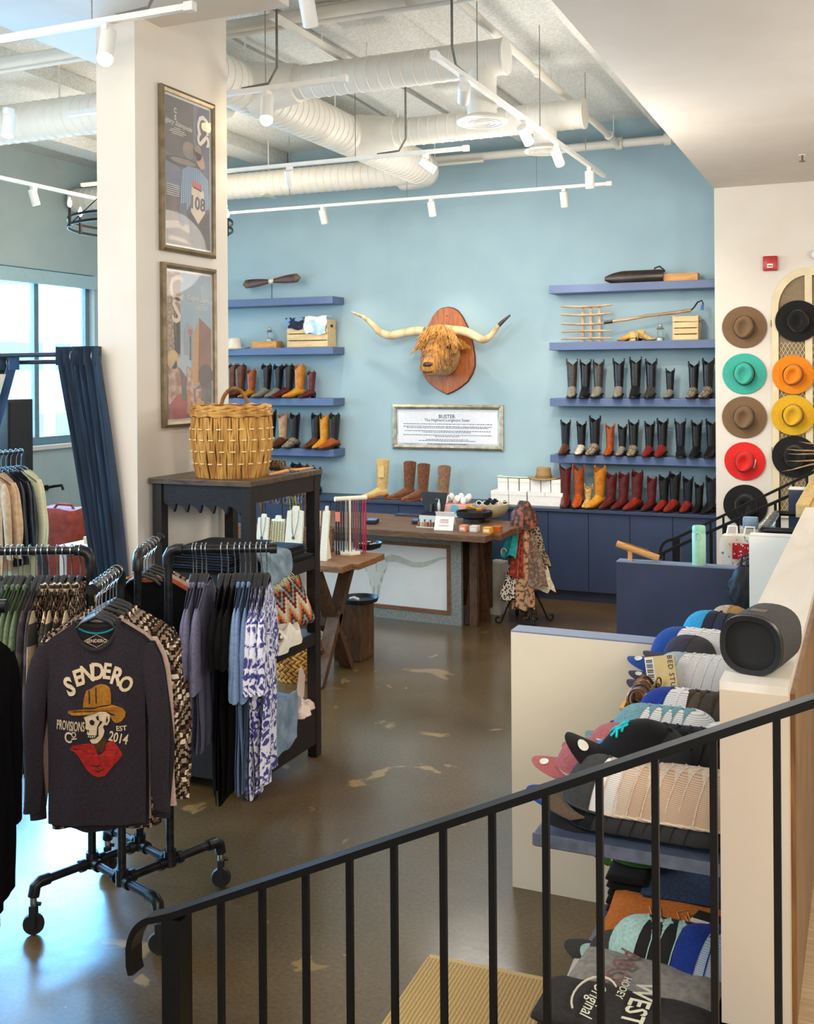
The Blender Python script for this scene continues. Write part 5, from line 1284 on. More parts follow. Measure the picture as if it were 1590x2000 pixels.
# raised tray / riser of wood behind
ris = thing('wooden_riser', 'slatted wooden riser at the back of the jewellery table', 'riser', (-4.15, 7.2, JZ))
for i in range(5): MB().box(-.5, .42, 0, .02, .035 * i + .004, .035 * (i + 1) - .002).build('slat', M_rustic, ris, smooth=False)
for x in (-.5, .4): MB().box(x, x + .02, -.02, 0, 0, .18).build('post', M_rustic, ris, smooth=False)
M_linen = mat('ivory_linen', (240, 230, 208), (230, 220, 196), rough=.85, scale=80, bump=.2)
def bust(label, u, vt, vb, y, wpx, chain=True, rz=0.0, bars=0):
    p = at_y(u, vb, y); k = float(np.dot(p - CAM, FW)) / F; h = max(.08, float(at_y(u, vt, y)[2]) - JZ); w_ = wpx * k
    t = thing('necklace_board', label, 'display', (p[0], y, JZ), rz)
    pl = [(-w_ / 2, 0), (w_ / 2, 0), (w_ * .46, h * .9), (w_ * .2, h * .92), (w_ * .16, h), (-w_ * .16, h), (-w_ * .2, h * .92), (-w_ * .46, h * .9)]
    MB().prism(pl, .02, lambda x, yy, z: (x, -z * 1 + yy * .16, yy)).build('board', M_linen, t, smooth=False)
    MB().prism([(0, 0), (.1, 0), (0.0, h * .7)], .012, lambda x, yy, z: (z - .006, x + .0 + yy * .16, yy)).build('easel_back', M_linen, t, smooth=False)
    if chain:
        ch_ = [(-w_ * .2, h * .93), (-w_ * .17, h * .7), (-w_ * .06, h * .45), (0, h * .4), (w_ * .06, h * .45), (w_ * .17, h * .7), (w_ * .2, h * .93)]
        MB().tube([(x, -.023 + z * .16, z) for x, z in ch_], .0028, 5).build('chain', M_steel, t)
        MB().ball((0, -.026 + h * .38 * .16, h * .38), (.012, .006, .014), 8, 6).build('pendant', mat('grey_stone', (90, 98, 102), (70, 78, 82), rough=.3), t)
    for i in range(bars):
        x = -w_ * .4 + w_ * .8 * i / max(1, bars - 1)
        MB().tube([(x, -.024 + z * .16, z) for z in (h * .05, h * .3, h * .6, h * .86)], .006, 6).build('bead_string', mat('olive_beads', (196, 188, 140), (120, 124, 84), kind='checker', scale=120), t)
    return t
bust('ivory necklace board with a heart pendant behind the shelf unit', 573, 990, 1090, 6.92, 38)
bust('ivory necklace board left of the bead strings, mostly hidden', 512, 1005, 1080, 7.02, 26, chain=True)
bust('ivory bead board with five olive bead strings', 540, 1008, 1075, 6.95, 30, chain=False, bars=5)
bust('narrow ivory board partly behind the shelf unit leg', 612, 990, 1088, 6.9, 22, chain=False)
bust('ivory ring board with small black notches beside the necklace stand', 633, 990, 1088, 6.85, 15, chain=False, bars=0)
# T-bar necklace stand
p = at_z(684, 1082, JZ); s_ = float(np.dot(p - CAM, FW)) / F
t = thing('necklace_stand', 'ivory T-bar stand hung with grey and pink bead necklaces', 'jewellery stand', (p[0], p[1], JZ))
htb = 108 * s_
MB().prism([(.085 * cos(2 * pi * i / 6), .085 * sin(2 * pi * i / 6)) for i in range(6)], .02).build('base', M_linen, t, bevel=.004, smooth=False)
MB().tube([(0, 0, .02), (0, 0, htb)], .009, 10).build('post', M_linen, t)
dirx = Vector((.5, .866, 0)) * .02
MB().tube([(-.09, -.07, htb), (.085, .11, htb)], .018, 12).build('bar', M_linen, t)
Rn = random.Random(9)
ncol = [('charcoal_beads', (54, 52, 52)), ('taupe_beads', (122, 108, 98)), ('dark_taupe_beads', (88, 78, 72)), ('pink_cord', (196, 62, 112)), ('magenta_cord', (206, 48, 96)), ('silver_beads', (176, 172, 166)), ('brown_beads', (106, 84, 70))]
for i in range(13):
    q = -1 + 2 * (i + .5) / 13; bx, by = -.0025 + .0875 * q, .02 + .09 * q; L_ = Rn.uniform(.3, .46) * htb / .34; w_ = .012
    nm_, cc = ncol[[0, 0, 2, 0, 5, 1, 2, 1, 3, 1, 2, 4, 4][i]]
    MB().tube([(bx + .02 * cos(a_) * .5, by - .02 * cos(a_) * .9, htb - L_ / 2 + L_ / 2 * sin(a_) + .008) for a_ in [pi / 2 + 2 * pi * k / 20 for k in range(21)]], .0055, 5).build('necklace', mat(nm_, cc, tuple(max(0, x - 40) for x in cc), kind='checker', scale=140, rough=.4), t)
MB().box(-.02, .018, -.1, -.098, htb - .16, htb - .09, Matrix.Translation((-.05, 0, 0))).build('price_tag', mat('coral_tag', (240, 130, 112), (232, 122, 104)), t, smooth=False)
# wire earring rack
p = at_z(660, 1050, JZ); t = thing('earring_rack', 'black wire earring rack hung with small earrings behind the necklaces', 'jewellery rack', (p[0] - .05, 7.18, JZ))
hr = float(at_y(660, 935, 7.18)[2]) - JZ
for z in (hr, hr - .06, hr - .14, hr - .22): MB().tube([(-.08, 0, z), (.08, 0, z)], .003, 6).build('wire', M_black, t)
for x in (-.08, .08): MB().tube([(x, 0, 0), (x, 0, hr)], .003, 6).build('wire', M_black, t)
MB().box(-.09, .09, -.04, .04, 0, .008).build('base', M_black, t)
for i in range(14):
    x = -.07 + .14 * (i % 7) / 6; z = hr - .06 * (i // 7) - .004
    MB().ball((x, -.004, z - .022), (.005, .003, .012), 6, 5).build('earring', mat('red_enamel', (210, 60, 60), (190, 50, 50)) if i in (1,) else M_steel, t)
# bowl, snake plant, bracelets T-bar at the left
p = at_z(724, 1075, JZ)
t = thing('black_bowl', 'low black bowl of small jewellery at the right end of the jewellery table', 'bowl', (p[0] - .04, p[1] + .03, JZ))
MB().lathe([(.05, 0), (.1, .018), (.115, .055), (.108, .055), (.09, .022), (.01, .014)], 24).build('bowl', M_blackp, t)
for i in range(8): MB().lathe([(.014, 0), (.018, .003), (.014, .006), (.010, .003), (.014, 0)], 12, (.06 * cos(i * 2.4), .06 * sin(i * 2.4), .03 + .003 * i), cap=False).build('ring', M_steel if i % 2 else mat('rose_metal', (190, 150, 140), (170, 130, 120), metal=.6, rough=.3), t)
p = at_y(584, 1040, 7.55); t = thing('snake_plant', 'green and yellow snake plant in a white pot behind the necklace boards', 'plant', (p[0], 7.5, 0))
zt_ = float(at_y(590, 955, 7.5)[2])
MB().lathe([(.1, 0), (.13, .35), (.14, .7), (.125, .7), (.11, .62)], 20).build('planter', M_wht, t)
for i, (dx, dz, wdt) in enumerate(((-.05, .0, .022), (.0, .02, .024), (.04, -.03, .02), (-.02, -.06, .02), (.07, -.05, .018))):
    Lf = zt_ + dz - .65
    o = MB().tube([(dx * .4, 0, .62), (dx * .8, .0, .62 + Lf * .5), (dx * 1.3, -.01, .65 + Lf)], [wdt, wdt * 1.1, .002], 6, flat=.3).build('leaf', mat('snake_leaf', (72, 104, 48), (44, 72, 34), kind='wave', scale=18, dist=3), t)
    MB().tube([(dx * .4 + wdt * .8, -.004, .62), (dx * .8 + wdt * .85, -.004, .62 + Lf * .5), (dx * 1.3 + .002, -.012, .65 + Lf)], [.006, .006, .001], 5).build('leaf_edge', mat('leaf_yellow_edge', (222, 206, 70), (206, 188, 56)), o)
p = at_y(545, 965, 7.2); t = thing('bracelet_bar', 'wooden bar hung with small bracelets seen through the shelf unit', 'jewellery stand', (p[0], 7.25, JZ))
hb = float(p[2]) - JZ
MB().tube([(-.2, 0, hb), (.22, 0, hb)], .01, 8).build('bar', M_rustd, t)
for x in (-.19, .21): MB().box(x - .012, x + .012, -.012, .012, 0, hb).build('post', M_rustd, t, smooth=False)
for i in range(12):
    x = -.17 + .36 * i / 11
    MB().tube([(x, .03 * cos(2 * pi * k / 14), hb - .035 + .045 * sin(2 * pi * k / 14)) for k in range(15)], .0045, 5).build('bracelet', [mat('mustard_beads', (176, 140, 70), (120, 90, 40)), mat('lilac_beads', (150, 144, 176), (110, 104, 140)), mat('umber_beads', (104, 84, 72), (70, 56, 48))][i % 3], t)
# stump with black tray behind the table leg
p = at_z(672, 1300, 0); t = thing('wooden_stump', 'dark square wooden stump standing behind the table trestle', 'stump', (-3.72, 7.52, 0))
MB().box(-.12, .12, -.12, .12, 0, .44).build('block', M_rustd, t, bevel=.012, smooth=False)
t2 = thing('black_tray', 'round black tray with white odds and ends on the wooden stump', 'tray', (-3.66, 7.5, .44))
MB().lathe([(.11, 0), (.14, .01), (.15, .04), (.142, .04), (.13, .014), (.01, .012)], 24).build('dish', M_blackp, t2)
MB().tube([(-.06, -.04, .03), (-.02, -.06, .045), (.02, -.05, .03)], .012, 6).build('white_roll', M_wht, t2)

# ================================================================= SERVICE DESK
dk = thing('service_desk', 'rustic wooden desk with galvanised front panel and longhorn skull picture', 'desk', (-3.92, 8.93, 0), radians(-3.5))
DZ = .865
M_dsk = wood('desk_top_wood', (126, 88, 56), (84, 56, 34), stretch=(1, 8, 8), rough=.5)
n_ = 5
for i in range(n_):
    y0 = -.5 + .96 * i / n_; y1 = -.5 + .96 * (i + 1) / n_ - .003
    MB().box(-1.12, 1.07 - (.05 if i == 0 else 0) + .015 * (i % 2), y0, y1, DZ - .055, DZ).build('plank', M_dsk, dk, bevel=.004, smooth=False)
M_galv = mat('galvanised_sheet', (168, 166, 158), (140, 138, 130), metal=.3, rough=.5, kind='cells', scale=60, lo=.1, hi=.7)
M_trim = wood('panel_trim_wood', (140, 92, 58), (108, 68, 42))
px0, px1, pz1, yf = -1.05, .62, DZ - .06, -.07
gw = .105
for (a_, b_, c_, d_) in ((px0, px1, pz1 - gw, pz1), (px0, px1, .0, .09), (px0, px0 + gw, .09, pz1 - gw), (px1 - gw, px1, .09, pz1 - gw)):
    MB().box(a_, b_, yf - .02, yf + .02, c_, d_).build('metal_border', M_galv, dk, smooth=False)
MB().box(px0 + gw, px1 - gw, yf - .005, yf + .015, .09, pz1 - gw).build('white_panel', mat('white_canvas', (238, 238, 232), (232, 232, 226), rough=.8, scale=5), dk, smooth=False)
for (a_, b_, c_, d_) in ((px0 + gw, px1 - gw, pz1 - gw - .03, pz1 - gw), (px0 + gw, px1 - gw, .09, .12), (px0 + gw, px0 + gw + .03, .12, pz1 - gw - .03), (px1 - gw - .03, px1 - gw, .12, pz1 - gw - .03)):
    MB().box(a_, b_, yf - .03, yf - .004, c_, d_).build('wood_trim', M_trim, dk, smooth=False)
Minv = dk.matrix_basis.inverted()
def DP(x, y):    # crop of the panel -> local panel point
    u, v = 680 + x * 240 / 1590, 1050 + y * 240 / 1590
    d = ray(u, v); 
    n0 = Vector((sin(radians(-3.5)) * -1, cos(radians(-3.5)), 0)); n0 = Vector((-sin(radians(-3.5)), cos(radians(-3.5)), 0))
    P0 = dk.matrix_basis @ Vector((0, yf - .006, 0)); D_ = Vector(d); C_ = Vector(CAM)
    t_ = (P0 - C_).dot(n0) / D_.dot(n0); q = Minv @ (C_ + D_ * t_); return (q.x, q.z)
M_sk1 = flat('skull_wash', (226, 227, 218), (216, 217, 206), scale=9); M_sk2 = flat('skull_line', (176, 176, 158), (196, 196, 180), scale=16)
def on_panel(polys, m, lay, name='skull_print'):
    mb = MB()
    for pl in polys: mb.prism([DP(x, y) for x, y in pl], .0005, lambda x, y, z: (x, yf - .0056 - .0006 * lay - z, y))
    return mb.build(name, m, dk, smooth=False)
sk = [(200, 370), (230, 330), (300, 250), (430, 230), (480, 260), (520, 310), (500, 400), (470, 470), (440, 560), (415, 680), (405, 760), (360, 778), (310, 750), (300, 650), (280, 550), (240, 450)]
on_panel([sk], M_sk1, 0)
hornR = [(470, 250), (560, 215), (660, 235), (760, 285), (860, 320), (980, 318), (1080, 290), (1180, 255), (1260, 250), (1326, 262), (1260, 275), (1190, 290), (1120, 325), (1040, 365), (940, 388), (830, 380), (720, 345), (620, 315), (520, 315)]
on_panel([hornR], flat('skull_horn_wash', (206, 208, 194), (190, 192, 174), scale=14), 1)
on_panel([[(2 * 365 - x, y + 20) for x, y in hornR]], flat('skull_horn_wash', (206, 208, 194), (190, 192, 174), scale=14), 1)
on_panel([[(205, 372), (240, 400), (250, 440), (232, 430)], [(500, 390), (470, 420), (450, 460), (475, 455)], [(270, 520), (300, 600), (296, 640), (280, 570)], [(440, 470), (410, 560), (430, 600), (450, 540)], [(355, 300), (370, 300), (372, 440), (362, 440)], [(320, 620), (350, 640), (345, 760), (320, 740)], [(380, 620), (410, 600), (400, 740), (372, 765)], [(480, 250), (510, 290), (500, 330), (470, 280)]], M_sk2, 2)
for s, xx in ((1, .76), (-1, -1.0)):
    MB().box(xx - .07, xx + .0, -.07, -.02, 0, DZ - .056).build('leg', M_rustd, dk, bevel=.004, smooth=False)
    MB().bar((xx - .04, .2, 0), (xx - .04, -.02, DZ - .056), .05, .1, (1, 0, 0)).build('leg', M_rustd, dk, smooth=False)
    MB().bar((xx - .09, .0, 0), (xx - .09, .2, DZ - .056), .05, .1, (1, 0, 0)).build('leg', M_rustd, dk, smooth=False)
MB().box(-1.0, .75, .28, .31, .1, DZ - .06).build('back_board', M_rustd, dk, smooth=False)
# ---- desk clutter
def onD(u, v, dz=0): q = at_z(u, v, DZ + dz); return Vector((q[0], q[1], DZ + dz))
RZ = radians(-3.5)
p = onD(727, 1022); t = thing('card_reader', 'black card reader with a blue screen at the left of the desk', 'card reader', p, RZ + .3)
MB().box(-.05, .05, -.08, .08, 0, .035).build('body', M_blackp, t, bevel=.008); MB().box(-.04, .04, -.06, .06, .035, .037).build('screen', mat('blue_screen', (86, 150, 214), (76, 138, 204), rough=.2), t, smooth=False)
p = onD(805, 1008); t = thing('laptop_tray', 'flat dark laptop lying closed on the middle of the desk', 'laptop', p, RZ)
MB().box(-.16, .16, -.05, .05, 0, .012).build('base', mat('slate_metal', (60, 68, 84), (54, 62, 78), metal=.5, rough=.4), t, bevel=.003); MB().box(-.16, .16, -.05, .05, .0125, .018).build('lid', mat('slate_metal', (60, 68, 84), (54, 62, 78)), t, bevel=.002)
p = onD(812, 1022); t = thing('card_reader', 'small black card reader with a blue face left of the nail polish', 'card reader', p, RZ + .5)
MB().box(-.035, .035, -.06, .06, 0, .03).build('body', M_blackp, t, bevel=.008); MB().box(-.028, .028, -.05, .05, .03, .032).build('screen', mat('blue_screen', (86, 150, 214), (76, 138, 204), rough=.2), t, smooth=False)
p = onD(838, 1004); t = thing('point_of_sale_monitor', 'black point-of-sale monitor seen from behind on the desk', 'monitor', (p.x, p.y + .05, DZ), RZ)
MB().box(-.07, .07, -.06, .06, 0, .012).build('foot', M_blackp, t, bevel=.003); MB().tube([(0, 0, .012), (0, .02, .09)], .018, 8).build('neck', M_blackp, t)
MB().prism([(-.13, .2), (.15, .2), (.12, .02), (-.08, .02)], .025, lambda x, y, z: (x, z + .02 + .1 * y, y)).build('screen', M_blackp, t, bevel=.004, smooth=False)
# nail polish rack
p = onD(833, 1030); t = thing('polish_rack', 'clear rack of small brown and cream bottles on the desk front', 'rack', p, RZ)
MB().box(-.085, .085, -.03, .03, 0, .008).build('tray', mat('clear_acrylic', (214, 222, 222), (206, 214, 214), rough=.1), t, smooth=False)
MB().box(-.085, .085, .03, .034, 0, .1).build('back_panel', mat('clear_acrylic', (214, 222, 222), (206, 214, 214), rough=.1), t, smooth=False)
for i, c in enumerate(((170, 90, 70), (206, 196, 160), (196, 140, 60), (176, 66, 60), (150, 104, 80), (120, 90, 70))):
    bt = thing('polish_bottle', 'small %s bottle in the clear rack on the desk' % ['brick red, leftmost', 'cream, second', 'mustard, third', 'red, fourth', 'tan, fifth', 'dark brown, last'][i], 'bottle', p + Vector((-.07 + .028 * i, -.005, .008)), RZ, 'bottles in the clear rack')
    mm = mat('polish_%d' % i, c, tuple(x * .8 for x in c), rough=.2)
    MB().lathe([(.011, 0), (.011, .036), (.006, .042)], 10).build('glass', mm, bt); MB().lathe([(.006, .042), (.006, .062)], 8).build('cap', M_wht if i % 2 else M_blackp, bt)
# folded tent card
p = onD(866, 1036); t = thing('tent_card', 'white folded tent card with pink script lettering on the desk front', 'card', p, RZ + .12)
Mt = Matrix.Rotation(-.42, 4, 'X')
MB().box(-.085, .085, -.002, .002, 0, .125, Mt).build('front_leaf', M_wht, t, smooth=False)
MB().box(-.085, .085, .1, .104, 0, .122, Matrix.Rotation(.42, 4, 'X')).build('back_leaf', M_wht, t, smooth=False)
M_pinkink = mat('pink_ink', (206, 90, 120), (200, 84, 114)); mk = MB()
for r_, (z, w_) in enumerate(((.09, .06), (.07, .07))):
    for i in range(7):
        x = -w_ / 2 + w_ * i / 6; q = [Mt @ Vector((x + .004 * cos(a_), -.003, z + .008 * sin(a_))) for a_ in (0, 1.2, 2.4, 3.6, 5.0)]; mk.tube(q, .0014, 4)
mk.build('script_marks', M_pinkink, t, kind='stuff')
ln_ = MB()
for z, w_ in ((.045, .1), (.037, .08)): 
    pp_ = [Mt @ Vector((-w_ / 2, -.003, z)), Mt @ Vector((w_ / 2, -.003, z))]; ln_.bar(pp_[0], pp_[1], .001, .002)
ln_.build('fine_print', M_ink, t, smooth=False, kind='stuff')
# small cartons
for i, (u, v, c, w_, lab) in enumerate(((903, 1038, (240, 150, 110), .06, 'coral'), (924, 1039, (226, 216, 206), .07, 'pale grey'), (950, 1042, (236, 166, 40), .07, 'mustard orange'))):
    p = onD(u, v); t = thing('soap_box', 'small %s carton on the right front of the desk' % lab, 'box', p, RZ, 'small cartons on the desk')
    MB().box(-w_ / 2, w_ / 2, 0, .07, 0, .05).build('carton', mat('carton_' + lab.replace(' ', '_'), c, tuple(x * .94 for x in c), rough=.7), t, bevel=.002, smooth=False)
    MB().box(-w_ * .32, w_ * .32, -.001, 0, .014, .034).build('paper_label', M_wht, t, smooth=False)
p = onD(970, 1040); t = thing('orange_cord_box', 'small open orange gift box at the right corner of the desk', 'box', p, RZ)
MB().box(-.035, .03, 0, .06, 0, .045).build('carton', mat('burnt_orange_card', (196, 96, 34), (180, 84, 28)), t, bevel=.002, smooth=False); MB().box(-.037, .032, -.002, .062, .04, .05).build('lid', mat('burnt_orange_card', (196, 96, 34), (180, 84, 28)), t, smooth=False)
# black bowl of treats
p = onD(920, 1022); t = thing('black_bowl', 'shallow black bowl of yellow and red treats on the desk cartons', 'bowl', (p.x, p.y + .09, DZ), RZ)
MB().lathe([(.1, 0), (.1, .035), (.16, .055), (.165, .1), (.157, .1), (.15, .062), (.01, .05)], 28).build('bowl', M_blackp, t)
Rb = random.Random(4)
for i in range(12):
    c = [(222, 160, 40), (196, 60, 50), (150, 60, 70), (226, 180, 80)][i % 4]; a_ = i * 2.1; r_ = .1 * sqrt(Rb.random())
    o = MB().box(-.018, .018, -.012, .012, -.012, .012, Matrix.Translation((p.x + r_ * cos(a_), p.y + .09 + r_ * sin(a_), DZ + .115 + .014 * (i % 3))) @ Matrix.Rotation(a_, 4, 'Z') @ Matrix.Rotation(.5, 4, 'X')).build('wrapped_candy', mat('candy_%d' % (i % 4), c, tuple(x * .8 for x in c), rough=.3), bevel=.004)
    tag(o, 'small wrapped candy heaped in the shallow black bowl on the desk', 'candy', 'candies in the black bowl')
# large cream bowl with sunglasses
p = onD(960, 1012); t = thing('cream_bowl', 'large cream wooden bowl full of sunglasses at the right of the desk', 'bowl', (p.x, p.y, DZ), RZ)
MB().lathe([(.07, 0), (.12, .03), (.16, .09), (.17, .135), (.16, .135), (.15, .09), (.01, .04)], 28).build('bowl', mat('cream_turned_wood', (206, 190, 158), (190, 172, 138), rough=.6, scale=12), t)
for i, (dx, dy, c) in enumerate(((-.07, -.03, 'w'), (.0, -.06, 'k'), (.06, -.02, 'w'), (-.02, .05, 'k'), (.08, .06, 'w'))):
    g = thing('sunglasses', 'folded %s sunglasses in the cream bowl, %s' % ({'w': 'white-framed', 'k': 'black-framed'}[c], ['left front', 'middle front', 'right front', 'middle back', 'right back'][i]), 'sunglasses', (p.x + dx, p.y + dy, DZ + .13 + .012 * (i % 2)), i * .9, 'sunglasses in the cream bowl')
    mm = M_wht if c == 'w' else M_blackp
    for sx in (-1, 1):
        f_ = MB().tube([(sx * .033 + .026 * cos(2 * pi * k / 14), -.02, .012 + .02 * sin(2 * pi * k / 14)) for k in range(15)], .004, 6).build('rim', mm, g)
        MB().prism([(sx * .033 + .025 * cos(2 * pi * k / 14), .012 + .019 * sin(2 * pi * k / 14)) for k in range(14)], .002, lambda x, y, z: (x, -.02 + z, y)).build('lens', mat('dark_lens', (30, 44, 48), (24, 36, 40), rough=.08), f_)
    MB().bar((-.06, -.018, .02), (.05, .03, .014), .004, .008).build('temple', mm, g)
# white sock rolls / plush balls tray behind
p = onD(905, 1000); t = thing('white_tray', 'shallow pink tray of white fluffy balls at the back of the desk', 'tray', (p.x - .02, p.y - .1, DZ), RZ)
MB().box(-.16, .16, -.08, .08, 0, .09).build('box', mat('blush_tray', (226, 170, 160), (214, 158, 148)), t, bevel=.004)
for i in range(9):
    o = MB().ball((p.x - .14 + .03 * i, p.y - .11 + .03 * (i % 2), DZ + .12 + .02 * (i % 3)), (.03, .028, .035), 10, 7).build('fluffy_ball', mat('white_fleece', (244, 242, 238), (232, 230, 226), rough=.95, bump=.6, bscale=120))
    tag(o, 'white fluffy ball heaped in the pink tray at the back of the desk', 'plush ball', 'fluffy balls in the pink tray')
p = onD(858, 1003); t = thing('silver_pump_bottle', 'slim silver pump bottle beside the monitor on the desk', 'bottle', (p.x, p.y, DZ), 0)
MB().lathe([(.02, 0), (.02, .1), (.01, .115), (.008, .14)], 12).build('body', M_steel, t); MB().bar((0, 0, .14), (-.04, 0, .138), .01, .008).build('spout', M_steel, t)
p = onD(888, 1010); t = thing('blue_tin', 'small round blue and white tin at the desk middle', 'tin', (p.x, p.y, DZ), RZ)
MB().lathe([(.04, 0), (.04, .012)], 20, M=Matrix.Rotation(pi / 2, 4, 'X')).xf(Matrix.Translation((0, 0, .075))).build('disc', mat('sky_blue_print', (96, 176, 206), (86, 164, 196)), t)
MB().box(-.03, .03, -.005, .03, 0, .04).build('stand', M_wht, t)

# ---- white tall gift box with handle loop
p = at_z(975, 1203); t = thing('wine_gift_box', 'tall narrow white gift box with vertical script standing on the floor', 'box', (-3.19, 9.42, 0), radians(-2))
MB().box(-.07, .07, -.09, .12, 0, .47).build('carton', mat('off_white_carton', (206, 200, 188), (198, 192, 178), rough=.85), t, bevel=.003, smooth=False)
MB().box(-.03, .04, -.03, .06, .471, .485).build('handle_flap', M_wht, t, smooth=False)
sm = MB()
for i in range(9):
    y = .02; z = .36 - .03 * i; sm.tube([(.0712, y + .018 * cos(a_), z + .012 * sin(a_)) for a_ in (0, 1.1, 2.2, 3.3, 4.4)], .0018, 4)
sm.build('script_marks', M_ink, t, kind='stuff')

# ---- scarf stand
ss = thing('scarf_stand', 'black wrought iron stand with curled feet holding scarves', 'stand', (-2.84, 9.15, 0))
MB().tube([(0, 0, .1), (0, 0, .98)], .012, 8).build('post', M_black, ss)
for i in range(4):
    a = i * pi / 2 + .6; c_, s_ = cos(a), sin(a)
    pts = [(0, 0, .42)] + [(c_ * r_, s_ * r_, z) for r_, z in ((.08, .3), (.15, .16), (.2, .05), (.215, .015), (.24, .006), (.262, .02), (.265, .045), (.25, .06), (.235, .05))]
    MB().tube(pts, .008, 7).build('foot', M_black, ss)
for i in range(6):
    a = i * pi / 3
    MB().tube([(0, 0, .92), (.05 * cos(a), .05 * sin(a), .97), (.09 * cos(a), .09 * sin(a), .95)], .006, 6).build('hook', M_black, ss)
SCF = [('rust_scarf', (176, 62, 34), (120, 34, 24), 'noise'), ('teal_scarf', (40, 170, 170), (34, 150, 150), 'noise'), ('black_pattern_scarf', (26, 24, 26), (150, 130, 104), 'cells'), ('leopard_scarf', (70, 50, 40), (206, 184, 150), 'cells'), ('cream_scarf', (232, 222, 200), (206, 190, 160), 'noise'), ('brown_floral_scarf', (96, 70, 56), (196, 150, 110), 'noise'), ('taupe_scarf', (150, 124, 104), (110, 86, 72), 'noise'), ('spotted_scarf', (34, 28, 28), (220, 206, 190), 'cells'), ('olive_gold_scarf', (120, 100, 50), (50, 44, 36), 'noise')]
sdesc = ['rust red', 'short plain teal', 'black patterned', 'small leopard-spotted', 'cream', 'brown floral', 'taupe', 'black and white spotted', 'olive gold']
spec = [(0, -.02, -.08, .98, .42, .07), (1, -.1, -.12, .9, .6, .05), (2, .1, .02, 1.0, .5, .09), (3, -.1, -.03, .5, .2, .07), (4, .15, .0, .75, .3, .08), (5, .02, -.1, .95, .15, .07), (6, .12, -.07, .8, .35, .08), (7, -.09, -.08, .62, .22, .08), (8, .03, .02, .6, .03, .05)]
for i, ax_, ay_, z1, z0, w_ in spec:
    nm_, c1, c2_, kd = SCF[i]; mm = mat(nm_, c1, c2_, kind=kd, scale=34 if kd == 'noise' else 50, lo=.42, hi=.5, rough=.85, ramp='LINEAR')
    rings = []
    for k in range(10):
        q = k / 9; z = z1 - (z1 - z0) * q; rr = (.02 + w_ * q ** .7)
        cx_, cy_ = ax_ * (.5 + .6 * q), ay_ * (.5 + .6 * q)
        rings.append([(cx_ + rr * cos(2 * pi * j / 18) * (1 + .25 * sin(j * 2.1 + k * .4 + i)), cy_ + rr * .6 * sin(2 * pi * j / 18) * (1 + .25 * cos(j * 1.7 + i)), z + (.02 * sin(j * 1.3 + i) if k in (0, 9) else 0)) for j in range(18)])
    o = MB().loft(rings).build('scarf', mm, loc=(-2.84, 9.15, 0)); tag(o, '%s scarf hanging from the wrought iron stand' % sdesc[i], 'scarf', 'scarves on the stand')
hs = MB()
for k in range(7):
    a = k * .9 + .3; c1, s1 = cos(a), sin(a)
    hs.tube([(-.1 * c1, -.09 * s1, -.12 - .02 * (k % 3)), (-.075 * c1, -.07 * s1, -.02), (-.03 * c1, -.03 * s1, .03 + .006 * k), (.03 * c1, .03 * s1, .03 + .006 * k), (.08 * c1, .075 * s1, -.03), (.105 * c1, .095 * s1, -.15)], [.03, .036, .034, .034, .036, .03], 9)
o = hs.build('scarf', mat('heaped_scarf', (140, 72, 40), (40, 30, 28), kind='noise', scale=26, lo=.45, hi=.55), loc=(-2.84, 9.15, .985)); tag(o, 'brown and black patterned scarf heaped over the top of the stand', 'scarf', 'scarves on the stand')
bk_ = MB().tube([(.025 * cos(2 * pi * k / 12), 0, .03 * sin(2 * pi * k / 12)) for k in range(13)], .007, 6).build('scarf_ring', mat('cream_resin', (226, 206, 160), (210, 188, 140), rough=.3), loc=(-2.98, 9.0, .64)); tag(bk_, 'cream buckle ring holding the teal scarf', 'ring')
# rug in front of the railing
ra, rb, rc = at_z(852, 1868), at_z(1062, 1892), at_z(778, 2000)
t = thing('jute_rug', 'golden jute rug on the concrete floor below the railing', 'rug', (-1.165, 3.085, 0), radians(2))
o = MB().box(-.36, .36, -.7, .66, .001, .012).build('weave', mat('jute_weave', (206, 172, 112), (176, 140, 84), rough=.95, kind='wave', scale=22, dist=1.5, bump=1.0, bscale=90), t, smooth=False)
for s in (-1, 1): MB().box(-.36, .36, .66 * s, (.66 + .03) * s if s > 0 else -.73, .001, .008).build('fringe', mat('jute_fringe', (220, 190, 134), (190, 158, 104), kind='wave', scale=60), t, smooth=False)
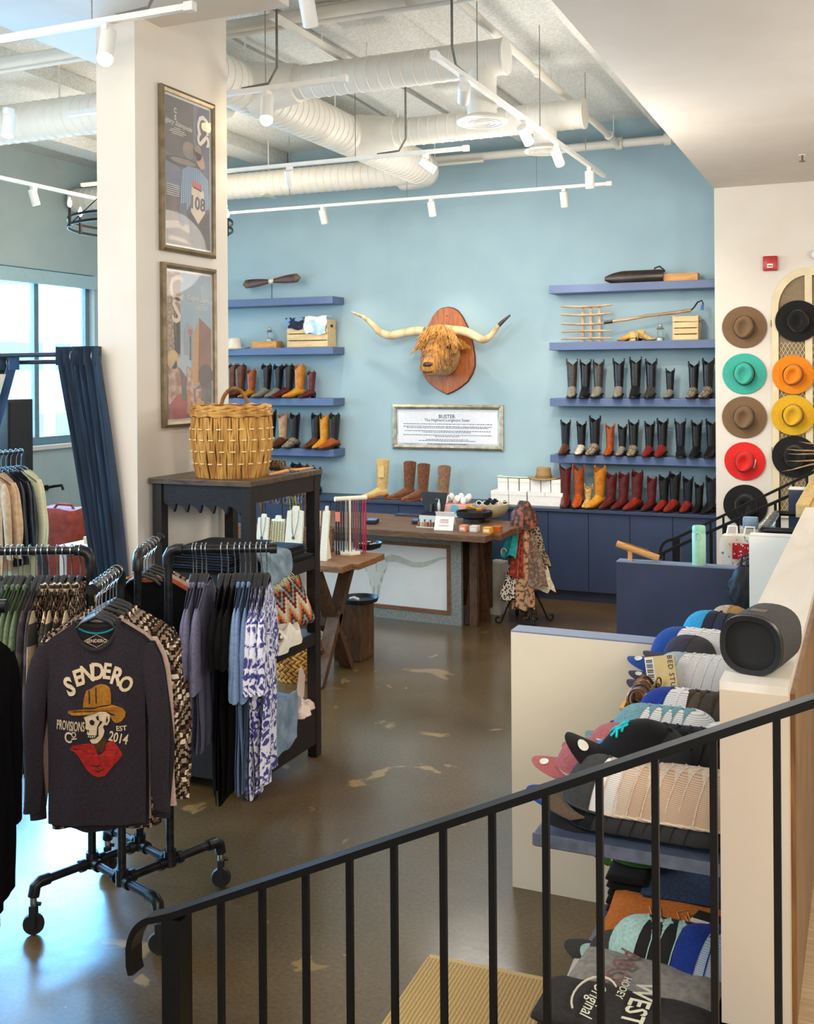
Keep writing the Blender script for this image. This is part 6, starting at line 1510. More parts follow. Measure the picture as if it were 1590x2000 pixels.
# ================================================================= PIPE GARMENT RACKS
M_pipe = mat('black_iron_pipe', (58, 58, 60), (38, 38, 40), metal=.75, rough=.36, scale=24, bump=.1)
M_rub = mat('black_caster_rubber', (22, 22, 23), (16, 16, 17), rough=.6)
RC, RA = Vector((-2.82, 3.615, 0)), radians(25)
def rack(label, loc, ang, arms=((0, 1.485, .43), (1, 1.44, .46), (2, 1.485, .62), (3, 1.435, .40))):
    t = thing('pipe_rack', label, 'garment rack', loc, ang); r = .16; zb = .2
    nd = [Vector((r * cos(k * pi / 2), r * sin(k * pi / 2), zb)) for k in range(4)]          # 0=R 1=B 2=L 3=F
    for k in range(4):
        a, b = nd[(k + 3) % 4], nd[k]; d = (b - a).normalized(); e = b + d * .25
        MB().tube([a, b, e - d * .04], .017, 12).build('base_pipe', M_pipe, t)
        for q in (a + d * .045, b - d * .045, b + d * .045): MB().tube([q - d * .012, q + d * .012], .025, 12).build('coupling', M_pipe, t)
        MB().tube([e - d * .06, e - d * .02, e + d * .0 + Vector((0, 0, -.012)), e + d * .008 + Vector((0, 0, -.05))], .023, 12).build('elbow', M_pipe, t)
        c = e + d * .008
        cs = MB().tube([c + Vector((0, 0, -.05)), c + Vector((0, 0, -.085))], .014, 10).build('caster', M_steel, t)
        for s in (-1, 1): MB().box(c.x - .012, c.x + .012, c.y + s * .02 - .003, c.y + s * .02 + .003, .035, zb - .08).build('fork', M_rub, cs)
        MB().lathe([(.018, -.014), (.039, -.014), (.043, 0), (.039, .014), (.018, .014)], 20, M=Matrix.Rotation(pi / 2, 4, 'X')).xf(Matrix.Translation((c.x, c.y, .0435))).build('wheel', M_rub, cs)
        MB().tube([c + Vector((0, 0, -.075)), c + Vector((.03, 0, -.08))], .008, 6).build('brake', M_rub, cs)
    for k, za, la in arms:
        p = nd[k]; d = Vector((cos(k * pi / 2), sin(k * pi / 2), 0))
        MB().tube([p + Vector((0, 0, -.02)), (p.x, p.y, za - .03)], .017, 12).build('upright', M_pipe, t)
        MB().tube([(p.x, p.y, zb - .02), (p.x, p.y, zb + .045)], .026, 12).build('tee', M_pipe, t)
        MB().tube([(p.x, p.y, 1.05), (p.x, p.y, 1.10)], .024, 12).build('coupling', M_pipe, t)
        MB().tube([(p.x, p.y, za - .07), (p.x, p.y, za - .03), (p.x + d.x * .012, p.y + d.y * .012, za - .008), (p.x + d.x * .035, p.y + d.y * .035, za), (p.x + d.x * .06, p.y + d.y * .06, za)], .024, 12).build('elbow', M_pipe, t)
        e = p + d * la; MB().tube([(p.x + d.x * .04, p.y + d.y * .04, za), (e.x, e.y, za)], .017, 12).build('arm', M_pipe, t)
        MB().tube([(e.x - d.x * .01, e.y - d.y * .01, za), (e.x + d.x * .018, e.y + d.y * .018, za)], .022, 12).build('end_cap', M_pipe, t)
    return t
rack('four-armed black iron pipe rack on casters in front of the pillar', RC, RA)
M_hang = mat('black_velvet_hanger', (26, 26, 28), (36, 36, 38), rough=.5, scale=30); M_hook = mat('chrome_hook', (206, 206, 204), (190, 190, 188), metal=.95, rough=.18)

def neck_curve(u, nk, drop): return -.13 - drop * max(0.0, 1 - (u / nk) ** 2) ** .6
def garment(name, label, cat, pos, ang, m, L_=.72, W=.2, th=.02, sleeve='short', Ls=None, group=None, flare=0.0, nk=.37, fdrop=.085, seed=0, sl_m=None, cuff=None, collar=None, wav=.006, hemvar=0.0, sw=1.0, front_fn=None):
    """Garment on a hanger; local X along the shoulders, front = -Y, origin on the bar."""
    R_ = random.Random(seed * 7 + 3); ph = [R_.uniform(0, 6.3) for _ in range(4)]
    t = thing(name, label, cat, pos, ang, group)
    def hw(v): return W * (1 - .12 * min(1, v * 5) + flare * v)
    def top(u, s):
        if abs(u) < nk: return neck_curve(u, nk, fdrop if s < 0 else .02)
        return -.13 - .078 * (abs(u) - nk) / (1 - nk) - .012 * max(0, abs(u) - .85) / .15
    def P(u, v, s):
        z0 = top(u, s); z1 = -.13 - L_ + hemvar * sin(u * 4 + ph[0]); z = z0 + (z1 - z0) * v; x = u * hw(v)
        y = s * th * sqrt(max(0, 1 - .985 * u * u)) * (.5 + .5 * min(1, v * 3.5)) * (1 + .6 * v * (flare > .05))
        y += wav * min(1, v * 2) * (sin(x * 38 + ph[1] + v * 1.5) + .6 * sin(x * 71 + ph[2] - v * 2)) + .006 * sin(v * 9 + ph[3]) * v
        return (x, y, z)
    mb = MB()
    for s in (-1, 1): mb.grid(24, 18, lambda a, b, s=s: P(2 * a - 1, b, s))
    mb.build('body', m, t, angle=70)
    t['w'] = W
    sm_ = sl_m or m
    if sleeve != 'none':
        Ls = Ls or (.24 if sleeve == 'short' else .6)
        for s in (-1, 1):
            rings = []; nn = 14; steps = 12
            for k in range(steps + 1):
                q = k / steps
                x = s * (W * (.9 if sleeve == 'short' else .93) + (.045 if sleeve == 'short' else .05) * min(1, q * 1.6) ** .8 + .012 * sin(q * 6 + ph[0]) * q)
                z = -.207 - Ls * q
                rx = (.034 + (.03 if sleeve == 'short' else .012 * (1 - q)) * min(1, q * 2)) * sw; ry = th * (.55 + .75 * min(1, q * 2)) * (1.15 if sleeve == 'short' else 1)
                if sleeve == 'long': rx = (.044 - .014 * q) * sw; ry = th * .5 + .008 * sin(pi * q)
                if k == 0: rx *= .45; ry *= .3
                if k == 1: rx *= .85; ry *= .75
                wr = .12 * sin(q * 22 + ph[1])
                rings.append([(x + rx * cos(2 * pi * j / nn) * (1 + .08 * sin(3 * 2 * pi * j / nn + ph[2])), ry * sin(2 * pi * j / nn) * (1 + wr * .5), z - s * .02 * cos(2 * pi * j / nn) * (q > .9) * (1 if sleeve == 'short' else .2)) for j in range(nn)])
            sl = MB().loft(rings, True, True).build('sleeve', sm_, t, angle=70)
            if cuff:
                r2 = [[(c_[0] + (p[0] - c_[0]) * 1.06, p[1] * 1.08, p[2]) for p in rr] for rr in rings[cuff[1]:cuff[2]] for c_ in [(sum(p[0] for p in rr) / nn,)]]
                MB().loft(r2, True, True).build('cuff', cuff[0], sl, angle=70)
    if collar:
        pts = []
        for k in range(25):
            a = 2 * pi * k / 24; u = nk * cos(a); s = -1 if sin(a) < 0 else 1
            pts.append((u * W * 1.02, -sin(a) * -1 * 0 + (-th * .55 if s < 0 else th * .45) * abs(sin(a)), neck_curve(u, nk, fdrop if s < 0 else .02) + .004))
        MB().tube(pts, collar[1], 7).build('collar', collar[0], t)
    t['fn'] = 0
    return t, P
HN = [0]
def hanger(label, pos, ang, W=.2, group='black clothes hangers', pipe_r=.019):
    t = thing('clothes_hanger', label, 'hanger', pos, ang, group)
    # hook loops over the bar (bar runs along local Y)
    pts = [(0, 0, -.118), (0, 0, -.06), (.004, 0, -.035)] + [(pipe_r * 1.25 * cos(a), 0, pipe_r * 1.25 * sin(a) + .002) for a in (-.6, .0, .6, 1.2, 1.8, 2.4, 3.0)]
    MB().tube(pts, .0025, 6).build('hook', M_hook, t)
    sh = [(-W * .9, 0, -.222), (-W * .75, 0, -.202), (-W * .45, 0, -.165), (-W * .25, 0, -.128), (0, 0, -.106), (W * .25, 0, -.128), (W * .45, 0, -.165), (W * .75, 0, -.202), (W * .9, 0, -.222)]
    MB().tube(sh, [.005, .006, .008, .012, .014, .012, .008, .006, .005], 8, flat=.55).build('shoulder_bar', M_hang, t)
    return t
def arm_pt(k, s, z, c=RC, ang=RA):
    a = ang + k * pi / 2; return Vector((c.x + (.16 + s) * cos(a), c.y + (.16 + s) * sin(a), z))
# fabrics
C_lav = cloth('lavender_cotton', (124, 122, 148), (108, 106, 132)); C_blk = cloth('black_cotton', (16, 15, 16), (11, 10, 11), sheen=0); C_lblue = cloth('light_blue_cotton', (128, 152, 188), (112, 136, 174))
C_green = cloth('sage_green_cotton', (112, 128, 98), (94, 110, 82)); C_mauve = cloth('grey_mauve_print', (112, 104, 108), (84, 78, 84), scale=14, lo=.45, hi=.55)
C_palm = mat('pale_blue_palm_print', (168, 206, 218), (96, 138, 160), kind='wave', scale=7, dist=9, lo=.06, hi=.14, rough=.92, detail=2)
C_teal = cloth('dusty_teal_cotton', (104, 150, 168), (90, 136, 154))
C_flor = mat('blue_white_floral', (222, 222, 236), (62, 64, 132), kind='noise', scale=22, dist=2.2, lo=.47, hi=.53, rough=.92, detail=4, bump=.2)
C_azt = zigzag('brown_aztec_weave', [(28, 22, 20), (150, 124, 100), (60, 42, 32), (222, 206, 182), (40, 30, 26), (104, 74, 58), (24, 18, 18), (160, 140, 118)], 14, 7, amp=.9, noise=.9)
C_azt2 = zigzag('tan_aztec_weave', [(172, 138, 108), (40, 32, 30), (150, 116, 90), (212, 194, 164), (60, 48, 42)], 12, 6, amp=.8, noise=.9)
C_knit = cloth('charcoal_rib_knit', (76, 72, 66), (58, 54, 50), kind='wave', scale=60); C_cream = cloth('oatmeal_fleece', (206, 186, 152), (188, 166, 130))
C_plum = cloth('charcoal_plum_jersey', (52, 46, 52), (42, 37, 43), scale=160); C_plum2 = cloth('dark_plum_jersey', (46, 42, 48), (36, 33, 38), scale=160); C_pink = cloth('dusty_pink_jersey', (196, 168, 156), (180, 152, 140))
C_navy = cloth('near_black_wool', (11, 11, 14), (7, 7, 9), sheen=.0, spec=.05); C_camel = cloth('camel_jersey', (190, 96, 54), (172, 84, 46))
G_R, G_L, G_F, G_B = 'tees on the right rack arm', 'shirts on the left rack arm', 'shirts on the front rack arm', 'garments on the back rack arm'
angX = RA - pi / 2           # shoulder axis for the left and right arms (points towards the camera)
def put(k, s, z, ang, nm, lab, cat, W=.2, tilt=0.0, **kw):
    p = arm_pt(k, s, z)
    g, P = garment(nm, lab, cat, p, ang + tilt, W=W, **kw)
    hanger('black hanger of ' + lab, p, ang + tilt, W)
    return g, P
hooks_R = [380, 386, 396, 404, 432, 444, 457, 466, 476, 485, 497, 505, 515]
for i, u in enumerate(hooks_R):
    s = (u - 334) / 187 * .42; tl = RND.uniform(-.05, .05)
    if i < 4: put(0, s, 1.485, angX, 'hanging_tee', 'lavender tee, %s from the post on the right rack arm' % ORD[i], 'shirt', m=C_lav, L_=.66, Ls=.30, th=.014, group=G_R, seed=i, tilt=tl, collar=(C_lav, .006))
    elif i < 7: put(0, s, 1.485, angX, 'hanging_dress', 'long black dress, %s of three on the right rack arm' % ORD[i - 4], 'dress', m=C_blk, L_=.86 - .02 * (i - 4), Ls=.2, th=.016, group=G_R, seed=i, tilt=tl, flare=.1)
    elif i < 10: put(0, s, 1.485, angX, 'hanging_tee', 'light blue tee dress, %s of three on the right rack arm' % ORD[i - 7], 'shirt', m=C_lblue, L_=.83 - .01 * (i - 7), Ls=.33, th=.014, group=G_R, seed=i, tilt=tl, collar=(C_lblue, .006))
    else: put(0, s, 1.485, angX, 'hanging_dress', 'blue floral dress, %s of three at right arm tip' % ORD[i - 10], 'dress', m=C_flor, L_=.84 - .03 * (i - 10), Ls=.3, th=.016, group=G_R, seed=i, tilt=tl, flare=.12, wav=.009)
hooks_L = [11, 25, 35, 46, 54, 68, 82, 91, 104, 119, 131, 146, 162]
for i, u in enumerate(hooks_L):
    s = (180 - u) / 183 * .40; tl = RND.uniform(-.04, .04)
    n = 12 - i
    if i < 2: put(2, s, 1.485, angX, 'hanging_shirt', 'pale blue palm print shirt, %s on the left rack arm' % ['outer one', 'inner one'][i], 'shirt', m=C_palm, L_=.7, Ls=.34, th=.016, group=G_L, seed=20 + i, tilt=tl)
    elif i < 6: put(2, s, 1.485, angX, 'hanging_tee', 'sage green tee, %s from left on the left rack arm' % ORD[i - 2], 'shirt', m=C_green, L_=.68 + .05 * (i == 5), Ls=.3 + .03 * (i % 3), th=.014, group=G_L, seed=20 + i, tilt=tl, collar=(C_green, .007))
    elif i < 8: put(2, s, 1.485, angX, 'hanging_shirt', 'grey mauve printed shirt, %s on the left rack arm' % ['left one', 'right one'][i - 6], 'shirt', m=C_mauve, L_=.74, Ls=.5, sleeve='long', th=.016, group=G_L, seed=20 + i, tilt=tl)
    else:
        put(2, s, 1.485, angX, 'hanging_jacket', 'tan aztec fleece, %s from left on left rack arm' % ORD[i - 8], 'jacket', m=C_azt2 if i % 2 else C_azt, L_=.72, Ls=.5, sleeve='long', th=.018, group=G_L, seed=20 + i, tilt=tl, sl_m=C_cream if i % 2 == 0 else C_azt2, cuff=(C_knit, 1, 4), collar=(C_azt2, .014))
# one more blue shirt at the very left edge
put(2, .405, 1.485, angX, 'hanging_shirt', 'dusty teal shirt, cut by the left picture edge', 'shirt', m=C_teal, L_=.7, Ls=.3, th=.016, group=G_L, seed=40)
# back arm
for i, (s, m_, lab) in enumerate(((.09, C_blk, 'black jacket, nearest to the post on the back rack arm'), (.15, C_blk, 'black jacket, second on the back rack arm'), (.22, C_camel, 'orange knitted top, third on the back rack arm'), (.28, C_pink, 'dusty pink top, fourth on the back rack arm'), (.34, C_azt, 'brown aztec top, fifth on the back rack arm'))):
    put(1, s, 1.44, RA, 'hanging_jacket' if i < 2 else 'hanging_blouse', lab, 'jacket' if i < 2 else 'blouse', m=m_, L_=.7, sleeve='long', Ls=.52, th=.022, group=G_B, seed=60 + i, W=.21)
# front arm: behind the printed shirt
for i, (s, m_, lab, nm) in enumerate(((.06, C_blk, 'black top, nearest to the post on the front rack arm', 'hanging_blouse'), (.11, C_azt, 'brown aztec jacket, second from post on front rack arm', 'hanging_jacket'), (.16, C_azt, 'brown aztec jacket, third from post on front rack arm', 'hanging_jacket'), (.22, C_azt, 'brown aztec jacket, fourth from post on front rack arm', 'hanging_jacket'), (.285, C_pink, 'dusty pink long-sleeved tee, just behind the two plum ones', 'hanging_tee'), (.325, C_plum2, 'plain dark plum long-sleeved tee, right behind the skull shirt', 'hanging_tee'))):
    put(3, s, 1.435, RA, nm, lab, 'shirt' if 'tee' in lab or 'top' in lab else 'jacket', m=m_, L_=.74 + .02 * (i == 5) + .05 * (i < 4), sleeve='long', Ls=.62 + .03 * (i == 5), th=.02 if i > 3 else .03, group=G_F, seed=70 + i, W=.2 + .03 * (i in (1, 2, 3)), sl_m=(C_azt if 0 < i < 4 else None), hemvar=.01, collar=(m_, .007))
# the printed shirt itself
sp1 = arm_pt(3, .365, 1.435)
g1, P1 = garment('printed_shirt', 'charcoal plum long-sleeved shirt with cowboy skull print facing the viewer', 'shirt', sp1, RA, C_plum, L_=.725, W=.2, th=.026, sleeve='long', Ls=.61, group=None, seed=90, wav=.004, fdrop=.1, collar=(C_plum, .008), nk=.4)
hanger('black hanger carrying the cowboy skull shirt at the front arm tip', sp1, RA, .2)
def SH(cx, cy):        # crop px of the print -> shirt-local x, z
    return ((cx - 462) * .000343, 2.2 - (1180 + cy * .18 - 736) / 2100 * 3.92 - 1.435)
def surf(x, z, off):
    v = min(1, max(0, (-.16 - z) / .70)); u = max(-1, min(1, x / (.2 * (1 - .12 * min(1, v * 5)))))
    # invert: find v for which P1 z matches
    z0 = P1(u, 0, -1)[2]; z1 = P1(u, 1, -1)[2]; v = (z - z0) / (z1 - z0)
    return (x, P1(u, v, -1)[1] - off, z)
def print_poly(polys, m, off, name='print'):
    mb = MB()
    for pl in polys:
        pts = [SH(*p) for p in pl]
        mb.prism(pts, .0006, lambda x, y, z, off=off: (lambda q: (q[0], q[1] - z, q[2]))(surf(x, y, off)))
    return mb.build(name, m, g1, smooth=False)
def refine(pl, n=3):
    out = []
    for i in range(len(pl)):
        a, b = pl[i], pl[(i + 1) % len(pl)]
        for k in range(n): out.append((a[0] + (b[0] - a[0]) * k / n, a[1] + (b[1] - a[1]) * k / n))
    return out
I_cream = cloth('cream_screen_print', (222, 200, 168), (210, 188, 154), sheen=0); I_gold = cloth('mustard_screen_print', (172, 116, 44), (150, 98, 36), sheen=0); I_red = cloth('red_screen_print', (178, 48, 44), (150, 38, 36), sheen=0); I_dark = C_plum2
hatp = [(375, 905), (420, 890), (470, 855), (520, 840), (580, 850), (620, 880), (635, 960), (632, 1060), (700, 1075), (760, 1100), (785, 1140), (780, 1190), (740, 1240), (680, 1260), (640, 1225), (620, 1170), (560, 1130), (480, 1140), (400, 1165), (300, 1170), (220, 1165), (180, 1140), (190, 1115), (240, 1112), (340, 1105), (348, 1010)]
O = .003
print_poly([refine(hatp, 2)], I_gold, O, 'hat_print')
print_poly([[(342, 1082), (450, 1085), (540, 1068), (632, 1058), (632, 1072), (540, 1085), (450, 1100), (340, 1100)], [(515, 880), (550, 905), (570, 945), (555, 955), (525, 920)], [(560, 1120), (620, 1150), (690, 1170), (640, 1175), (600, 1155)], [(400, 905), (412, 905), (418, 1040), (405, 1045)], [(470, 870), (480, 870), (488, 1040), (476, 1040)]], I_dark, O + .0012, 'hat_line_print')
skull = [(350, 1190), (430, 1160), (520, 1135), (590, 1140), (622, 1180), (615, 1240), (590, 1285), (560, 1280), (545, 1300), (560, 1350), (545, 1400), (520, 1440), (480, 1478), (430, 1475), (408, 1440), (420, 1430), (470, 1420), (500, 1380), (470, 1395), (400, 1390), (378, 1370), (385, 1330), (362, 1310), (370, 1270), (365, 1230)]
print_poly([refine(skull, 2)], I_cream, O, 'skull_print')
print_poly([[(410, 1225), (440, 1215), (465, 1240), (455, 1275), (430, 1275), (412, 1255)], [(392, 1320), (402, 1330), (400, 1352), (388, 1345)], [(476, 1190), (500, 1170), (510, 1230), (490, 1220)], [(520, 1230), (545, 1245), (500, 1300), (500, 1400), (480, 1400), (488, 1300)], [(590, 1180), (600, 1230), (580, 1265), (578, 1225)], [(385, 1385), (480, 1385), (500, 1360), (492, 1400), (470, 1420), (400, 1412)]], I_dark, O + .0012, 'skull_line_print')
print_poly([[(392, 1388), (404, 1390), (402, 1408), (392, 1405)], [(412, 1392), (426, 1392), (424, 1411), (411, 1410)], [(434, 1392), (448, 1391), (446, 1411), (433, 1412)], [(456, 1388), (470, 1384), (468, 1404), (455, 1408)]], I_cream, O + .0024, 'teeth_print')
band = [(190, 1540), (230, 1490), (300, 1485), (400, 1475), (450, 1490), (480, 1560), (520, 1600), (560, 1560), (570, 1490), (640, 1440), (690, 1500), (740, 1570), (745, 1610), (690, 1680), (620, 1760), (560, 1830), (490, 1840), (430, 1820), (370, 1760), (330, 1690), (290, 1610), (240, 1555)]
print_poly([refine(band, 2)], I_red, O, 'bandana_print')
print_poly([[(300, 1530), (400, 1570), (470, 1600), (400, 1585)], [(310, 1600), (400, 1630), (480, 1660), (400, 1645)], [(560, 1620), (640, 1560), (660, 1520), (650, 1570)], [(580, 1670), (660, 1620), (700, 1560), (680, 1620)], [(380, 1700), (480, 1720), (560, 1690), (480, 1735)], [(420, 1760), (500, 1775), (580, 1740), (500, 1790)], [(480, 1560), (520, 1600), (530, 1690), (500, 1640)]], I_dark, O + .0012, 'bandana_line_print')
print_poly([[(450, 1480), (500, 1470), (540, 1420), (580, 1430), (570, 1490), (540, 1580), (500, 1570), (470, 1530)]], cloth('brown_neck_print', (84, 60, 42), (70, 50, 36)), O + .0006, 'neck_print')
def shirt_text(body, cx, cy, hpx, rot=0.0, bold=.004, stretch=1.0):
    mb = MB(); x0, z0 = SH(cx, cy); sz = hpx * .000343 / .69
    lettering(mb, body, lambda x, y: surf(x0 + (x * stretch) * cos(rot) - y * sin(rot), z0 + (x * stretch) * sin(rot) + y * cos(rot), O + .0008), size=sz, bold=bold * sz * 5, res=3)
    return mb.build('print_lettering', I_cream, g1, smooth=False)
for ch_, cx_, cy_, h_, r_ in (('S', 204, 868, 185, .42), ('E', 292, 775, 160, .3), ('N', 385, 735, 165, .16), ('D', 488, 715, 165, .02), ('E', 588, 712, 155, -.12), ('R', 692, 765, 175, -.3), ('O', 785, 850, 150, -.45)): shirt_text(ch_, cx_, cy_, h_, r_, .007, .78)
shirt_text('PROVISIONS', 204, 1290, 100, -.06, .003, .38)
shirt_text('C', 180, 1415, 110, 0, .004, .8); shirt_text('O', 243, 1380, 58, 0, .004, .8)
print_poly([[(218, 1418), (275, 1412), (275, 1426), (218, 1432)]], I_cream, O, 'underline_print')
shirt_text('EST', 740, 1318, 50, .05, .004); shirt_text('2014', 705, 1425, 100, -.22, .004, .72)
# neck tape and neck label on the inside back
tp = []
for k in range(13):
    u = -.34 + .68 * k / 12; q = P1(u, .02, 1); tp.append((q[0], q[1] - .008, neck_curve(u, .4, .02) - .008 - .012 * (1 - (u / .36) ** 2)))
MB().tube(tp, .006, 6, flat=.6).build('neck_tape', cloth('teal_neck_tape', (24, 146, 156), (18, 130, 140)), g1)
nl = MB(); lettering(nl, 'SENDERO', lambda x, y: (x, P1(0, .06, 1)[1] - .012, -.197 + y), size=.017, bold=.0002); nl.build('neck_label', I_cream, g1, smooth=False)
MB().prism([(-.042, -.197), (0, -.178), (.042, -.197), (0, -.216)], .0005, lambda x, y, z: (x, P1(0, .06, 1)[1] - .0105 - z, y)).build('neck_label_field', C_plum2, g1, smooth=False)
MB().tube([(-.045, P1(0, .06, 1)[1] - .012, -.197), (0, P1(0, .06, 1)[1] - .012, -.174), (.045, P1(0, .06, 1)[1] - .012, -.197), (0, P1(0, .06, 1)[1] - .012, -.22), (-.045, P1(0, .06, 1)[1] - .012, -.197)], .001, 4).build('neck_label_border', I_cream, g1)
MB().box(-.072, -.054, -.032, -.029, -.845, -.815).build('hem_tag', M_wht, g1, smooth=False)
# hanger body in front shirts has a wide black shoulder: add the velvet insert visible in the neck
# ---- second rack cut by the left picture edge with dark coats
tip2 = at_z(2, 1184, 1.47); c2_ = Vector((tip2[0], tip2[1], 0)) - Vector((cos(RA), sin(RA), 0)) * (.16 + .43)
rack('black iron pipe rack mostly outside the left picture edge, holding dark coats', c2_, RA, arms=((0, 1.47, .43), (1, 1.44, .40), (2, 1.48, .40), (3, 1.44, .40)))
for i, s in enumerate((.38, .335, .29, .24, .19)):
    p = arm_pt(0, s, 1.47, c2_)
    garment('hanging_coat', 'long near-black wool coat at the left picture edge, %s from the arm tip' % ORD[i], 'coat', p, angX, C_navy, L_=[.86, 1.0, 1.06, 1.0, 1.0][i], W=.25, th=.022, sleeve='long', Ls=.6, group='dark coats at the left edge', seed=100 + i, sw=1.5, flare=.08)
    hanger('black hanger under the dark coat at the left edge, %s from the arm tip' % ORD[i], p, angX, .25)
# ================================================================= CAP SHELVES ON THE LEDGE WALL
ZS1, ZS2 = 1.0, .44
for z, lab in ((ZS1, 'upper navy display shelf crowded with caps, fixed to the ledge wall'), (ZS2, 'lower navy display shelf with folded shirts, fixed to the ledge wall')):
    t = thing('display_shelf', lab, 'shelf', (-.82, 2.71, z - .035))
    MB().box(0, .472, 0, 1.699, 0, .032).build('board', mat('slate_display_board', (56, 64, 82), (50, 58, 76), rough=.45), t, bevel=.002, smooth=False)
    MB().box(-.003, .472, -.004, 0, .004, .035).build('edge_band', mat('worn_shelf_edge', (92, 98, 112), (74, 80, 96), rough=.5, scale=30), t, smooth=False)
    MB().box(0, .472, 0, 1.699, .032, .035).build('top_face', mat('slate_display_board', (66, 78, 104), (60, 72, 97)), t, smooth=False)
Mcap = {}
def cm(n, c): return cloth('cap_' + n, c, tuple(x * .88 for x in c), scale=120)
def meshm(n, c): return mat('cap_mesh_' + n, c, tuple(x * .8 for x in c), rough=.85, kind='wave', scale=70, rot=(0, pi / 2, 0), lo=.3, hi=.8, bump=.3, bscale=500)
CW = {k: cm(k, c) for k, c in {'charcoal': (66, 64, 62), 'brown': (92, 76, 62), 'black': (24, 23, 24), 'teal': (118, 160, 166), 'white': (232, 228, 224), 'blue': (38, 60, 140), 'royal': (44, 78, 150), 'navy': (34, 38, 58), 'sky': (60, 160, 206), 'grey': (170, 180, 182), 'dbrown': (70, 54, 42), 'pink': (186, 104, 104), 'red': (196, 62, 46), 'mint': (180, 214, 206), 'beige': (206, 186, 166), 'plum': (66, 62, 74), 'olive': (176, 136, 74), 'green': (44, 82, 34), 'cobalt': (30, 78, 170)}.items()}
CM = {k: meshm(k, c) for k, c in {'white': (236, 232, 230), 'offwhite': (222, 216, 210), 'beige': (206, 184, 162), 'tan': (196, 166, 138), 'black': (26, 25, 26), 'navy': (34, 38, 58), 'brown': (70, 60, 50), 'dbrown': (84, 72, 56), 'charcoal': (60, 58, 58), 'sky': (190, 206, 226), 'navy2': (44, 50, 74)}.items()}
M_stick = mat('visor_sticker', (226, 224, 214), (216, 214, 204), rough=.4)
def crown_pt(a, e, W=.08, L_=.098, H=.122):
    """a azimuth (0 = front, -Y), e elevation 0..pi/2."""
    ce = max(0, cos(e)) ** .72; se = sin(e) ** .92
    fl = 1.0 + .06 * cos(a) * se
    x = W * ce * sin(a); y = -L_ * ce * cos(a) * fl
    return (x, y + .012 * se, H * se)
def cap(label, loc, rz, mf, mm, mv, group=None, tilt=0.0, visor=True, sticker=False, roll=0.0, sc=1.0, eye=None, flatz=1.0, cat='cap'):
    t = thing('baseball_cap', label, cat, loc, group=group)
    t.rotation_euler = (Matrix.Rotation(rz, 4, 'Z') @ Matrix.Rotation(tilt, 4, 'X') @ Matrix.Rotation(roll, 4, 'Y')).to_euler()
    t.scale = (sc, sc, sc * flatz)
    fa = radians(78)
    MB().grid(14, 10, lambda u, v: crown_pt(-fa + 2 * fa * u, pi / 2 * v)).build('front_panel', mf, t, angle=70)
    MB().grid(18, 10, lambda u, v: crown_pt(fa + (2 * pi - 2 * fa) * u, pi / 2 * v, .081, .099, .123)).build('mesh_back', mm, t, angle=70)
    MB().tube([crown_pt(2 * pi * k / 28, .02, .0805, .0985) for k in range(29)], .0035, 5).build('brim_band', mf, t)
    MB().tube([crown_pt(fa, pi / 2 * q, .0818, .0998, .1235) for q in (0, .2, .4, .6, .8, .98)], .002, 4).tube([crown_pt(-fa, pi / 2 * q, .0818, .0998, .1235) for q in (0, .2, .4, .6, .8, .98)], .002, 4).build('seam', mf if mf is not mm else CW['charcoal'], t)
    MB().ball((0, .012, .123), (.007, .007, .004), 8, 5).build('button', mf, t)
    if visor:
        def vf(u, v):
            a = radians(-74) + radians(148) * u; p = crown_pt(a, 0.02); ext = .075 * (cos(a * .9)) ** .8 if cos(a * .9) > 0 else 0
            x = p[0] * (1 + .05 * v); y = p[1] - ext * v
            return (x, y, .004 - .02 * (x / .08) ** 2 - .010 * v)
        vz = MB().slab(18, 6, vf, lambda u, v, p: (p[0], p[1], p[2] - .004)).build('visor', mv, t, angle=70)
        if sticker:
            MB().prism([(.02 * cos(2 * pi * k / 16) + .018, -.132 + .013 * sin(2 * pi * k / 16)) for k in range(16)], .001, lambda x, y, z: (x, y, .0075 - .02 * (x / .08) ** 2 - .006 + z)).build('sticker', M_stick, vz, smooth=False)
    if eye: eye(t)
    return t
WEST = radians(-90)       # visors point along -X
def row(desc, X0, Y, z, n, dx, mats, rz=WEST, tilt=-.12, group='caps on the display shelves', sticker=False, where='', dy=0.0, dz=0.0, sc=1.0, flatz=1.0, first=None):
    for k in range(n):
        mf, mm, mv = mats[min(k, len(mats) - 1)]
        pos = 'front' if k == 0 else '%s from front' % ORD[k]
        cap('%s, %s in %s' % (desc[min(k, len(desc) - 1)], pos, where), (X0 + dx * k, Y + dy * k, z + dz * k), rz + RND.uniform(-.06, .06), mf, mm, mv, group, tilt + RND.uniform(-.03, .03), visor=(k == 0), sticker=sticker and k == 0, sc=sc, flatz=flatz)
# nearest row: beige mesh caps over flattened black ones
row(['black mesh cap lying flat'], -.66, 2.83, ZS1 + .012, 8, .034, [(CW['black'], CM['black'], CW['black'])], where='the bottom row at the shelf front', flatz=.42, tilt=0)
row(['charcoal cap with white mesh and brown visor', 'off-white mesh cap', 'beige mesh cap', 'tan mesh cap'], -.672, 2.845, ZS1 + .052, 9, .0335, [(CW['charcoal'], CM['white'], CW['brown']), (CW['beige'], CM['offwhite'], CW['beige']), (CW['beige'], CM['beige'], CW['beige']), (CW['beige'], CM['tan'], CW['beige'])], where='the nearest row', tilt=-.1, sc=1.03)
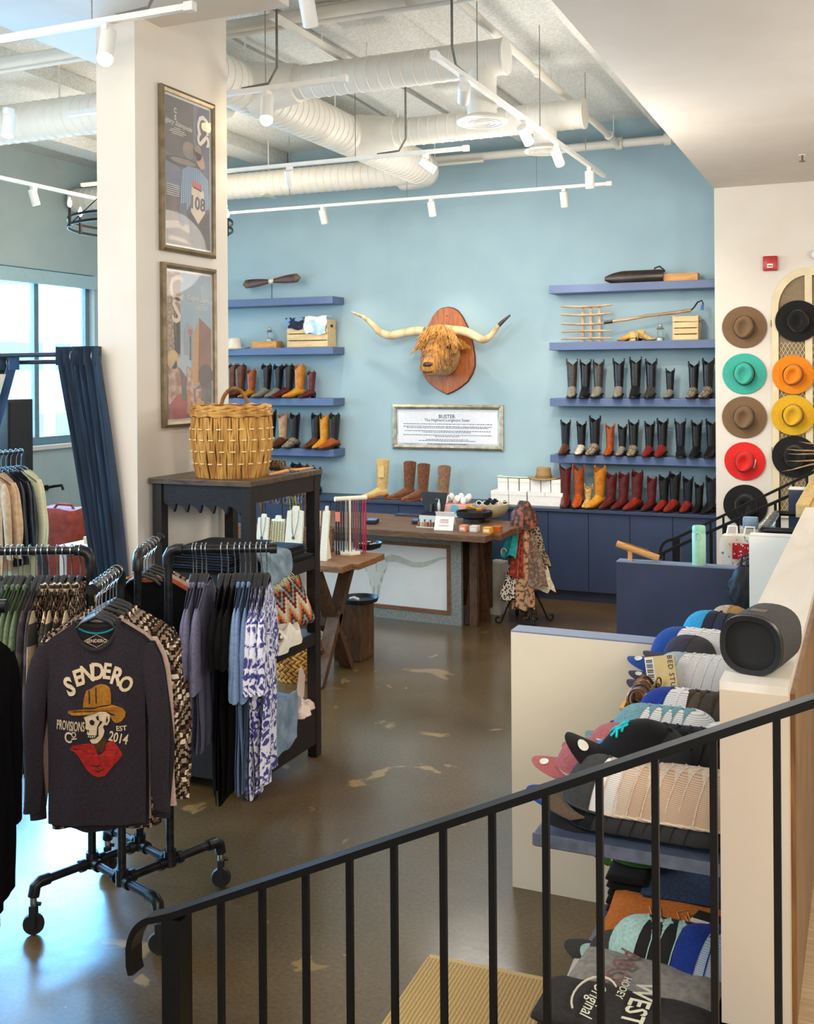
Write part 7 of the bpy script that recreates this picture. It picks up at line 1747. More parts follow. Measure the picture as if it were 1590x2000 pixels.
# black cap with turquoise stitching lying on top
def stitch(t):
    mb = MB()
    for pts in ([(-.03, .062), (-.015, .07), (.0, .05), (.012, .066), (.025, .058)], [(-.02, .045), (.01, .052), (.03, .044)], [(-.005, .078), (-.012, .04), (-.022, .032)], [(.012, .076), (.008, .05), (.014, .036)]):
        mb.tube([(lambda q: (q[0], q[1] - .002, q[2]))(crown_pt(x / .075, min(1.3, z / .095))) for x, z in pts], .0028, 5)
    mb.build('stitched_logo', cloth('turquoise_thread', (44, 196, 200), (36, 180, 184)), t)
p = at_y(1245, 1478, 2.93)
cap('large black cap with turquoise stitched logo lying tilted on the nearest row', (p[0] - .0, 2.93, p[2] - .045), radians(-76), CW['black'], CM['black'], CW['black'], 'caps on the display shelves', tilt=-.5, sticker=True, sc=1.25, eye=stitch, roll=.1)
row(['black mesh cap'], -.56, 3.03, ZS1 + .10, 6, .034, [(CW['black'], CM['black'], CW['black'])], where='the second row', tilt=-.15)
row(['pink cap with white visor sticker', 'pale blue tie-dye cap'], -.765, 3.09, ZS1 + .045, 2, .05, [(CW['pink'], CM['offwhite'], CW['pink']), (CW['sky'], CM['sky'], CW['sky'])], where='the low row below the black cap', sticker=True, flatz=.7)
row(['cobalt blue cap with visor sticker'], -.735, 2.93, ZS1 + .012, 1, .03, [(CW['cobalt'], CM['black'], CW['cobalt'])], where='the bottom row at the left shelf end', sticker=True, flatz=.5)
row(['dusty rose cap'], -.70, 3.18, ZS1 + .06, 1, .03, [(CW['pink'], CM['beige'], CW['pink'])], where='the row behind the black cap', flatz=.8)
row(['pale teal cap with white mesh', 'white mesh cap with teal button'], -.675, 3.40, ZS1 + .03, 5, .034, [(CW['teal'], CM['white'], CW['teal']), (CW['teal'], CM['white'], CW['teal'])], where='the third row', tilt=-.1, sc=1.05)
row(['blue cap with white mesh', 'white mesh cap edged in blue', 'brown mesh cap', 'dark brown mesh cap'], -.635, 3.64, ZS1 + .012, 7, .038, [(CW['blue'], CM['white'], CW['blue']), (CW['white'], CM['white'], CW['white']), (CW['dbrown'], CM['dbrown'], CW['dbrown']), (CW['dbrown'], CM['brown'], CW['dbrown'])], where='the fourth row', tilt=-.06, sc=1.12)
row(['white mesh cap with grey front'], -.42, 3.36, ZS1 + .02, 2, .03, [(CW['white'], CM['white'], CW['white'])], where='the pair by the ledge wall', tilt=-.1)
row(['grey cap with white mesh', 'white mesh cap with grey button'], -.665, 4.05, ZS1 + .03, 5, .034, [(CW['grey'], CM['white'], CW['plum']), (CW['white'], CM['white'], CW['white'])], where='the fifth row', tilt=-.1, sc=1.12)
row(['dark plum cap'], -.70, 4.16, ZS1 + .035, 1, .03, [(CW['plum'], CM['charcoal'], CW['plum'])], where='the fifth row underside', sticker=True, flatz=.8)
row(['royal blue cap with white mesh', 'white mesh cap with black strap'], -.70, 4.26, ZS1 + .07, 4, .038, [(CW['royal'], CM['white'], CW['royal']), (CW['white'], CM['white'], CW['white'])], where='the sixth row', tilt=-.05, sc=1.15, sticker=True)
row(['dark plum mesh cap'], -.64, 4.13, ZS1 + .115, 1, .03, [(CW['plum'], CM['charcoal'], CW['plum'])], where='the top of the sixth row', flatz=.8)
row(['sky blue cap with navy mesh', 'navy mesh cap'], -.62, 4.462, ZF + .008, 4, .042, [(CW['sky'], CM['navy'], CW['sky']), (CW['navy'], CM['navy2'], CW['navy'])], where='the last row on the cream partition', tilt=-.02, sc=1.08)
row(['dark navy mesh cap'], -.44, 4.462, ZF + .008, 2, .035, [(CW['navy'], CM['navy2'], CW['navy'])], where='the far right end of the last row', tilt=0)
row(['olive tan cap'], -.52, 4.50, ZF + .07, 1, .04, [(CW['olive'], CM['tan'], CW['olive'])], where='the back of the last row', tilt=0, flatz=.7, rz=radians(60))
row(['red cap with visor sticker'], -.41, 4.25, ZS1 + .012, 1, .03, [(CW['red'], CM['black'], CW['red'])], where='the corner beside the loudspeaker', sticker=True, flatz=.7)
row(['black cap with oval visor sticker'], -.42, 4.34, ZS1 + .05, 1, .03, [(CW['black'], CM['charcoal'], CW['black'])], where='the corner above the red cap', sticker=True, flatz=.8)
# yellow box with belts and kraft tag
p = at_z(1228, 1408, ZS1 + .002)
t = thing('yellow_box', 'open mustard yellow box of leather belts on the cap shelf', 'box', (-.80, 3.66, ZS1 + .001), radians(4))
M_yel = mat('mustard_yellow_paint', (222, 160, 30), (206, 146, 24), rough=.5)
for (a_, b_, c_, d_) in ((0, .1, 0, .012), (0, .1, .24, .252), (0, .012, .012, .24), (.088, .1, .012, .24)): MB().box(a_, b_, c_, d_, .006, .055).build('side', M_yel, t, smooth=False)
MB().box(0, .1, 0, .252, 0, .006).build('bottom', M_yel, t, smooth=False)
for i, (y, c, nm_) in enumerate(((3.72, (112, 68, 36), 'dark tan'), (3.78, (60, 40, 28), 'espresso'), (3.83, (150, 92, 44), 'russet'), (3.89, (96, 56, 30), 'chestnut'))):
    bl = thing('leather_belt', 'coiled %s leather belt in the yellow box' % nm_, 'belt', (-.75, y, ZS1 + .055), radians(20 * i), 'belts in the yellow box')
    MB().tube([((.028 + .008 * k / 18) * cos(2 * pi * k / 18 * 1.4), (.028 + .008 * k / 18) * sin(2 * pi * k / 18 * 1.4) * .6, .03 * sin(2 * pi * k / 18 * 1.4) + .02) for k in range(26)], .011, 6, flat=.35).build('strap', leather('belt_' + nm_.replace(' ', '_'), c, tuple(x * .7 for x in c)), bl)
    MB().tube([(.038 + .014 * cos(2 * pi * k / 10), -.02, .03 + .018 * sin(2 * pi * k / 10)) for k in range(11)], .003, 6).build('buckle', mat('antique_brass', (140, 112, 66), (118, 92, 52), metal=.8, rough=.35), bl)
t = thing('kraft_tag', 'kraft card tag with barcode lettered down its side, standing on the belts', 'tag', (-.70, 3.93, ZS1 + .06), radians(-8))
Mk = Matrix.Rotation(-.25, 4, 'X') @ Matrix.Rotation(-.22, 4, 'Y')
MB().box(-.055, .055, -.002, .002, 0, .115, Mk).build('card', mat('kraft_card', (200, 160, 104), (190, 150, 94)), t, smooth=False)
MB().box(-.053, -.022, -.003, -.002, .03, .11, Mk).build('barcode_sticker', M_wht, t, smooth=False)
bc = MB()
for i in range(12): bc.box(-.05, -.026, -.0036, -.003, .034 + .006 * i, .036 + .006 * i + (.002 if i % 3 else 0), Mk)
bc.build('barcode', M_blackp, t, smooth=False, kind='stuff')
lt = MB(); lettering(lt, 'BED STU', lambda x, y: tuple(Mk @ Vector((.038 + y, -.0026, .058 - x))), size=.026, bold=.0002, space=1.15); lt.build('tag_lettering', M_blackp, t, smooth=False)
# ---- lower shelf: folded shirts and caps
zl = ZS2
folded('black folded trousers, dark stack at the left end of the lower shelf', (-.745, 3.62, zl), .13, .3, .13, CW['black'], radians(2), 'folded_trousers', 'trousers', layers=5, seed=3)
cap('green cap on top of the dark folded stack, lower shelf', (-.74, 3.62, zl + .135), radians(-110), CW['green'], CW['green'], CW['green'], 'caps on the display shelves', flatz=.8)
for i in range(2): folded('dark navy folded jeans with patterned hem, %s of the lower shelf pile' % ['bottom', 'top'][i], (-.545, 3.62, zl + .055 * i), .3, .34, .055, M_jean2, radians(-4 + 6 * i), 'folded_jeans', 'jeans', layers=2, seed=30 + i)
t_or = cloth('burnt_orange_cotton', (196, 112, 44), (178, 98, 36))
for i in range(3): tee_or = folded('burnt orange folded tee, %s in the lower shelf pile' % ['bottom one', 'middle one', 'top one with pale print'][i], (-.58 + .01 * i, 3.36, zl + .03 * i), .42, .28, .03, t_or, radians([3, -2, 4][i]), 'folded_tee', 'shirt', layers=1, seed=40 + i, group='orange tees')
mk = MB()
for pts in ([(-.06, .06), (-.04, -.02), (-.045, -.06)], [(-.02, .07), (-.01, .0), (-.015, -.07)], [(.04, -.07), (.06, .0), (.045, .05), (.08, .08)], [(.07, -.06), (.1, .0), (.085, .06)], [(.11, -.05), (.08, .02), (.12, .07)]): mk.tube([(x * .8, y * .8, -.002) for x, y in pts], .0018, 4)
mk.build('script_marks', cloth('pale_orange_print', (226, 166, 110), (216, 154, 98)), tee_or, loc=(-.04, -.02, .0345), kind='stuff')
wt = thing('swing_tag', 'black swing tag with white label on the orange tee', 'tag', (-.47, 3.37, zl + .094), radians(-12))
MB().box(-.04, .04, -.03, .03, 0, .004).build('card', M_blackp, wt, smooth=False); MB().box(-.04, .035, -.045, -.03, 0, .006).build('barcode_label', M_wht, wt, smooth=False)
row(['mint cap with black mesh', 'black mesh cap with mint button'], -.63, 3.17, zl + .03, 4, .034, [(CW['mint'], CM['black'], CW['mint']), (CW['mint'], CM['black'], CW['black'])], where='the lower shelf row', tilt=-.05, sc=1.08)
row(['royal blue cap with pale mesh'], -.46, 3.15, zl + .03, 2, .034, [(CW['blue'], CM['sky'], CW['blue'])], where='the lower shelf corner', tilt=-.1, sc=1.2)
row(['charcoal lettered cap'], -.70, 3.2, zl + .012, 1, .03, [(CW['charcoal'], CM['charcoal'], CW['charcoal'])], where='the lower shelf left end', flatz=.6)
t_gry = cloth('heather_grey_cotton', (158, 152, 144), (134, 128, 122), scale=50); t_lg = cloth('light_grey_cotton', (206, 202, 194), (194, 190, 182))
folded('light grey folded tee at the bottom of the grey pile', (-.60, 2.99, zl), .42, .24, .05, t_lg, radians(3), 'folded_tee', 'shirt', layers=2, seed=50)
tee_gr = folded('heather grey folded tee with faded maroon lettering, top of the grey pile', (-.585, 2.985, zl + .052), .4, .24, .035, t_gry, radians(-5), 'folded_tee', 'shirt', layers=1, seed=51)
for i, (ch_, y_) in enumerate((('C', -.085), ('O', -.03), ('B', .03), ('A', .085))):
    mb = MB(); lettering(mb, ch_, lambda x, y, y_=y_: (.0 + y, -(x) - y_ * -1, .004), size=.085, bold=.001); mb.build('print_lettering', cloth('faded_maroon_print', (132, 84, 80), (150, 112, 106)), tee_gr, loc=(-.075, -.005, .040), smooth=False)
t_hd = cloth('washed_black_fleece', (54, 51, 50), (44, 41, 40), scale=60)
hood = folded('washed black folded hoodie with cream western lettering at the shelf front', (-.60, 2.785, zl), .45, .2, .115, t_hd, radians(-2), 'folded_hoodie', 'hoodie', layers=2, seed=60)
I_hd = cloth('cream_hoodie_print', (222, 218, 196), (212, 208, 184))
for body, x_, y_, sz, sh in (('WEST', .035, .0, .078, 0), ('HOOEY', -.018, .055, .03, .2), ('Original', -.075, -.03, .05, .35)):
    mb = MB(); lettering(mb, body, lambda x, y, x_=x_, y_=y_: (x_ + y, y_ - x, .004), size=sz, bold=.0015 if body == 'WEST' else .0004, shear=sh); mb.build('print_lettering', I_hd, hood, loc=(0, 0, .128), smooth=False)
MB().tube([(-.075 + .055 * cos(a_), -.02 + .1 * sin(a_), .004) for a_ in [pi * .25 + pi * k / 12 for k in range(13)]], .003, 5).build('oval_outline', I_hd, hood, loc=(0, 0, .128))
# ---- portable loudspeaker on the ledge
p = at_z(1480, 1325, ZP)
t = thing('portable_speaker', 'dark grey cylindrical portable loudspeaker lying on the ledge', 'speaker', (-.278, 2.80, ZP + .073), rot=(0, 0, radians(-12)))
M_spk = mat('charcoal_speaker_fabric', (62, 60, 58), (46, 44, 43), rough=.9, scale=200, bump=.4, bscale=400)
RXs = Matrix.Rotation(pi / 2, 4, 'X')
def sup(r, y): return [(r * (abs(cos(a)) ** .82) * (1 if cos(a) > 0 else -1) * 1.04, y, r * (abs(sin(a)) ** .82) * (1 if sin(a) > 0 else -1)) for a in [2 * pi * k / 32 for k in range(32)]]
MB().loft([sup(.0742, -.004), sup(.0745, .05), sup(.073, .16), sup(.066, .185)], False, True).build('body', M_spk, t)
MB().loft([sup(.073, -.022), sup(.0745, -.012), sup(.073, .0), sup(.062, -.002), sup(.06, -.02), sup(.073, -.022)], False, False).build('end_ring', M_blackp, t)
MB().loft([sup(.063, -.004), sup(.063, .004)]).build('passive_radiator', mat('matte_black_cone', (12, 12, 13), (9, 9, 10), rough=.6), t)
MB().box(-.02, .02, .035, .065, .0735, .0755).build('badge', mat('bronze_badge', (112, 98, 88), (96, 84, 76), metal=.4, rough=.4), t, bevel=.002)
# ================================================================= BEHIND: NAVY PARTITION, BOTTLE, BAGS, RACK
p = at_z(1365, 1104, ZF); t = thing('water_bottle', 'mint green insulated bottle with loop cap on the navy partition', 'bottle', (p[0], 6.31, ZF))
M_mint = mat('mint_enamel', (172, 214, 180), (164, 206, 172), rough=.45); hb = 80 * 5.9 / F * 1.0
MB().lathe([(.036, 0), (.0385, .004), (.0385, hb * .78), (.037, hb * .82)], 28).build('body', M_mint, t)
MB().lathe([(.037, hb * .82), (.0375, hb * .84), (.0375, hb * .96), (.034, hb)], 28).build('cap', mat('mint_cap', (150, 204, 168), (142, 196, 160), rough=.4), t)
MB().tube([(.0 + .017 * cos(2 * pi * k / 16), -.041, hb * .76 + .02 * sin(2 * pi * k / 16)) for k in range(17)], .0045, 6).build('carry_loop', M_mint, t)
a = at_y(1205, 1066, 6.32); b = at_y(1287, 1098, 6.32)
t = thing('wooden_holder', 'slanted wooden holder propped on a small leg on the navy partition', 'holder', (b[0], 6.32, ZF))
La = Vector((a[0] - b[0], 0, a[2] - b[2]))
MB().tube([(0, 0, .022), La + Vector((0, 0, .012))], .02, 14).build('rod', M_block, t)
MB().bar(La * .25 + Vector((0, -.0, .042)), La * .8 + Vector((0, 0, .034)), .012, .008).build('groove', wood('groove_wood', (150, 96, 46), (120, 74, 34)), t)
MB().box(La.x * .68 - .012, La.x * .68 + .012, -.012, .012, 0, La.z * .68 + .0).build('prop_leg', M_block, t, smooth=False)
# black bag hanging by the white partition
p = at_y(1447, 1150, 6.15)
t = thing('black_bag', 'black crumpled bag hanging beside the white partition', 'bag', (p[0] + .03, 6.14, p[2] - .13))
MB().tube([(0, 0, .25), (0, .04, .275), (0, .10, .262), (0, .18, 1.1075 - p[2] + .13)], .007, 6).build('hanging_loop', M_black, t)
def bagf(u, v):
    a = 2 * pi * u; z = .26 * v; r = .085 * (sin(pi * min(.98, .12 + .8 * v)) ** .6) * (1 + .14 * sin(5 * a + v * 8) + .1 * sin(9 * a - v * 13))
    return (r * cos(a), r * .6 * sin(a), z)
MB().grid(28, 14, bagf).build('body', leather('black_soft_leather', (20, 19, 20), (13, 13, 14), rough=.65), t, angle=80)
MB().tube([(-.03, 0, .25), (-.02, 0, .31), (.03, 0, .33), (.05, 0, .26)], .007, 6).build('strap', leather('black_soft_leather', (20, 19, 20), (13, 13, 14), rough=.65), t)
t = thing('display_shelf', 'navy display shelf behind the navy partition holding the tote bag', 'shelf', (-.85, 6.38, .945))
MB().box(0, .5, 0, .95, 0, .035).build('board', mat('slate_display_board', (66, 78, 104), (60, 72, 97)), t, bevel=.002, smooth=False)
MB().box(.1, .13, .1, .85, -.945, 0).build('support_panel', mat('slate_display_board', (66, 78, 104), (60, 72, 97)), t, smooth=False)
# red and white tote
p = at_y(1447, 1105, 6.7); t = thing('tote_bag', 'cream toile tote with red polka dot patch behind the navy partition', 'bag', (p[0], 6.7, .981))
hz2 = float(at_y(1447, 1045, 6.7)[2]) - .981
MB().slab(10, 10, lambda u, v: (-.11 + .22 * u + .01 * sin(v * 7), -.05 + .012 * sin(u * 9 + v * 4), hz2 * v), lambda u, v, q: (q[0] * .95, q[1] + .1, q[2])).build('body', mat('cream_toile', (228, 216, 196), (150, 110, 84), kind='noise', scale=30, lo=.6, hi=.68, rough=.9), t)
MB().slab(8, 8, lambda u, v: (-.04 + .15 * u, -.066 + .006 * sin(u * 9), hz2 * (.45 + .38 * v)), lambda u, v, q: (q[0], q[1] + .008, q[2])).build('patch', mat('red_polka_dot', (240, 226, 214), (196, 34, 36), kind='cells', scale=55, lo=.26, hi=.32, rough=.9), t)
for s in (-1, 1): MB().tube([(s * .05 - .03, .0, hz2), (s * .05 - .02, .0, hz2 + .05), (s * .05 + .03, 0, hz2 + .05), (s * .05 + .03, 0, hz2)], .006, 6).build('handle', M_wht, t)
# rack of empty hangers beyond
za = 1.30; a = at_z(1490, 1035, za); b = a + np.array([.012, .80, 0])
t = thing('pipe_rail', 'short black pipe rail crowded with empty hangers behind the white partition', 'rail', (a[0], a[1], 0))
d = Vector((b[0] - a[0], b[1] - a[1], 0))
MB().tube([(0, 0, za), d + Vector((0, 0, za))], .017, 10).build('bar', M_pipe, t)
MB().tube([(0, 0, za), (.3, .02, za)], .017, 10).build('arm', M_pipe, t); MB().tube([d + Vector((0, 0, za)), d + Vector((.2, .02, za))], .017, 10).build('arm', M_pipe, t)
MB().tube([(0, 0, za), (0, 0, .985)], .017, 10).build('upright', M_pipe, t); MB().tube([d + Vector((0, 0, za)), d + Vector((0, 0, .985))], .017, 10).build('upright', M_pipe, t)
for i in range(12):
    q = Vector((a[0], a[1], za)) + d * ((i + .8) / 13.5)
    hanger('empty black hanger on the pipe rail behind the white partition, %s from near end' % ORD[i], q, RND.uniform(-.15, .15), .17, 'empty hangers on the far rail')
p = at_y(1466, 1022, 7.0)
o = MB().box(-.045, .045, -.03, .03, 0, .07).build('folded_jeans', M_jwash, loc=(p[0], 7.0, p[2] - .03), bevel=.01); tag(o, 'small light blue denim bundle beside the empty hangers', 'jeans')
sup_ = MB().box(-.06, .05, -.05, .05, 0, p[2] - .03 - .982).build('plinth', M_taupe, loc=(p[0], 7.0, .981), smooth=False); tag(sup_, 'taupe plinth under the denim bundle', 'plinth')
# long khaki wooden rail along the ledge
M_khaki = wood('khaki_oak', (214, 182, 120), (190, 156, 96), stretch=(8, 1, 8))
t = thing('oak_rail', 'pale oak handrail board running back along the far ledge', 'rail', (X1 - .05, 6.36, ZP - .06))
MB().box(0, .07, 0, 2.6, 0, .075).build('board', M_khaki, t, bevel=.004, smooth=False); MB().box(.071, .16, 0, 2.6, 0, .06).build('inner_board', M_khaki, t, bevel=.004, smooth=False)
for y in (.1, 1.2): MB().box(.02, .05, y, y + .04, -.2, 0).build('bracket', M_khaki, t, smooth=False)
struct('wall_ledge_far', MB().box(X1, X2, 7.61, 9.0, 0, ZP - .061), M_taupe)
# ================================================================= LEFT: CURTAINS, SPEAKER, RACK
M_velv = mat('blue_velvet', (32, 64, 96), (18, 40, 64), rough=.8, sheen=.25, scale=5, stretch=(3, 3, .4), bump=.1)
cr = thing('curtain_rail', 'double black curtain rail of the fitting corner left of the pillar', 'curtain rail', (-3.86, 4.86, 2.31))
for dy, dz in ((0, .02), (.09, -.02)): MB().tube([(0, dy, dz), (-2.6, dy, dz)], .014, 10).build('rod', mat('dark_blue_rod', (36, 48, 64), (30, 40, 54), rough=.4), cr)
MB().box(-.002, .004, -.04, .13, -.06, .06).build('wall_plate', M_black, cr)
MB().box(-2.62, -2.58, -.03, .12, -2.31, .05).build('end_post', M_black, cr)
def curtain(label, x0t, x1t, x0b, x1b, ztop, zbot, y, n, amp, m, bend=1.0, gap=0.0):
    t = thing('velvet_curtain', label, 'curtain', (-3.86, y, 0))
    def f(u, v):
        q = v ** bend; xl = x0t + (x0b - x0t) * q; xr = x1t + (x1b - x1t) * q
        mid = .02 * sin(v * 5)
        x = xl + (xr - xl) * u + mid; a = amp * (1 + .5 * v)
        return (x + 3.86, a * sin(u * 2 * pi * n + .6 * sin(v * 4)) + .45 * a * sin(u * 2 * pi * n * 2.3 + v * 3), ztop + (zbot - ztop) * v + .012 * cos(u * 2 * pi * n) * (v < .01))
    MB().slab(90, 26, f, lambda u, v, p: (p[0], p[1] + .008, p[2])).build('drape', m, t, angle=80)
    def hd(u, v):
        p = f(u, .0); return (p[0], p[1] * 1.1, ztop + .035 - .1 * v)
    MB().slab(90, 2, hd, lambda u, v, p: (p[0], p[1] + .012, p[2])).build('heading', m, t, angle=80)
    for k in range(int(n)):
        u = (k + .5) / n; p = f(u, 0)
        MB().tube([(p[0], p[1] + .02 * cos(a), ztop - .02 + .028 * sin(a)) for a in [2 * pi * i / 12 for i in range(13)]], .004, 6).build('ring', M_steel, t)
    return t
yc = 4.63
def cx(u, v): return float(at_y(u, v, yc)[0])
c_ = curtain('dark blue velvet curtain gathered against the pillar', cx(112, 700), cx(193, 700), cx(112, 700) + (cx(190, 1130) - cx(112, 700)) / .566, cx(193, 700) + (cx(243, 1130) - cx(193, 700)) / .566, 2.33, .35, yc, 6, .034, M_velv, bend=1.15)
curtain('dark blue velvet curtain swept to the left picture edge', -5.4, float(at_y(33, 705, 4.9)[0]), -6.0, float(at_y(33, 705, 4.9)[0]) - .95, 2.31, .2, 4.9, 7, .03, M_velv)
drp = MB().slab(12, 12, lambda u, v: (float(at_y(-14, 720, 4.78)[0]) + (.1 * (1 - .6 * v)) * u - .3 * v, 4.78 + .02 * sin(u * 12), 2.22 - .95 * v), lambda u, v, p: (p[0], p[1] + .01, p[2])).build('linen_cloth', cloth('beige_linen', (222, 210, 190), (208, 194, 172)), angle=80)
tag(drp, 'beige linen cloth hanging over the left curtain rail', 'cloth')
# loudspeaker on tripod by the window
sx_ = -6.9
p0 = at_x(15, 780, sx_); p1 = at_x(65, 872, sx_)
t = thing('loudspeaker', 'black perforated loudspeaker box in front of the shop window', 'speaker', (sx_, (p0[1] + p1[1]) / 2, float(p1[2]) - .22))
wS = float(p1[1] - p0[1]); hS = float(p0[2] - p1[2]) + .22
MB().box(-.3, .0, -wS / 2, wS / 2, 0, hS).build('cabinet', M_blackp, t, bevel=.012)
MB().box(.0, .012, -wS / 2 + .02, wS / 2 - .02, .03, hS - .03).build('grille', mat('perforated_grille', (40, 42, 46), (22, 23, 26), kind='cells', scale=110, lo=.2, hi=.5, rough=.6), t, smooth=False)
sp = thing('speaker_tripod', 'black tripod stand under the loudspeaker by the window', 'stand', (sx_ - .15, (p0[1] + p1[1]) / 2, 0))
zs_ = float(p1[2]) - .22
MB().tube([(0, 0, .12), (0, 0, zs_)], .018, 10).build('pole', M_black, sp)
MB().tube([(0, 0, .62), (0, 0, .72)], .032, 10).build('collar', M_black, sp)
for i in range(3):
    a = i * 2 * pi / 3 + .5
    MB().tube([(.03 * cos(a), .03 * sin(a), .68), (.5 * cos(a), .5 * sin(a), .012)], .012, 8).build('leg', M_black, sp)
    MB().tube([(.0, .0, .2), (.32 * cos(a), .32 * sin(a), .25)], .007, 6).build('brace', M_black, sp)
# clothes rail with jackets
xr = -6.1; pa_ = at_x(0, 872, xr); pb_ = at_x(66, 876, xr); zr = 1.62
t = thing('clothes_rail', 'dark blue metal clothes rail with tan and black jackets by the window', 'garment rack', (xr, float(pb_[1]) - .12, 0))
M_brail = mat('blue_black_tube', (30, 44, 66), (24, 36, 54), rough=.4, metal=.3)
MB().tube([(0, 0, zr), (0, -1.2, zr)], .014, 10).build('rail', M_brail, t)
for y in (0, -1.2):
    MB().tube([(0, y, zr), (0, y, .03)], .014, 10).build('upright', M_brail, t)
    MB().tube([(-.25, y, .02), (.25, y, .02)], .014, 10).build('foot', M_brail, t)
C_tan = mat('tan_suede_jacket', (206, 164, 122), (186, 144, 102), rough=.95, sheen=.3, scale=30, bump=.3); C_blj = leather('black_leather_jacket', (30, 29, 32), (20, 20, 22)); C_crm = cloth('cream_denim', (216, 202, 160), (202, 188, 146))
R5 = random.Random(8)
for i, (dy, m_, lab, L_, nm_) in enumerate(((-.02, C_crm, 'cream denim shirt, nearest to the rail end', .98, 'shirt'), (-.07, C_crm, 'cream denim shirt, second from the rail end', .98, 'shirt'), (-.13, C_blj, 'black leather jacket, right one', .72, 'jacket'), (-.18, C_blj, 'black leather jacket, middle one', .72, 'jacket'), (-.23, C_blj, 'black leather jacket, left one', .72, 'jacket'), (-.29, C_tan, 'tan suede jacket, right one', .74, 'jacket'), (-.34, C_tan, 'tan suede jacket, middle one', .74, 'jacket'), (-.39, C_tan, 'tan suede jacket, left one', .78, 'jacket'))):
    p = (xr, float(pb_[1]) - .12 + dy, zr)
    garment('hanging_' + nm_, lab + ' on the window rail', nm_, p, radians(R5.uniform(-4, 4)), m_, L_=L_, W=.2, th=.026, sleeve='long', Ls=.56, group='jackets on the window rail', seed=120 + i)
    hanger('hanger of the %s on the window rail' % lab, p, 0, .22, 'hangers on the window rail')
# wall hook, small clamp stand, rust bag, white table
p = at_x(86, 953, XL)
t = thing('wall_hook', 'small black wall hook below the shop window', 'hook', (XL + .001, float(p[1]), float(p[2])))
MB().box(0, .02, -.05, .05, -.03, .03).build('plate', M_black, t); MB().tube([(.02, 0, 0), (.12, .03, .02), (.2, .06, .03), (.22, .06, -.02)], .016, 8).build('arm', M_black, t)
p = at_x(63, 1050, -6.6)
t = thing('clamp_stand', 'thin black stand with a yellow clamp in the fitting corner', 'stand', (-6.6, float(p[1]), 0)); zk = float(p[2])
MB().tube([(0, 0, 0), (0, 0, zk + .02)], .012, 8).build('pole', M_black, t); MB().box(-.03, .03, -.06, .06, zk - .02, zk + .03).build('clamp', mat('yellow_plastic', (226, 196, 40), (210, 180, 30), rough=.4), t, bevel=.008)
MB().tube([(0, -.12, zk + .05), (0, .16, zk + .04)], .018, 8).build('handle_bar', M_black, t)
for i in range(3): MB().tube([(0, 0, .25), (.28 * cos(i * 2.1), .28 * sin(i * 2.1), .01)], .009, 6).build('leg', M_black, t)
yb = 7.9; p0 = at_y(95, 990, yb); p1 = at_y(158, 1100, yb); wB = float(p1[0] - p0[0]); zB = float(p0[2])
t = thing('rust_bag', 'tall rust-red canvas bag with a black triangle emblem behind the blue curtain', 'bag', (float(p0[0] + p1[0]) / 2 - .02, yb, 0))
M_rust = mat('rust_canvas', (150, 64, 48), (126, 50, 38), rough=.85, scale=14, bump=.3)
rr = []
for z, k in ((0, .94), (.03, 1), (zB * .5, 1.02), (zB * .9, 1), (zB * .97, .96), (zB, .86)):
    rr.append([((wB / 2 + .05) * k * (abs(cos(a)) ** .6) * (1 if cos(a) > 0 else -1), .17 * k * (abs(sin(a)) ** .6) * (1 if sin(a) > 0 else -1), z + .012 * sin(a * 3) * (z > .5)) for a in [2 * pi * i / 28 for i in range(28)]])
MB().loft(rr).build('body', M_rust, t)
MB().tube([(-.1, 0, zB - .01), (-.06, 0, zB + .03), (.1, 0, zB + .03), (.13, 0, zB - .01)], .012, 8).build('handle', M_rust, t)
em = MB(); s_ = wB * .9
em.prism([(-.45 * s_, -.05), (-.38 * s_, .0), (-.05 * s_, -.2), (.12 * s_, -.24), (-.3 * s_, -.24)], .004, lambda x, y, z: (x - .0, -.178 - z, zB * .62 + y)).prism([(-.3 * s_, -.16), (-.18 * s_, .02), (-.05 * s_, -.16)], .004, lambda x, y, z: (x, -.182 - z, zB * .62 + y))
em.build('triangle_emblem', mat('black_felt_patch', (38, 40, 48), (30, 32, 38)), t, smooth=False)
wt_ = thing('white_side_table', 'small white side table peeking out behind the blue curtain', 'table', (at_y(165, 1062, 6.6)[0], 6.6, 0))
zt_ = float(at_y(150, 1058, 6.6)[2])
MB().box(-.09, .35, -.2, .2, zt_ - .045, zt_).build('top', M_wht, wt_, bevel=.004)
for x, y in ((-.06, -.17), (.32, -.17), (-.06, .17), (.32, .17)): MB().box(x - .018, x + .018, y - .018, y + .018, 0, zt_ - .045).build('leg', M_wht, wt_)
o = MB().box(-.02, .1, -.05, .05, 0, .05).build('wooden_box', M_pine, loc=(at_y(165, 1062, 6.6)[0] + .05, 6.6, zt_ + .001), bevel=.004); tag(o, 'small pine box on the white side table', 'box')
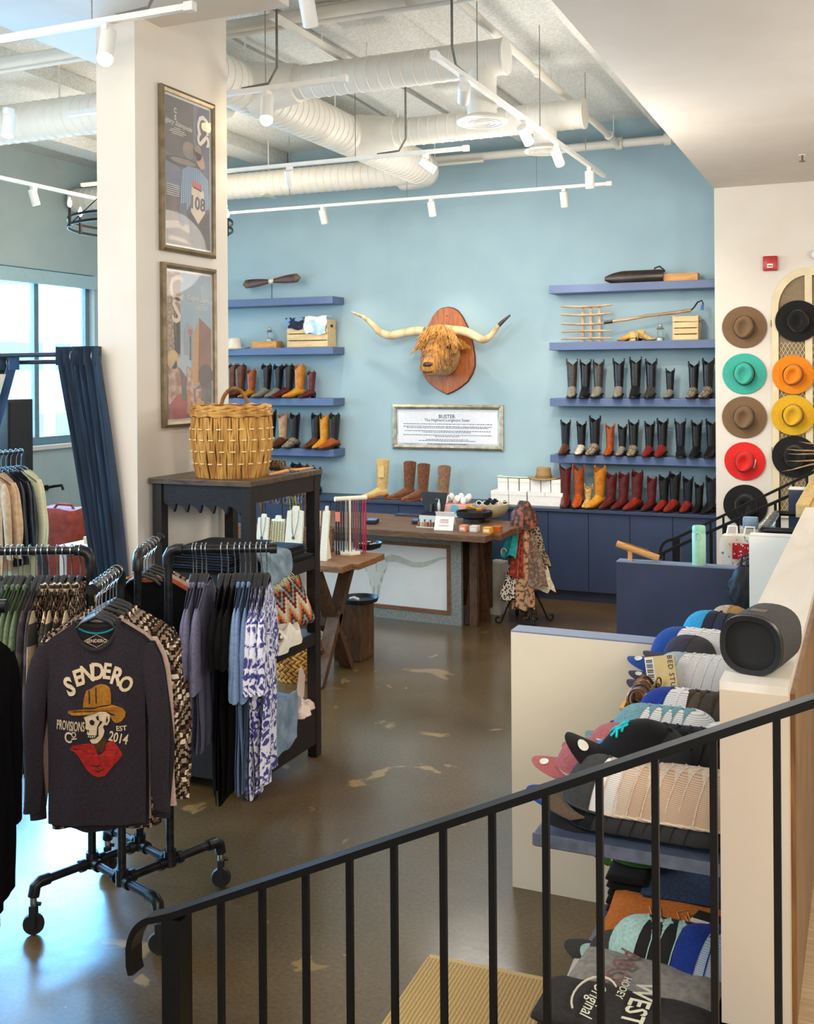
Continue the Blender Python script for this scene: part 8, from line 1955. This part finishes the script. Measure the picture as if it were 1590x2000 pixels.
# ================================================================= RAILINGS
YR = 2.17
def railing(label, y, x0, z0, x1, z1, xs_, bottom, post=True, scroll=True, bw=.014, rail_w=.042, rail_h=.014, mid=None):
    t = thing('stair_railing', label, 'railing', (x0, y, 0)); sl = (z1 - z0) / (x1 - x0)
    def Z(x): return z0 + sl * (x - x0)
    rl = [(x0 - x0, 0, z0), (x1 - x0, 0, z1)]
    pts = []
    if scroll: pts = [(-.122, 0, z0 - .17), (-.128, 0, z0 - .15)] + [(-.04 - .09 * cos(a_), 0, z0 - .125 + (.125 - .02) * sin(a_)) for a_ in [pi / 2 * k / 9 for k in range(1, 9)]]
    pts += rl
    # flat bar swept along pts
    rings = []
    for i, p in enumerate(pts):
        a = Vector(pts[max(0, i - 1)]); b = Vector(pts[min(len(pts) - 1, i + 1)]); d = (b - a).normalized(); n_ = Vector((-d.z, 0, d.x)); P_ = Vector(p)
        k = 1.0
        rings.append([P_ + Vector((0, -rail_w / 2 * k, 0)) - n_ * rail_h / 2, P_ + Vector((0, rail_w / 2 * k, 0)) - n_ * rail_h / 2, P_ + Vector((0, rail_w / 2 * k, 0)) + n_ * rail_h / 2, P_ + Vector((0, -rail_w / 2 * k, 0)) + n_ * rail_h / 2])
    MB().loft(rings).build('handrail', M_black, t, smooth=False)
    for x in xs_:
        MB().box(x - x0 - bw / 2, x - x0 + bw / 2, -bw / 2, bw / 2, bottom(x), Z(x) - rail_h / 2).build('baluster', M_black, t, smooth=False)
    if post:
        MB().box(-.02 * post, .02 * post, -.02 * post, .02 * post, 0, z0 - rail_h / 2).build('newel_post', M_black, t, smooth=False)
    MB().bar((0, 0, bottom(x0) + .06), (x1 - x0, 0, bottom(x1) + .06), .014, .02).build('bottom_rail', M_black, t, smooth=False)
    return t
x0 = float(at_y(345, 1784, YR)[0]); z0 = float(at_y(345, 1781, YR)[2]); x1 = .45; q = at_y(1590, 1368, YR); sl = (float(q[2]) - z0) / (float(q[0]) - x0)
bx = [float(at_y(u, 1700, YR)[0]) for u in (431, 512, 597, 683, 770, 866, 962, 1067, 1172, 1281, 1395, 1519)]; stp = bx[-1] - bx[-2]
bx += [bx[-1] + stp * k for k in (1, 2, 3, 4)]
def bot(x): return max(0.0, .155 * math.floor((min(x, -.17) + 1.40) / .31 + 1)) if x > -1.40 else 0.0
railing('black steel stair railing with scrolled end in the foreground', YR, x0, z0, x1, z0 + sl * (x1 - x0), bx, lambda x: max(0, z0 + sl * (x - x0) - .9), post=1.3, rail_w=.045, rail_h=.016)
# outer stringer that carries the balusters
st_ = MB(); 
st_.prism([(-1.62, 0), (x1, 0), (x1, .70), (-.16, .70), (-1.45, .06)], .03, lambda x, y, z: (x, 2.155 + z, y))
struct('trim_stringer', st_, M_black)
# far railings
A0, A1 = at_y(1315, 1050, 8.65), at_y(1590, 920, 8.65); sA = (A1[2] - A0[2]) / (A1[0] - A0[0])
B0, B1 = at_y(1284, 1085, 7.77), at_y(1540, 969, 7.77); sB = (B1[2] - B0[2]) / (B1[0] - B0[0])
xe = .3
railing('thin black stair railing by the hat wall, far one with a curved end', 8.65, float(A0[0]) + .03, float(A0[2]), xe, float(A0[2] + sA * (xe - A0[0])), [float(at_y(u, 1000, 8.65)[0]) for u in (1388, 1413, 1455, 1523, 1550, 1577)], lambda x: 0.0 if x < -1.3 else .3, post=1.4, scroll=True, bw=.016, rail_w=.03, rail_h=.02)
railing('thin black stair railing by the hat wall, near one', 7.77, float(B0[0]), float(B0[2]), xe, float(B0[2] + sB * (xe - B0[0])), [float(at_y(u, 1050, 7.77)[0]) for u in (1297, 1326, 1353, 1390, 1418, 1442, 1515)], lambda x: 0.0, post=.7, scroll=False, bw=.018, rail_w=.03, rail_h=.02)
for i in range(4):
    struct('floor_far_stair', MB().box(-1.25 + i * .3, 5.79, 7.8, 8.62, .155 * i, .155 * (i + 1)), M_plat)
